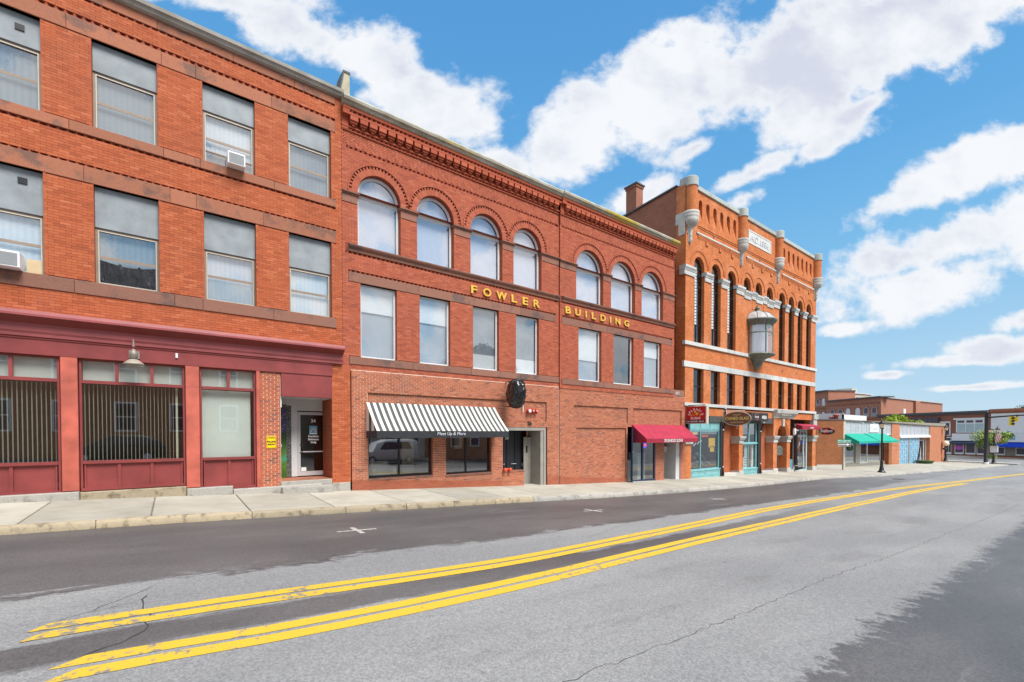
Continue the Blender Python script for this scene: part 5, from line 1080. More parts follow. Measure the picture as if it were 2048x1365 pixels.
# ---- ground floor
YB = .52
gw = MB(); gw.box(25.72,45.2,.0,.3,2.80,3.36); gw.build('lintel_wall', 'brick_orange', BB)
for ga_, gb_ in ((29.35,31.8),(34.72,37.2),(40.1,41.35)): gw = MB(); gw.box(ga_,gb_,YB+.02,YB+.3,-1.8,2.8); gw.build('recess_wall', 'brick_orange_shaded', BB)
piers = [(25.06,25.72),(31.74,32.28),(37.12,37.77),(39.55,40.15),(44.74,45.52)]
for i, (a, c) in enumerate(piers):
    m = MB(); m.box(a, c, -.02, YB+.1, gz(a)-.4, 2.8 if i else 1.0); pr = m.build('pier', 'brick_orange', BB)
    zc = .94 if i else 1.0
    m = MB(); (m.box(a-.05, c+.05, -.07, YB+.1, zc, zc+.24), m.box(a-.09, c+.09, -.11, YB+.1, zc+.24, zc+.30), m.box(a-.13, c+.13, -.15, YB+.1, zc+.30, zc+.40), m.box(a-.17, c+.17, -.19, YB+.1, zc+.40, zc+.51)) if i else m.box(a-.1,c+.06,-.12,.3,zc,zc+.17); m.build('pier_capital', 'limestone', pr)
    if i: m = MB(); m.bbox(a-.06, c+.06, -.09, YB+.1, gz(a)-.5, gz(a)+.30, .02); m.build('pier_base', 'limestone', pr)
for (a, c) in ((29.7,31.7),(35.2,37.1),(40.2,41.3)):
    m = MB(); m.bbox(a, c, -.06, YB+.1, gz(a)-.4, gz(a)+.14, .02); m.build('plinth', 'limestone', BB)
fs = MB(); fs.box(27.85,36.95,-.02,.30,2.40,2.795); fs.build('steel_fascia', 'charcoal_cloth', BB)
# teal shopfronts
def teal_front(x0, x1, zb, zs, zt, zt2, y, mull, top_panels, name, mat='teal_paint'):
    f = MB(); frame_rect(f, x0, x1, zs, zt, y, y+.1, .09, .07, .07); 
    for xm in mull: f.box(xm-.025, xm+.025, y, y+.08, zs+.07, zt-.07)
    w = f.build(name, mat, BB)
    ed = [x0+.09]+list(mull)+[x1-.09]
    for a, c in zip(ed[:-1], ed[1:]): pane(w, a, c, zs+.07, zt-.07, y+.05, 'glass_shop')
    m = MB(); m.box(x0, x1, y-.06, y+.1, zb-.5, zs); m.build('stall_riser', mat, w)
    n_ = 2
    for i in range(n_):
        a = x0+.1+(x1-x0-.2)*i/n_+.06; c = x0+.1+(x1-x0-.2)*(i+1)/n_-.06; m = MB(); frame_rect(m, a, c, zb+.12, zs-.1, y-.08, y-.05, .045); m.build('riser_panel', mat, w)
    m = MB(); m.box(x0-.03, x1+.03, y-.1, y+.05, zs-.05, zs+.02); m.build('sill', mat, w)
    if zt2 > zt:
        m = MB(); m.box(x0, x1, y-.02, y+.1, zt, zt2); m.build('head_panel', mat, w)
        for i in range(3):
            a = x0+(x1-x0)*i/3+.04; c = x0+(x1-x0)*(i+1)/3-.04; m = MB(); frame_rect(m, a, c, zt+.08, zt2-.06, y-.04, y-.015, .03); m.build('head_moulding', mat, w)
    return w
w1 = teal_front(25.73, 29.30, gz(27)-.02, -.68, 1.86, 2.45, .10, [27.0], True, 'shopfront')
rmx = MB(); rmx.quad((25.7,2.2,-1.3),(29.4,2.2,-1.3),(29.4,2.2,2.2),(25.7,2.2,2.2)); rmx.quad((25.7,.25,-1.2),(29.4,.25,-1.2),(29.4,2.2,-1.2),(25.7,2.2,-1.2)); rmx.quad((25.7,.25,2.1),(29.4,.25,2.1),(29.4,2.2,2.1),(25.7,2.2,2.1)); rmx.build('shop_room', 'wood_grey', BB)
gd = MB(); random.seed(3)
for k in range(60):
    x = random.uniform(25.95,29.05); z_ = random.uniform(-.6,.35)-.25*abs(x-27.4)/1.6; r_ = random.uniform(.05,.16); gd.lathe([(0,-r_),(r_*.8,-r_*.5),(r_,0),(r_*.7,r_*.6),(0,r_)], (x, random.uniform(.45,.9), z_), 7)
tag(gd.build('window_display', 'goods', w1), 'crowded display of glassware behind the teal shop window', kind='stuff')
for (a, c, z0_, z1_, mt) in ((28.05,28.85,.75,1.35,'amber'),(28.25,28.75,.45,.80,'amber'),(27.2,28.0,1.42,1.56,'orange_red'),(26.0,26.7,1.58,1.74,'amber')): m = MB(); m.box(a, c, .155, .16, z0_, z1_); m.build('window_poster', mt, w1)
for k, (a, b_) in enumerate(((26.25,26.55),(26.7,26.95),(27.05,27.2))): m = MB(); m.tube([(a,.158,.85+.1*k),(b_,.158,1.05+.08*k)], .018, 5); m.build('window_stroke', 'light_grey', w1)
m = MB(); m.box(29.30,29.62,.02,.5,gz(29)-.3,2.42); m.build('gap_fill', 'black_metal', BB)  # black box filling the dark gap beside the shopfront
w2 = teal_front(32.30, 34.68, gz(33)-.02, -.90, .90, .9, .12, [33.4], False, 'shopfront')
f = MB(); frame_rect(f, 32.30, 34.68, .96, 2.40, .12, .22, .09, .06, .06); f.box(33.45,33.55,.12,.2,1.02,2.34); f.box(32.39,33.45,.125,.2,1.92,1.97); f.box(32.25,34.72,.05,.2,.88,.97); tw = f.build('transom', 'teal_paint', w2)
pane(w2, 32.39, 33.45, 1.02, 2.34, .17, 'glass_shop'); pane(w2, 33.55, 34.59, 1.02, 2.34, .17, 'glass_shop')
ri = MB(); ri.quad((32.2,1.6,-1.5),(34.8,1.6,-1.5),(34.8,1.6,2.5),(32.2,1.6,2.5)); ri.build('shop_room', 'pale_lilac', BB)
for (a, c) in ((32.45,32.75),(33.2,33.55),(34.2,34.55)): m = MB(); m.box(a, c, .30, .34, -.9, .85); m.build('white_drape', 'blind_white', w2)
m = MB(); m.box(32.8,33.5,.185,.19,-.88,-.05); po = m.build('poster', 'white_flat', w2)
for k, tx in enumerate(('WE ARE', 'AN AVEDA', 'CONCEPT', 'SALON')): textrect('poster_text', tx, 'ink', w2, (32.86,.180,-.22-.18*k), (1,0,0), .58, .12, ext=.002, bold=.01)
m = MB(); m.box(33.75,34.05,.185,.19,-.6,.75); m.build('portrait_panel', 'brownstone_dark', w2)
m = MB(); m.box(34.70,35.05,.02,.5,gz(35)-.3,2.42); m.build('gap_fill', 'black_metal', BB)  # another black box, filling the gap by the second shopfront
# entrance arch
ea = MB(); hh = [(37.79,39.54,-3,1.44,.875)]; backing(ea, 37.12, 40.15, 1.44, 2.86, -.021, hh, .5); ea.build('entrance_arch', 'brick_orange', BB)
ei = MB(); ei.box(37.75,39.6,1.3,1.36,-1.9,2.6); ei.build('entrance_back', 'brick_orange_shaded', BB)
for k in range(3):
    r_ = .875+.10+.13*k; m = MB(); m.tube([(38.665-r_*math.cos(math.pi*i/16), -.03, 1.44+r_*math.sin(math.pi*i/16)) for i in range(17)], .018, 5); m.build('arch_moulding', 'brick_orange', BB)
m = MB(); m.bbox(38.53,38.80,-.16,.02,2.20,2.78,.03); m.build('keystone', 'limestone', BB)
m = MB(); m.profx([(.1,2.84),(-.08,2.84),(-.10,2.95),(-.20,3.05),(-.36,3.22),(-.38,3.34),(-.40,3.48),(.1,3.50)], 36.95, 40.75); en_ = m.build('entrance_cornice', 'limestone', BB)
for k in range(5): m = MB(); m.bbox(37.95+k*.36, 38.19+k*.36, -.30, -.15, 3.02, 3.16, .02); m.build('carved_block', 'granite', en_)
pq = thing('plaque', 'round topped dark bronze plaque inside the arched entrance', 'plaque', (39.0,.5,-.1)); m = MB(); m.add([(38.9,.60,-.12),(39.5,.25,-.12),(39.5,.25,.50),(39.2,.43,.70),(38.9,.60,.50),(38.92,.63,-.12),(39.52,.28,-.12),(39.52,.28,.50),(39.22,.46,.70),(38.92,.63,.50)], [(0,1,2,3,4),(5,9,8,7,6),(0,5,6,1),(1,6,7,2),(2,7,8,3),(3,8,9,4),(4,9,5,0)]); m.build('plate', 'bronze', pq); m = MB(); m.tube([(38.98,.545,.0),(39.42,.29,.0),(39.42,.29,.45),(39.2,.42,.58),(38.98,.545,.45),(38.98,.545,.0)], .015, 6); m.build('rim', 'bronze_grey', pq)
# door shop at the right
w4 = MB(); frame_rect(w4, 41.36, 44.06, gz(42)-.3, 2.0, .15, .25, .16, .10, .38); w4.box(41.52,43.9,.15,.24,1.36,1.50); w4.box(43.3,43.42,.15,.24,-1.3,1.36)
for xm in (42.1,42.7,43.35): w4.box(xm-.04, xm+.04, .15, .24, 1.5, 1.9)
w4o = w4.build('shopfront', 'pale_teal', BB); pane(w4o, 41.52, 43.3, -1.25, 1.36, .2, 'glass_shop'); pane(w4o, 43.42, 43.9, -1.25, 1.36, .2, 'glass_shop'); pane(w4o, 41.52, 43.9, 1.5, 1.9, .2, 'glass_shop')
ri = MB(); ri.quad((41.3,2.5,-1.8),(44.2,2.5,-1.8),(44.2,2.5,2.1),(41.3,2.5,2.1)); ri.build('shop_room', 'panel_grey', BB); m = MB(); m.box(41.6,43.2,.8,1.1,-1.6,-.6); m.build('display_case', 'sky_blue_paint', BB)
for (a, z_, w_, h_) in ((41.9,.75,.25,.2),(42.5,.55,.3,.5),(42.9,.75,.3,.3),(41.9,-.15,.15,.2),(42.6,-.45,.2,.2)): m = MB(); m.obox((a+.1,.35,z_),(w_*.4,0,w_*.25),(0,.01,0),(-.03,0,h_*.5)); m.build('hanging_ornament', 'white_flat', w4o)
a4 = awning('awning', 'narrow crimson awning above the glass door at the right end', 41.10, 44.90, 2.44, .55, 2.26, 1.98, -.01, ['crimson_cloth'], 0, .0, 'crimson_dark', 'crimson_dark'); textrect('lettering', 'AVEDA', 'white_flat', a4, (42.7,-.575,2.05), (1,0,0), .8, .13, ext=.003)
# small curly bracket stones on pier five
m = MB(); m.bbox(44.70,45.45,-.14,.2,2.30,3.05,.04); m.bbox(44.62,45.53,-.22,.2,2.85,3.3,.04); m.build('scroll_bracket', 'limestone', BB)
# downspouts
def downspout(pts, label, r_=.055):
    t_ = thing('downspout', label, 'downspout', pts[-1], 'black downspouts'); m = MB(); m.tube(pts, r_, 8); m.build('pipe', 'black_metal', t_)
    for (x, y, z_) in (pts[0], pts[len(pts)//2], pts[-2]): m = MB(); m.lathe([(r_+.02,-.04),(r_+.025,0),(r_+.02,.04)], (x, y, z_), 8); m.build('collar', 'silver_text', t_)
downspout([(29.68,-.10,3.34),(29.68,-.10,2.3),(29.66,.05,1.9),(29.66,.05,-.6),(29.66,-.02,-1.15)], 'dark downspout left of the oval stained glass sign')
downspout([(35.30,-.08,2.45),(35.28,-.05,2.25),(35.10,.05,1.8),(35.10,.05,-.6),(35.10,-.02,-1.3)], 'dark downspout below the black salon box sign')
downspout([(40.95,-.15,1.9),(40.95,-.15,.5),(40.95,-.15,-1.0),(41.05,-.25,-1.35)], 'thick black downspout left of the glass door shop', .15)
m = MB(); m.box(29.66,29.96,-.04,-.002,2.8,3.35); m.build('leader_flashing', 'panel_corr', BB)
wl_ = thing('wall_lantern', 'small white globe lantern beside the arched entrance', 'lantern', (40.30,-.12,1.5)); m = MB(); m.lathe([(0,0),(.07,.02),(.11,.12),(.11,.5),(.06,.62),(0,.64)], (40.28,-.3,1.5), 12); m.build('globe', 'white_flat', wl_); m = MB(); m.tube([(40.3,.0,2.4),(40.3,-.22,2.5),(40.29,-.3,2.25)], .03, 6); m.lathe([(0,.26),(.10,.16),(.16,0),(0,0)], (40.28,-.3,2.14), 10); m.build('hood', 'black_metal', wl_)
# ---- projecting signs
def faceX(x): return dict(U=(0, -1, 0))
sg1 = thing('box_sign', 'red illuminated box sign reading Splendid Sushi on a bracket', 'sign', (25.3,-.65,2.3))
m = MB(); m.box(25.10,25.36,-1.36,-.02,2.24,3.30); m.build('cabinet', 'beige', sg1); m = MB(); m.box(25.085,25.10,-1.30,-.06,2.28,3.27); m.build('face', 'sign_red', sg1); m = MB(); m.box(25.075,25.085,-1.29,-.07,2.29,2.47); m.build('strip', 'ink', sg1)
ltr = 'SPLENDID'
for k, ch_ in enumerate(ltr):
    t_ = math.pi*(.07+.86*k/7); cz_ = 2.72; U = Vector((0, -math.sin(t_), math.cos(t_)))   # letters set round an arch; the face looks towards -X, so reading runs along -Y
    V = Vector((0, math.cos(t_), math.sin(t_))); O = Vector((25.078, -.68+.36*math.cos(t_), cz_+.30*math.sin(t_)))-U*.05
    textrect('lettering', ch_, 'white_flat', sg1, O, U, .10 if ch_ != 'I' else .025, .15, V=V, ext=.003, bold=.01)
textrect('lettering', 'SUSHI', 'white_flat', sg1, (25.078,-.36,2.50), (0,-1,0), .62, .15, ext=.003, bold=.01)
textrect('lettering', 'FOOD . FREE DELIVERY . TAKE OUT', 'white_flat', sg1, (25.070,-.12,2.335), (0,-1,0), 1.1, .085, ext=.002, bold=.02)
for (yc, zc, ry, rz, mt) in ((-.56,2.80,.13,.11,'orange_red'),(-.74,2.84,.13,.09,'amber'),(-.66,2.93,.05,.09,'gold_flat'),(-.40,2.74,.04,.05,'amber'),(-.98,2.76,.04,.05,'amber')):
    m = MB(); m.lathe([(0,0),(1,0),(1,1),(0,1)], (0,0,0), 12, smooth=False); m.v = [(25.074+.008*c_, yc+a*ry, zc+b_*rz) for a, b_, c_ in m.v]; m.build('emblem', mt, sg1)
m = MB(); m.tube([(25.23,0,3.36),(25.23,-1.2,3.36)], .025, 6); m.tube([(25.23,-.2,3.36),(25.23,-.2,3.28)], .015, 6); m.tube([(25.23,-1.1,3.36),(25.23,-1.1,3.28)], .015, 6); m.build('bracket', 'black_metal', sg1)
sg2 = thing('oval_sign', 'brown oval sign with gold stained glass lettering', 'sign', (29.4,-1.0,2.15))
m = MB(); m.lathe([(0,0),(.97,0),(1,.3),(1,.7),(.97,1),(0,1)], (0,0,0), 36); m.v = [(29.37+.07*c_, -1.03+a*.92, 2.62+b_*.46) for a, b_, c_ in m.v]; m.smooth = set(); m.build('board', 'sign_brown', sg2)
m = MB(); m.tube([(29.362, -1.03+.90*math.cos(2*math.pi*i/40), 2.62+.445*math.sin(2*math.pi*i/40)) for i in range(41)], .016, 5); m.build('rim', 'tan_light', sg2)
textrect('lettering', 'STAINED GLASS', 'gold_flat', sg2, (29.362,-.22,2.54), (0,-1,0), 1.60, .20, ext=.004, bold=.012); textrect('lettering', 'GALLERY', 'gold_flat', sg2, (29.362,-.78,2.83), (0,-1,0), .5, .09, ext=.003); textrect('lettering', 'WINDOWS GIFTS REPAIRS', 'gold_flat', sg2, (29.362,-.60,2.35), (0,-1,0), .86, .065, ext=.003)
m = MB(); m.tube([(29.4,0,3.14),(29.4,-1.5,3.14)], .02, 6); m.tube([(29.4,-.5,3.14),(29.4,-.5,3.02)], .012, 5); m.tube([(29.4,-1.4,3.14),(29.4,-1.4,3.02)], .012, 5); m.tube([(29.4,-1.03,2.18),(29.4,-1.03,1.95)], .01, 5); m.build('bracket', 'white_paint', sg2)
sg3 = thing('box_sign', 'black box sign with white salon brand lettering beside the oval sign', 'sign', (34,-.25,2.55))
m = MB(); m.bbox(32.55,35.10,-.50,-.02,2.56,3.14,.02); m.build('cabinet', 'charcoal_cloth', sg3); m = MB(); m.box(32.62,35.03,-.508,-.499,2.60,3.10); m.build('face', 'ink', sg3)
textrect('lettering', 'AVEDA', 'white_flat', sg3, (34.05,-.512,2.70), (1,0,0), .78, .24, ext=.003, bold=.02); textrect('lettering', 'THE SALON', 'white_flat', sg3, (32.95,-.514,2.76), (1,0,0), .62, .13, ext=.003, bold=.01)
m = MB(); m.tube([(33.27+.30*math.cos(2*math.pi*i/24), -.511, 2.85+.22*math.sin(2*math.pi*i/24)) for i in range(25)], .012, 5); m.build('emblem_ring', 'pink_banner', sg3)
sg4 = thing('oval_sign', 'black oval sign with white salon script on the brick corner', 'sign', (45.6,-.85,1.5))
m = MB(); m.lathe([(0,0),(1,.0),(1,1),(0,1)], (0,0,0), 30, smooth=False); m.v = [(45.58+.05*c_, -.82+a*.60, 1.84+b_*.31) for a, b_, c_ in m.v]; m.build('board', 'ink', sg4)
m = MB(); m.lathe([(0,0),(1,.0),(1,1),(0,1)], (0,0,0), 20, smooth=False); m.v = [(45.575+.008*c_, -.75+a*.20, 1.86+b_*.30) for a, b_, c_ in m.v]; m.build('emblem', 'sign_red', sg4)
m = MB(); m.tube([(45.57,-1.02,2.13),(45.57,-1.22,2.05),(45.57,-1.38,1.90)], [.01,.05,.01], 6); m.build('swoosh', 'pink_banner', sg4)
textrect('lettering', 'Salon', 'white_flat', sg4, (45.562,-.33,1.74), (0,-1,0), .92, .27, ext=.004, bold=.012, shear=.15)
m = MB(); m.tube([(45.6,-.05,1.98),(45.6,-.3,1.98)], .02, 6); m.tube([(45.6,-.05,1.68),(45.6,-.3,1.68)], .02, 6); m.build('bracket', 'black_metal', sg4)
# ------------------------------------------------------------------ low shops beyond the bank block
class Fr:
    """local frame: s along a front, o outwards from it, z up"""
    def __init__(s, x, y, dx, dy, flip=False):
        l = math.hypot(dx, dy); s.p = (x, y); s.d = (dx/l, dy/l); s.n = (s.d[1], -s.d[0])
        if flip: s.n = (-s.n[0], -s.n[1])
    def __call__(s, a, o, z): return (s.p[0]+s.d[0]*a+s.n[0]*o, s.p[1]+s.d[1]*a+s.n[1]*o, z)
    def box(s, mb, a0, a1, o0, o1, z0, z1, zt=None):
        zt = z1 if zt is None else zt
        return mb.add([s(a0,o0,z0),s(a1,o0,z0),s(a1,o1,z0),s(a0,o1,z0),s(a0,o0,z1),s(a1,o0,zt),s(a1,o1,zt),s(a0,o1,z1)], [(0,3,2,1),(4,5,6,7),(0,1,5,4),(1,2,6,5),(2,3,7,6),(3,0,4,7)])
lf = Fr(52.5, 0.0, 29.5, -2.6)
ztop = lambda s: 2.95-.0148*s
LS = thing('low_shops', 'low flat roofed brick shops with grey corrugated panels and green awning', 'building', (52.5, 0, -1.7))
m = MB(); m.add([(50.2,1.55,-1.8),(52.5,0,-1.8),(52.5,0,2.93),(50.2,1.55,2.93),(50.3,1.7,-1.8),(52.6,.2,-1.8),(52.6,.2,2.93),(50.3,1.7,2.93),(50.4,14,-1.8),(50.4,14,2.93)], [(0,1,2,3),(8,0,3,9),(3,2,6,7)]); m.build('splayed_wall', 'brick_salon', LS)
m = MB(); m.add([(50.15,1.50,2.93),(52.52,-.06,2.93),(52.52,-.06,3.05),(50.15,1.50,3.05),(50.4,1.9,2.93),(52.7,.3,2.93),(52.7,.3,3.05),(50.4,1.9,3.05)], [(0,1,2,3),(3,2,6,7),(0,4,5,1)]); m.build('wall_cap', 'roof_dark', LS)
m = MB(); m.add([(50.12,1.45,-1.8),(52.5,-.1,-1.8),(52.5,-.1,-1.42),(50.12,1.45,-1.42)], [(0,1,2,3)]); m.add([(50.12,1.45,-1.42),(52.5,-.1,-1.42),(52.5,0,-1.42),(50.2,1.55,-1.42)], [(0,1,2,3)]); m.build('wall_footing', 'limestone', LS)
m = MB(); lf.box(m, 0, 29.3, -14, -.45, 2.5, ztop(0)-.12, ztop(29.3)-.12); m.build('roof', 'roof_dark', LS)
m = MB(); lf.box(m, 0, 29.4, -.5, .08, ztop(0)-.02, ztop(0)+.06, ztop(29.3)+.04); lf.box(m, 0, 29.4, -.5, .06, ztop(0)-.06, ztop(0)-.021, ztop(29.3)-.02); m.build('roof_edge', 'wood_grey', LS)
def brickpier(a0, a1): m = MB(); lf.box(m, a0, a1, -.6, .0, -2.4, ztop(a0)-.06, ztop(a1)-.06); return m.build('brick_pier', 'brick_plank', LS)
m = MB(); lf.box(m, .0, .45, -.3, .0, -1.8, ztop(0)-.06); m.build('corner_post', 'beige', LS)
brickpier(11.85, 14.12); brickpier(23.9, 29.3)
m = MB(); lf.box(m, 11.15, 11.849, -.62, -.02, -2.2, 1.5); m.build('pier_return', 'brick_salon', LS)
def corrug(a0, a1, z0, step=.98):
    a = a0
    while a < a1-.05:
        e = min(a+step, a1); m = MB(); lf.box(m, a+.02, e-.02, -.2, -.12, z0, ztop(a)-.07); n_ = 5
        for k in range(n_): x = a+.04+(e-a-.08)*k/n_; lf.box(m, x, x+(e-a)*.10, -.12, -.095, z0, ztop(a)-.08)
        m.build('corrugated_panel', 'panel_corr', LS)
        m = MB(); lf.box(m, e-.022, e+.022, -.2, -.07, z0, ztop(a)-.07); m.build('panel_batten', 'light_grey', LS); a = e
corrug(.45, 11.85, 1.55, 1.28); corrug(14.14, 23.88, 1.42, 1.2)
m = MB(); lf.box(m, 14.13, 23.9, -.2, .1, 1.12, 1.26); lf.box(m, 14.13, 23.9, -.2, .02, 1.262, 1.42); m.build('white_beam', 'white_paint', LS)
m = MB(); lf.box(m, .45, 11.85, -.2, -.02, 1.42, 1.549); m.build('white_beam', 'white_paint', LS)
# fronts below
def lf_window(a0, a1, z0, z1, mat, fr='grey_paint', name='window', o=-.35):
    m = MB(); w_ = .07
    for q in ((a0,a0+w_,z0,z1),(a1-w_,a1,z0,z1)): lf.box(m, q[0], q[1], o-.08, o, q[2], q[3])
    lf.box(m, a0+w_, a1-w_, o-.08, o-.001, z1-w_, z1); lf.box(m, a0+w_, a1-w_, o-.08, o-.001, z0, z0+w_); w = m.build(name, fr, LS)
    m = MB(); lf.box(m, a0+w_, a1-w_, o-.05, o-.04, z0+w_, z1-w_); m.build('pane', mat, w); return w
m = MB(); lf.box(m, .45, 11.2, -.6, -.36, -2.2, -1.45); lf.box(m, 3.6, 4.55, -.6, -.30, -1.45, 1.45); m.build('stall_riser', 'grey_paint', LS)
m = MB(); lf.box(m, .1, 11.6, -2.6, -2.5, -2, 2.4); lf.box(m, .1, .2, -2.5, -.4, -2, 2.4); lf.box(m, 11.2, 11.4, -2.5, -.62, -2, 2.4); m.build('back_room', 'wood_grey', LS)
m = MB(); lf.box(m, .2, 11.2, -2.5, -.6, 1.45, 1.5); m.build('shop_ceiling', 'light_grey', LS); m = MB(); lf.box(m, 14, 29, -1.0, -.7, -2.3, 2.3); m.build('inner_wall', 'wood_grey', LS); m = MB(); lf.box(m, 29.1, 29.28, -14, -.5, -2.6, ztop(29)-.1); m.build('end_wall', 'brick_salon', LS)
w = lf_window(.95, 1.3, -1.45, 1.4, 'glass_dark', 'wood_grey', 'door_jamb'); w = lf_window(1.32, 3.58, -1.45, 1.3, 'glass_shop', 'wood_grey', 'shop_door')
m = MB(); m.lathe([(0,0),(1,0),(1,1),(0,1)], (0,0,0), 20, smooth=False); m.v = [lf(2.45+a*.62, -.33+.02*c_, .15+b_*.30) for a, b_, c_ in m.v]; m.build('door_emblem', 'leaf_dark', w)
lf_window(4.75, 6.5, -1.5, 1.4, 'glass_shop', 'white_paint'); lf_window(6.5, 9.85, -1.5, 1.4, 'glass_shop', 'beige'); lf_window(9.95, 11.1, -1.6, 1.4, 'glass_dark', 'salmon')
for k in range(2):
    a0, a1 = ((14.14,17.2),(17.5,20.7))[k]; w = lf_window(a0, a1, -2.1, 1.11, 'sky_blue_paint', 'light_grey', 'blue_screen_window', -.12)
    for j in range(5):
        x = a0+.1+(a1-a0-.2)*(j+.5)/5; m = MB(); lf.box(m, x-.03, x+.03, -.115, -.10, -1.9, 1.0); m.build('screen_bar', 'light_grey', w)
        for q in range(3): zq = -1.4+.85*q+.35*(j % 2); m = MB(); lf.box(m, x-.3, x+.3, -.112, -.098, zq, zq+.06); m.build('screen_bar', 'light_grey', w)
lf_window(20.85, 22.0, -2.1, .8, 'glass_dark', 'light_grey', 'door'); lf_window(22.05, 23.0, -1.9, .8, 'glass_dark', 'light_grey', 'door'); lf_window(23.0, 23.85, -2.0, 1.0, 'glass_upper', 'light_grey', 'sidelight')
m = MB(); lf.box(m, 20.8, 23.88, -.5, -.36, .8, 1.12); m.build('door_head', 'brownstone', LS)
# white wall and vents on the roof
m = MB(); m.box(60,60.2,2.25,5.0,2.6,3.9); m.box(60,68,2.25,2.4,2.6,3.75); m.build('roof_wall', 'white_paint', LS)
for k, (y_, z_) in enumerate(((3.3,3.35),(2.9,3.6))): m = MB(); m.lathe([(0,0),(.22,0),(.22,.35),(.30,.38),(.30,.5),(0,.55)], (58.5,y_-.4,z_-.4), 10); m.build('roof_vent', 'salmon', LS)
m = MB(); m.box(66,70,3.2,4.6,2.7,3.4); m.build('roof_unit', 'light_grey', LS)
# green awning
ga = thing('awning', 'wide green awning over the low grey shopfront', 'awning', lf(5.2, .6, .7))
for (a0, a1) in ((.3,4.9),(4.93,10.1)):
    m = MB(); m.quad(lf(a0,-.1,1.63), lf(a1,-.1,1.60), lf(a1,1.2,.88), lf(a0,1.2,.86)); m.quad(lf(a0,1.2,.86), lf(a1,1.2,.88), lf(a1,1.2,.66), lf(a0,1.2,.66)); m.build('canopy', 'green_cloth', ga)
m = MB()
for a in (.3,10.1): m.add([lf(a,-.1,1.62), lf(a,1.2,.86), lf(a,1.2,.66), lf(a,-.1,.66)], [(0,1,2,3)])
m.build('side_panel', 'green_cloth', ga); m = MB(); m.tube([lf(4.915,-.1,1.63), lf(4.915,1.2,.885)], .03, 5); m.tube([lf(.3,1.18,.68), lf(10.1,1.18,.68)], .02, 5); m.build('seam', 'leaf_dark', ga)
ws = thing('shop_sign', 'square white sign board on grey corrugated panels above the green awning', 'sign', lf(7.2, -.05, 1.75)); m = MB(); lf.box(m, 6.15, 8.3, -.09, -.03, 1.76, 2.60); m.build('board', 'white_flat', ws)
for k in range(3): m = MB(); lf.box(m, 6.4, 6.62, -.03, -.02, 1.95+.2*k, 2.07+.2*k); m.build('mark', 'panel_corr', ws)
textrect('lettering', 'Salon', 'panel_corr', ws, lf(6.85,-.02,2.0), (lf.d[0],lf.d[1],0), 1.2, .34, ext=.005)
for k, a in enumerate((3.6,6.3)):
    fl_ = thing('floodlight', ['small white floodlight on the low roof edge left of the white board', 'small white floodlight above the white sign board'][k], 'floodlight', lf(a,.1,2.7)); m = MB(); m.lathe([(.03,.12),(.12,0),(.0,-.01)], lf(a,.3,2.6), 10); m.build('head', 'white_paint', fl_); m = MB(); m.tube([lf(a,-.1,2.85), lf(a,.3,2.75)], .02, 5); m.build('arm', 'white_paint', fl_)
sc_ = thing('wall_light', 'cream globe wall light with black bracket on the orange brick end pier', 'lamp', lf(28.3,.1,.1)); m = MB(); m.lathe([(0,.0),(.28,.05),(.38,.3),(.30,.6),(0,.75)], lf(28.4,.35,-.05), 12); m.build('globe', 'lamp_glass', sc_); m = MB(); m.tube([lf(28.2,0,.35), lf(28.2,.3,.2), lf(28.3,.35,-.3)], .07, 6); m.lathe([(0,0),(.2,0),(.22,.2),(0,.25)], lf(28.3,.3,-.5), 8); m.build('bracket', 'black_metal', sc_)
pl = thing('planter', 'low dark green tub planter in front of the blue screens', 'planter', lf(19.0,.7,-1.9)); m = MB(); m.lathe([(.0,0),(.75,0),(.85,.25),(.85,.30),(.75,.28),(0,.24)], (*lf(19.2,.8,0)[:2], gz(72)-.0), 18); m.build('tub', 'leaf_dark', pl)
lp = thing('leaning_post', 'black post leaning to the right before the blue screens', 'post', lf(16.6,.8,gz(69))); m = MB(); a, b_ = lf(16.9,.8,gz(69)), lf(18.0,.8,gz(69)+2.55); m.tube([a, b_], .07, 8); m.build('post', 'black_metal', lp); m = MB(); c_ = Vector(a)+(Vector(b_)-Vector(a))*.92; m.tube([tuple(c_-Vector((.01,0,.25))), tuple(c_+Vector((.01,0,.3)))], .10, 8); m.build('sleeve', 'black_metal', lp)
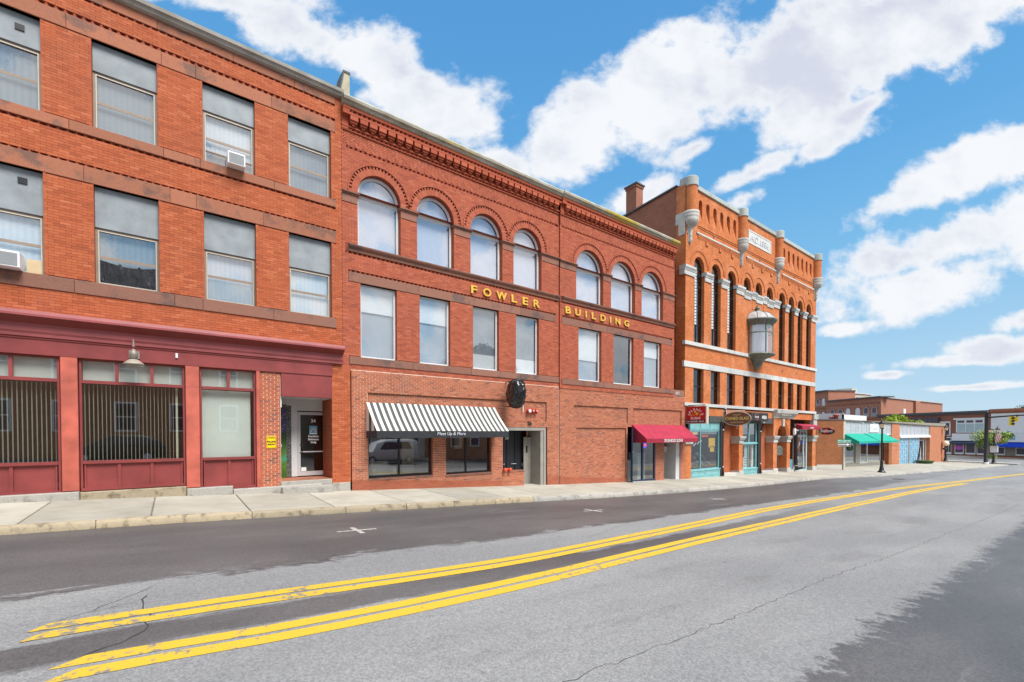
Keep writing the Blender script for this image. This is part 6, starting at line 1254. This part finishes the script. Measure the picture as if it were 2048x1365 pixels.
# ------------------------------------------------------------------ street furniture
def lamp_post(x, y, h, label, double=False):
    z0 = walk_z(x, y) if y > kerb_y(x) else gz(x); t_ = thing('street_lamp', label, 'street lamp', (x, y, z0), 'black lantern street lamps')
    m = MB(); m.lathe([(.30,0),(.30,.05),(.22,.12),(.17,.22),(.13,.50),(.11,.55),(.105,.95),(.12,1.0),(.08,1.04)], (x,y,z0), 14); m.build('base', 'black_metal', t_)
    m = MB(); m.lathe([(.08,1.0),(.062,h-.75),(.085,h-.73),(.085,h-.68),(.05,h-.66)], (x,y,z0), 10); m.build('pole', 'black_metal', t_)
    heads = [(x, y)] if not double else [(x-.18, y+.30), (x+.18, y-.30)]
    for (hx, hy) in heads:
        zb = z0+h-.68
        if double: m = MB(); m.tube([(x,y,zb-.1),(hx,hy,zb-.16),(hx,hy,zb)], .03, 6); m.build('arm', 'black_metal', t_)
        m = MB(); m.lathe([(.0,0),(.14,0),(.22,.38),(.0,.38)], (hx,hy,zb), 8, smooth=False); hd = m.build('lantern', 'lamp_glass', t_)
        m = MB(); m.lathe([(.25,.37),(.26,.40),(.17,.54),(.08,.60),(.06,.66),(.03,.70),(.035,.76),(0,.86)], (hx,hy,zb), 10)
        m.lathe([(.09,-.06),(.15,.0),(.15,.02),(0,.02)], (hx,hy,zb), 8)
        for k in range(4): a = math.pi/4+k*math.pi/2; m.tube([(hx+.14*math.cos(a),hy+.14*math.sin(a),zb),(hx+.225*math.cos(a),hy+.225*math.sin(a),zb+.38)], .012, 4)
        m.build('lantern_cap', 'black_metal', hd)
    return t_
l1 = lamp_post(48.34, -4.0, 4.45, 'tall black lantern lamp post in front of the green awning'); m = MB(); m.tube([(48.36,-4.0,.55),(48.9,-4.4,.62),(49.4,-4.75,.60)], .015, 5); m.build('banner_arm', 'black_metal', l1)
lamp_post(80.8, -2.85, 4.75, 'distant black lantern lamp post at the end of the orange brick pier')
l3 = lamp_post(81.9, -7.05, 4.55, 'twin headed lantern lamp post with a striped flag beside the signal mast', True)
fg = thing('flag', 'small red and white striped flag hanging from the twin lamp post', 'flag', (82.0,-7.4,.5)); 
for k in range(7): m = MB(); m.add([(82.0,-7.25-.07*k,1.9-.1*k),(82.0,-7.32-.07*k,1.85-.1*k),(82.0,-7.22-.06*k+.05,.6-.02*k),(82.0,-7.15-.06*k+.05,.6)], [(0,1,2,3)]); m.build('stripe', 'pink_banner' if k % 2 == 0 else 'white_flat', fg)
nb_ = thing('notice_box', 'small pale box strapped to the twin lamp post', 'box', (81.8,-7.1,-.5)); m = MB(); m.bbox(81.6,81.95,-7.45,-6.75,-.75,-.15,.05); m.build('body', 'light_grey', nb_); m = MB(); m.bbox(81.58,81.97,-7.45,-6.75,-.15,.05,.05); m.build('top', 'beige', nb_)
mp = thing('signal_mast', 'thick black traffic signal mast pole with a long arm', 'traffic mast', (79.1,-6.7,walk_z(79.1,-6.7)))
m = MB(); m.lathe([(.24,0),(.24,.06),(.20,.1),(.175,6.2),(.19,6.25),(.19,6.4),(0,6.45)], (79.1,-6.7,walk_z(79.1,-6.7)), 14); m.build('pole', 'black_metal', mp); m = MB(); m.tube([(79.1,-6.75,3.55),(79.1,-9,3.72),(79.1,-14,3.95)], [.10,.08,.06], 8); m.build('arm', 'black_metal', mp)
m = MB(); m.lathe([(.27,0),(.28,.22),(0,.24)], (79.1,-6.7,walk_z(79.1,-6.7)), 14); m.build('footing', 'light_grey', mp)
tl = thing('traffic_signal', 'yellow and black traffic signal hanging from the mast arm', 'traffic signal', (79.1,-8.75,2.7)); m = MB(); m.bbox(78.95,79.25,-8.98,-8.55,2.55,3.62,.03); m.build('housing', 'signal_yellow', tl)
for k in range(3): m = MB(); m.tube([(78.95,-8.85,2.75+.34*k),(78.75,-8.92,2.75+.34*k)], .13, 10); m.build('visor', 'ink', tl)
m = MB(); m.bbox(79.0,79.2,-9.30,-8.99,3.05,3.55,.03); m.build('side_head', 'signal_yellow', tl); m = MB(); m.tube([(79.1,-8.76,3.6),(79.1,-8.76,3.75)], .04, 6); m.build('hanger', 'black_metal', tl)
ss_ = thing('street_sign', 'one way sign below a green street name plate on a dark post', 'sign', (48.4,-1.2,gz(48.4))); m = MB(); m.box(48.35,48.45,-1.25,-1.15,gz(48.4)-.1,1.15); m.build('post', 'wood_grey', ss_)
U = Vector((.7979,-.6028,0)); C_ = Vector((48.33,-1.28,0)); nrm = Vector((-.6028,-.7979,0))
def plate(name, c0, c1, z0, z1, mat, lift): m = MB(); a = C_+U*((c0+c1)/2)+nrm*lift+Vector((0,0,(z0+z1)/2)); m.obox(a, U*((c1-c0)/2), nrm*.006, (0,0,(z1-z0)/2)); return m.build(name, mat, ss_)
plate('name_plate', -.62,.66,.83,1.08,'sign_green',0); textrect('lettering', 'Old Turnpike Ave', 'white_flat', ss_, C_+U*-.55+nrm*.01+Vector((0,0,.88)), U, 1.13, .15, ext=.003, bold=.02)
plate('arrow_border', -.52,.60,.46,.80,'white_flat',0); plate('arrow_plate', -.49,.57,.485,.775,'ink',.012); m = MB(); p = lambda u, v: tuple(C_+U*u+nrm*.022+Vector((0,0,v))); m.add([p(-.45,.57),p(.28,.57),p(.28,.51),p(.53,.63),p(.28,.75),p(.28,.69),p(-.45,.69)], [tuple(range(7))]); m.build('arrow', 'white_flat', ss_); textrect('lettering', 'ONE WAY', 'ink', ss_, C_+U*-.38+nrm*.026+Vector((0,0,.595)), U, .6, .07, ext=.002)
# ------------------------------------------------------------------ far row across the side street
ff = Fr(121.5, 13.5, -10.5, -20.9, True)
if ff.n[0] > 0: ff.n = (-ff.n[0], -ff.n[1])
def far_block(name_label, a0, a1, wallmat, cornicemat, zt0, zt1):
    t_ = thing('shop_building', name_label, 'building', ff((a0+a1)/2, 0, -2.4)); m = MB(); ff.box(m, a0, a1, -10, 0, -3.2, 5.3); m.build('wall', wallmat, t_)
    m = MB(); ff.box(m, a0-.1, a1+.1, -10, .45, zt0, zt1); ff.box(m, a0-.05, a1+.05, -1, .25, zt0-.25, zt0-.002); m.build('cornice', cornicemat, t_); return t_
R1 = far_block('far two storey brick shops with long dark eave and white fascia', -1.0, 18.9, 'brick_far2', 'roof_dark', 5.3, 5.62)
R2 = far_block('far white fronted shop with red cornice and bright blue awning', 19.0, 40, 'brick_far2', 'brownstone', 5.3, 5.75)
def far_win(t_, a0, a1, z0, z1, nm=2, mat='glass_upper', top=True):
    m = MB(); ff.box(m, a0-.12, a1+.12, 0, .06, z0-.12, z1+.12); w = m.build('window', 'white_paint', t_)
    for k in range(nm):
        x0_, x1_ = a0+(a1-a0)*k/nm+.06, a0+(a1-a0)*(k+1)/nm-.06; m = MB(); ff.box(m, x0_, x1_, .06, .08, z0, z1-.6 if top else z1); m.build('pane', mat, w)
        if top: m = MB(); ff.box(m, x0_+.05, x1_-.15, .06, .08, z1-.42, z1-.05); m.build('fan_light', 'plum_glass', w)
    return w
far_win(R1, 13.85, 18.0, 1.85, 3.95, 3, 'pale_teal'); m = MB(); ff.box(m, 13.4, 18.5, 0, .25, 4.08, 4.35); ff.box(m, 10.9, 12.8, 0, .2, 3.6, 3.8); m.build('window_head', 'white_paint', R1)
far_win(R1, 11.2, 12.7, 1.3, 3.5, 2, 'plum_glass', False)
m = MB(); ff.box(m, 5.9, 11.1, 0, .5, 2.6, 4.6); gb = m.build('glazed_bay', 'charcoal_cloth', R1)
for k in range(6):
    for j in range(2): m = MB(); ff.box(m, 6.0+k*.84, 6.72+k*.84, .5, .53, 2.72+j*.95, 3.55+j*.95); m.build('pane', 'plum_glass', gb)
m = MB(); ff.box(m, 13.4, 18.9, 0, .5, .25, 1.55); m.build('fascia', 'white_paint', R1); m = MB(); ff.box(m, 12.15, 13.05, 0, .1, -2.3, .9); dd = m.build('door_frame', 'white_paint', R1)
for k in range(2): m = MB(); ff.box(m, 12.25+.42*k, 12.58+.42*k, .1, .13, -1.9, .1); m.build('door_pane', 'plum_glass', dd)
m = MB(); ff.box(m, 12.3, 12.95, .1, .13, .3, .75); m.build('door_fan', 'plum_glass', dd)
for (a0, a1) in ((13.6,15.0),(15.3,16.8),(17.0,18.7)):
    m = MB(); ff.box(m, a0, a1, .0, .08, -2.2, -.1); sw_ = m.build('shop_window', 'white_paint', R1); m = MB(); ff.box(m, a0+.1, a1-.1, .08, .1, -1.9, -.2); m.build('pane', 'plum_glass', sw_)
aw_ = thing('awning', 'dark blue awning on the far brick shops behind the street tree', 'awning', ff(15, .4, -.2)); m = MB(); m.add([ff(13.4,.1,.3),ff(18.6,.1,.3),ff(18.6,1.1,-.1),ff(13.4,1.1,-.1),ff(18.6,1.1,-.35),ff(13.4,1.1,-.35)], [(0,1,2,3),(3,2,4,5)]); m.build('canopy', 'navy_paint', aw_)
m = MB(); m.add([ff(13.4,.1,.3),ff(13.4,1.1,-.1),ff(13.4,1.1,-.35),ff(13.4,.1,-.35)], [(0,1,2,3)]); m.build('side_panel', 'navy_paint', aw_)
m = MB(); m.lathe([(0,0),(1,0),(1,1),(0,1)], (0,0,0), 14, smooth=False); m.v = [ff(14.3+a*.62, .11+.02*c_, -1.0+b_*.42) for a, b_, c_ in m.v]; m.build('window_decal', 'magenta', R1)
# white shop at right
m = MB(); ff.box(m, 19.0, 40, 0, .12, 1.65, 5.0); m.build('upper_cladding', 'white_paint', R2)
for k in range(5): far_win(R2, 19.7+k*2.9, 22.3+k*2.9, 1.95, 3.75, 2, 'shade_white', False); m = MB(); ff.box(m, 22.4+k*2.9, 22.62+k*2.9, .12, .14, 3.95, 4.7); m.build('bracket', 'brick_far2', R2)
m = MB(); ff.box(m, 19.0, 40, 0, .5, .15, 1.62); m.build('fascia', 'white_paint', R2)
aw_ = thing('awning', 'bright blue awning across the far white shop front', 'awning', ff(24, .5, -.5)); m = MB(); m.add([ff(19.0,.1,.2),ff(40,.1,.2),ff(40,1.5,-.55),ff(18.6,1.5,-.55),ff(40,1.5,-.7),ff(18.6,1.5,-.7)], [(0,1,2,3),(3,2,4,5)]); m.build('canopy', 'blue_cloth', aw_); m = MB(); m.add([ff(19,.1,.2),ff(18.6,1.5,-.55),ff(18.6,1.5,-.7),ff(19,.1,-.7)], [(0,1,2,3)]); m.build('side_panel', 'blue_cloth', aw_)
bs_ = thing('shop_sign', 'light blue sign board on the far white shop fascia', 'sign', ff(21.5,.5,.6)); m = MB(); ff.box(m, 20.5, 22.55, .5, .56, .55, 1.3); m.build('board', 'sky_blue_paint', bs_); m = MB(); ff.box(m, 20.75, 22.3, .56, .58, .68, .80); m.build('line', 'blue_cloth', bs_); m = MB(); ff.box(m, 20.7, 22.2, .56, .58, .92, 1.1); m.build('line', 'white_flat', bs_)
for (a0, a1) in ((19.5,21.0),(22.4,25),(25.3,28),(28.4,31)):
    m = MB(); ff.box(m, a0, a1, 0, .1, -2.1, -.75); sw_ = m.build('shop_window', 'white_paint', R2); m = MB(); ff.box(m, a0+.12, a1-.12, .1, .12, -1.85, -.85); m.build('pane', 'plum_glass', sw_)
m = MB(); ff.box(m, 21.0, 22.4, 0, .05, -2.2, -.7); m.build('doorway', 'wood_grey', R2)
# far brick blocks on the rise
def arch_window(t_, fr, s_, z0, w_, h_, dark=True):
    m = MB(); pts = [(s_-w_/2, z0), (s_+w_/2, z0)]+[(s_+w_/2*math.cos(math.pi*i/8), z0+h_+w_/2*math.sin(math.pi*i/8)) for i in range(9)]
    m.add([fr(a, .05, z) for a, z in pts]+[fr(a, 0, z) for a, z in pts], [tuple(range(11))]+[(i, 11+i, 11+(i+1) % 11, (i+1) % 11) for i in range(11)]); o = m.build('window', 'plum_glass' if dark else 'pale_lilac', t_)
    m = MB(); m.tube([fr(s_-w_/2,.05,z0)]+[fr(s_+w_/2*math.cos(math.pi*(8-i)/8), .05, z0+h_+w_/2*math.sin(math.pi*i/8)) for i in range(9)]+[fr(s_+w_/2,.05,z0)], .06, 4); m.build('frame', 'light_grey', o)
    m = MB(); fr.box(m, s_-w_*.46, s_+w_*.46, .05, .08, z0+h_*.48, z0+h_*.54); fr.box(m, s_-w_*.46, s_+w_*.46, .05, .075, z0, z0+h_*.45); m.build('sash', 'light_grey' if not dark else 'panel_grey', o)
    m = MB(); fr.box(m, s_-w_*.6, s_+w_*.6, 0, .15, z0-.2, z0-.02); m.build('sill', 'brick_far', o)
    m = MB(); m.tube([fr(s_+(w_/2+.15)*math.cos(math.pi*i/8), .03, z0+h_+(w_/2+.15)*math.sin(math.pi*i/8)) for i in range(9)], .09, 5); m.build('hood', 'brick_far2', o)
F1 = thing('brick_building', 'far brown brick block with a row of arched windows and dark eave', 'building', (124, 14.4, -2.5)); c1 = Fr(131, 26.8, -7, -12.4); 
if c1.n[0] > 0: c1.n = (-c1.n[0], -c1.n[1])
L1 = math.hypot(7, 12.4)
m = MB(); m.add([(131,26.8,-3),(124,14.4,-3),(165,11.2,-3),(172,24,-3),(131,26.8,9.5),(124,14.4,9.5),(165,11.2,9.5),(172,24,9.5)], [(0,1,5,4),(1,2,6,5),(2,3,7,6),(4,5,6,7)]); m.build('wall', 'brick_far', F1)
m = MB(); c1.box(m, -.2, L1+.3, -3, .6, 9.5, 9.75); m.build('eave', 'roof_dark', F1); m = MB(); c1.box(m, 0, L1, -.1, .15, 8.3, 8.5); c1.box(m, 0, L1, -.1, .15, 4.7, 4.9); m.build('string_course', 'brick_far2', F1)
for k, s_ in enumerate((1.6,3.9,6.0,8.6,10.7,12.7)): arch_window(F1, c1, s_, 5.3, 1.15, 1.6, k not in (2, 3))
m = MB(); m.add([(123.8,14.1,9.5),(165.2,10.9,9.5),(165.2,10.9,9.72),(123.8,14.1,9.72),(124,15,9.72),(165,12,9.72)], [(0,1,2,3),(3,2,5,4)]); m.build('parapet', 'limestone', F1)
sf_ = Fr(124, 14.4, 41, -3.2); m = MB(); sf_.box(m, 13, 14.4, 0, .08, 4.9, 7.3); fw = m.build('window', 'white_paint', F1); m = MB(); sf_.box(m, 19.5, 22.5, 0, .5, -3, 9.4); m.build('chimney_breast', 'brick_far', F1)
F2 = thing('brick_building', 'farthest brown brick block rising behind at the left with paired windows', 'building', (140, 29.5, -2.5)); c2 = Fr(154, 54.3, -14, -24.8)
if c2.n[0] > 0: c2.n = (-c2.n[0], -c2.n[1])
L2 = math.hypot(14, 24.8); zt = 12.8; m = MB(); c2.box(m, 0, L2, -8, 0, -3, zt); m.build('wall', 'brick_far', F2); m = MB(); c2.box(m, -.3, L2+.2, -8, .5, zt, zt+.35); m.build('eave', 'roof_dark', F2)
for k in range(4): arch_window(F2, c2, L2-1.5-1.9*k, 9.0, .95, 1.5, k % 2); arch_window(F2, c2, L2-1.5-1.9*k, 5.4, .95, 1.5, k % 2)
m = MB(); c2.box(m, 0, L2, -.1, .2, 8.2, 8.45); m.build('string_course', 'brick_far2', F2)
F3 = thing('house', 'pale sided house with flat grey roof behind the far brick blocks', 'house', (150, 31, -2)); m = MB(); m.add([(147.5,31.3,-3),(165.5,26.8,-3),(168,36,-3),(150,40,-3),(147.5,31.3,13.2),(165.5,26.8,12.9),(168,36,12.9),(150,40,13.2)], [(0,1,5,4),(1,2,6,5),(2,3,7,6),(3,0,4,7),(4,5,6,7)]); m.build('wall', 'siding', F3)
m = MB(); m.add([(147.3,31.0,13.2),(165.7,26.5,12.9),(165.7,26.5,13.15),(147.3,31.0,13.45),(150,40,13.45),(168,36,13.15)], [(0,1,2,3),(3,2,5,4)]); m.build('roof_edge', 'panel_corr', F3)
m = MB(); m.box(157,161.5,29.2,33,13.0,14.6); m.build('stair_tower', 'siding', F3)
for k in range(3): m = MB(); m.obox((151+4.2*k,30.35-1.05*k,11.2),(.9,-.22,0),(.02,.08,0),(0,0,.75)); m.build('window', 'plum_glass', F3)
# ------------------------------------------------------------------ trees
def tree(name, label, base, h, rx, rz, n_, mat, leaf=.22, trunk=.09, group=None, cz=None, seed=1, squash=1.0):
    rnd = random.Random(seed); t_ = thing(name, label, 'tree', base, group); bx, by, bz = base; cz = cz or bz+h-rz
    m = MB(); m.tube([(bx,by,bz),(bx+.05,by,bz+(cz-bz)*.6),(bx,by+.05,cz)], [trunk, trunk*.8, trunk*.5], 7)
    cl = []
    for k in range(9):
        a = rnd.uniform(0, 2*math.pi); rr_ = rnd.uniform(.35, .85); p = (bx+rx*rr_*math.cos(a), by+rx*rr_*math.sin(a), cz+rz*rnd.uniform(-.6, .75)); cl.append((p, rx*rnd.uniform(.28, .5)))
        m.tube([(bx, by, bz+(cz-bz)*.65), ((bx+p[0])/2, (by+p[1])/2, (cz+p[2])/2-.1), p], [trunk*.5, trunk*.3, trunk*.12], 5)
    m.build('trunk', 'bark', t_); cl.append(((bx, by, cz), rx*.55)); c = MB(); B = []
    for i in range(n_):
        p, r = rnd.choice(cl); v = Vector((rnd.gauss(0, 1), rnd.gauss(0, 1), rnd.gauss(0, .7)*squash)); v = v.normalized()*r*rnd.random()**.4
        q = Vector(p)+v; nv = Vector((rnd.gauss(0, 1), rnd.gauss(0, 1), rnd.gauss(0, 1)+.6)).normalized(); a = nv.orthogonal().normalized(); b2 = nv.cross(a); s = leaf*rnd.uniform(.6, 1.2)
        c.add([tuple(q-a*s), tuple(q-b2*s*.45), tuple(q+a*s), tuple(q+b2*s*.45)], [(0,1,2,3)]); B.append(rnd.random())
    c.bc = B; c.build('crown', mat, t_); return t_
tree('street_tree', 'small light green street tree before the far white shops', (104.0,-4.55,-2.3), 4.4, 2.3, 1.6, 2600, 'leaf_green', .20, seed=4)
tree('tree', 'larger yellow green treetop showing above the low grey roof', (95,5.6,-2.2), 7.1, 2.0, 1.6, 2600, 'leaf_bright', .2, seed=9, group='treetops over the low roof')
tree('tree', 'smaller green treetop right of the bright one above the low roof', (98,4.0,-2.2), 6.5, 1.7, 1.4, 2200, 'leaf_bright', .2, seed=12, group='treetops over the low roof')
tree('tree', 'sparse distant treetop beyond the far roofs', (175,-4.0,-3), 11.8, 3.0, 2.2, 900, 'leaf_dark', .3, seed=21)
tb_ = thing('grass_tuft', 'tuft of green grass at the foot of the street tree', 'plant', (104.0,-4.5,-2.3)); m = MB(); rnd = random.Random(5); B = []
for i in range(120): a = rnd.uniform(0, 6.28); r_ = rnd.random()*.7; x, y = 104+r_*math.cos(a), -4.5+r_*math.sin(a); d = Vector((math.cos(a+1), math.sin(a+1), 0))*.05; m.add([(x-d.x,y-d.y,-2.32),(x+d.x,y+d.y,-2.32),(x+rnd.uniform(-.2,.2),y+rnd.uniform(-.2,.2),-2.32+rnd.uniform(.4,.9))], [(0,1,2)]); B.append(rnd.random())
m.bc = B; m.build('blades', 'leaf_green', tb_)
# far pavement with a planted island
fp = MB(); fp.add([ff(-2,4.5,gz(118)-.05), ff(40,4.5,gz(112)-.05), ff(40,-1,gz(112)-.05), ff(-2,-1,gz(120)-.05), ff(-2,4.5,-2.8), ff(40,4.5,-2.8)], [(0,1,2,3),(4,5,1,0)]); tag(fp.build('far_sidewalk', 'concrete'), kind='structure')
m = MB(); m.add([ff(18,4.0,gz(112)+.0), ff(30,4.0,gz(112)+.0), ff(30,2.4,gz(112)+.0), ff(18,2.4,gz(112)+.0)], [(0,1,2,3)]); tag(m.build('brick_paving', 'brick_far'), kind='structure')
# ------------------------------------------------------------------ the other side of the street, seen in the shop windows
def across(x0, x1, y, h, label, mat, nwin, floors, gable=False):
    t_ = thing('brick_building', label, 'building', ((x0+x1)/2, y, gz(x0))); m = MB(); m.box(x0, x1, y-9, y, gz(x0)-1, h); m.build('wall', mat, t_)
    for f_ in range(floors):
        for k in range(nwin):
            a = x0+(x1-x0)*(k+.5)/nwin; z_ = gz(x0)+1.3+3.3*f_; m = MB(); m.box(a-.62, a+.62, y, y+.06, z_-.1, z_+1.95); w = m.build('window', 'white_paint', t_)
            for q in range(2): m = MB(); m.box(a-.5, a+.5, y+.06, y+.07, z_+.02+.94*q, z_+.88+.94*q); m.build('pane', 'plum_glass', w)
    m = MB()
    if gable: m.add([(x0-.4,y+.5,h),(x1+.4,y+.5,h),((x0+x1)/2,y+.5,h+3),(x0-.4,y-9,h),(x1+.4,y-9,h),((x0+x1)/2,y-9,h+3)], [(0,1,2),(0,2,5,3),(1,4,5,2)])
    else: m.box(x0-.3, x1+.3, y-9, y+.4, h, h+.4)
    m.build('roof', 'roof_dark', t_); return t_
across(-16, 8, -25, 8.2, 'brick house across the street mirrored in the left shop windows', 'brick_reflect', 8, 2)
across(11, 21, -27, 5.6, 'low white house across the street mirrored in the dark shop windows', 'siding', 4, 1, True)
across(24, 34, -28, 9.0, 'gabled brick house across the street mirrored in the upper windows', 'brick_reflect', 4, 2, True)

def car(x, y, label, paint, van=False):
    z0 = road_z(x, y); L, hw = (4.9, .95) if van else (4.6, .92); t_ = thing('parked_car', label, 'van' if van else 'car', (x, y, z0))
    S = [(0,.45,.80,.82,.80),(.12,.30,.98,1.0,.9),(.9,.26,1.05,1.1,.92),(1.35,.26,1.10,1.75,.93),(2.2,.26,1.12,2.0,.95),(4.5,.26,1.12,2.0,.95),(4.85,.3,1.1,1.9,.93),(4.9,.4,1.0,1.6,.9)] if van else [(0,.45,.72,.74,.78),(.10,.30,.86,.88,.86),(.95,.25,.98,1.0,.90),(1.65,.25,1.02,1.50,.92),(2.3,.25,1.04,1.66,.93),(3.4,.25,1.05,1.64,.93),(4.1,.26,1.04,1.45,.91),(4.5,.30,1.0,1.05,.88),(4.6,.42,.85,.87,.80)]
    m = MB(); n_ = 8
    for (a, zb, zm, zr, w_) in S:
        r = w_*(.78 if zr-zm > .3 else .93); m.v += [(x-L/2+a, y+q, z0+z_) for q, z_ in ((-w_*.9,zb),(w_*.9,zb),(w_,zb+.2),(w_,zm),(r,zr-.05),(r*.85,zr),(-r*.85,zr),(-r,zr-.05),(-w_,zm),(-w_,zb+.2))]
    n_ = 10
    for k in range(len(S)-1):
        for i in range(n_): m.f.append([k*n_+i, k*n_+(i+1) % n_, (k+1)*n_+(i+1) % n_, (k+1)*n_+i]); m.smooth.add(len(m.f)-1)
    m.f += [list(range(n_-1, -1, -1)), list(range((len(S)-1)*n_, len(S)*n_))]; b = m.build('body', paint, t_)
    for s in (-1, 1):
        m = MB(); zt_, zb_ = (1.8, 1.2) if van else (1.5, 1.1); a0, a1 = (1.5, 4.3) if van else (1.75, 4.0)
        yb = y+s*(hw*.985+.012); yt = y+s*(hw*.80+.02); m.add([(x-L/2+a0,yb,z0+zb_),(x-L/2+a1,yb,z0+zb_),(x-L/2+a1-.25,yt,z0+zt_),(x-L/2+a0+.45,yt,z0+zt_)], [(0,1,2,3)]); m.build('side_window', 'plum_glass', b)
    for a in (.85, L-.9):
        for s in (-1, 1):
            m = MB(); m.lathe([(0,-.11),(.22,-.11),(.33,-.09),(.34,0),(.33,.09),(.22,.11),(0,.11)], (0,0,0), 18); m.v = [(x-L/2+a+p, y+s*(hw-.10)+r_, z0+.34+q) for p, q, r_ in m.v]; w = m.build('wheel', 'rubber', t_)
            m = MB(); m.lathe([(0,.0),(.2,.0),(.19,.02),(0,.03)], (0,0,0), 12); m.v = [(x-L/2+a+p, y+s*(hw+.012+r_*.3), z0+.34+q) for p, q, r_ in m.v]; m.build('rim', 'silver_text', w)
    for s in (-1, 1): m = MB(); m.obox((x-L/2+.05,y+s*.62,z0+.68),(.03,0,0),(0,.16,0),(0,0,.07)); m.build('headlight', 'white_flat', t_)
car(-2.6, -20.4, 'dark car parked across the street mirrored in the left shop window', 'black_metal'); car(14.4, -20.6, 'pale van parked across the street mirrored in the dark shop windows', 'light_grey', True)
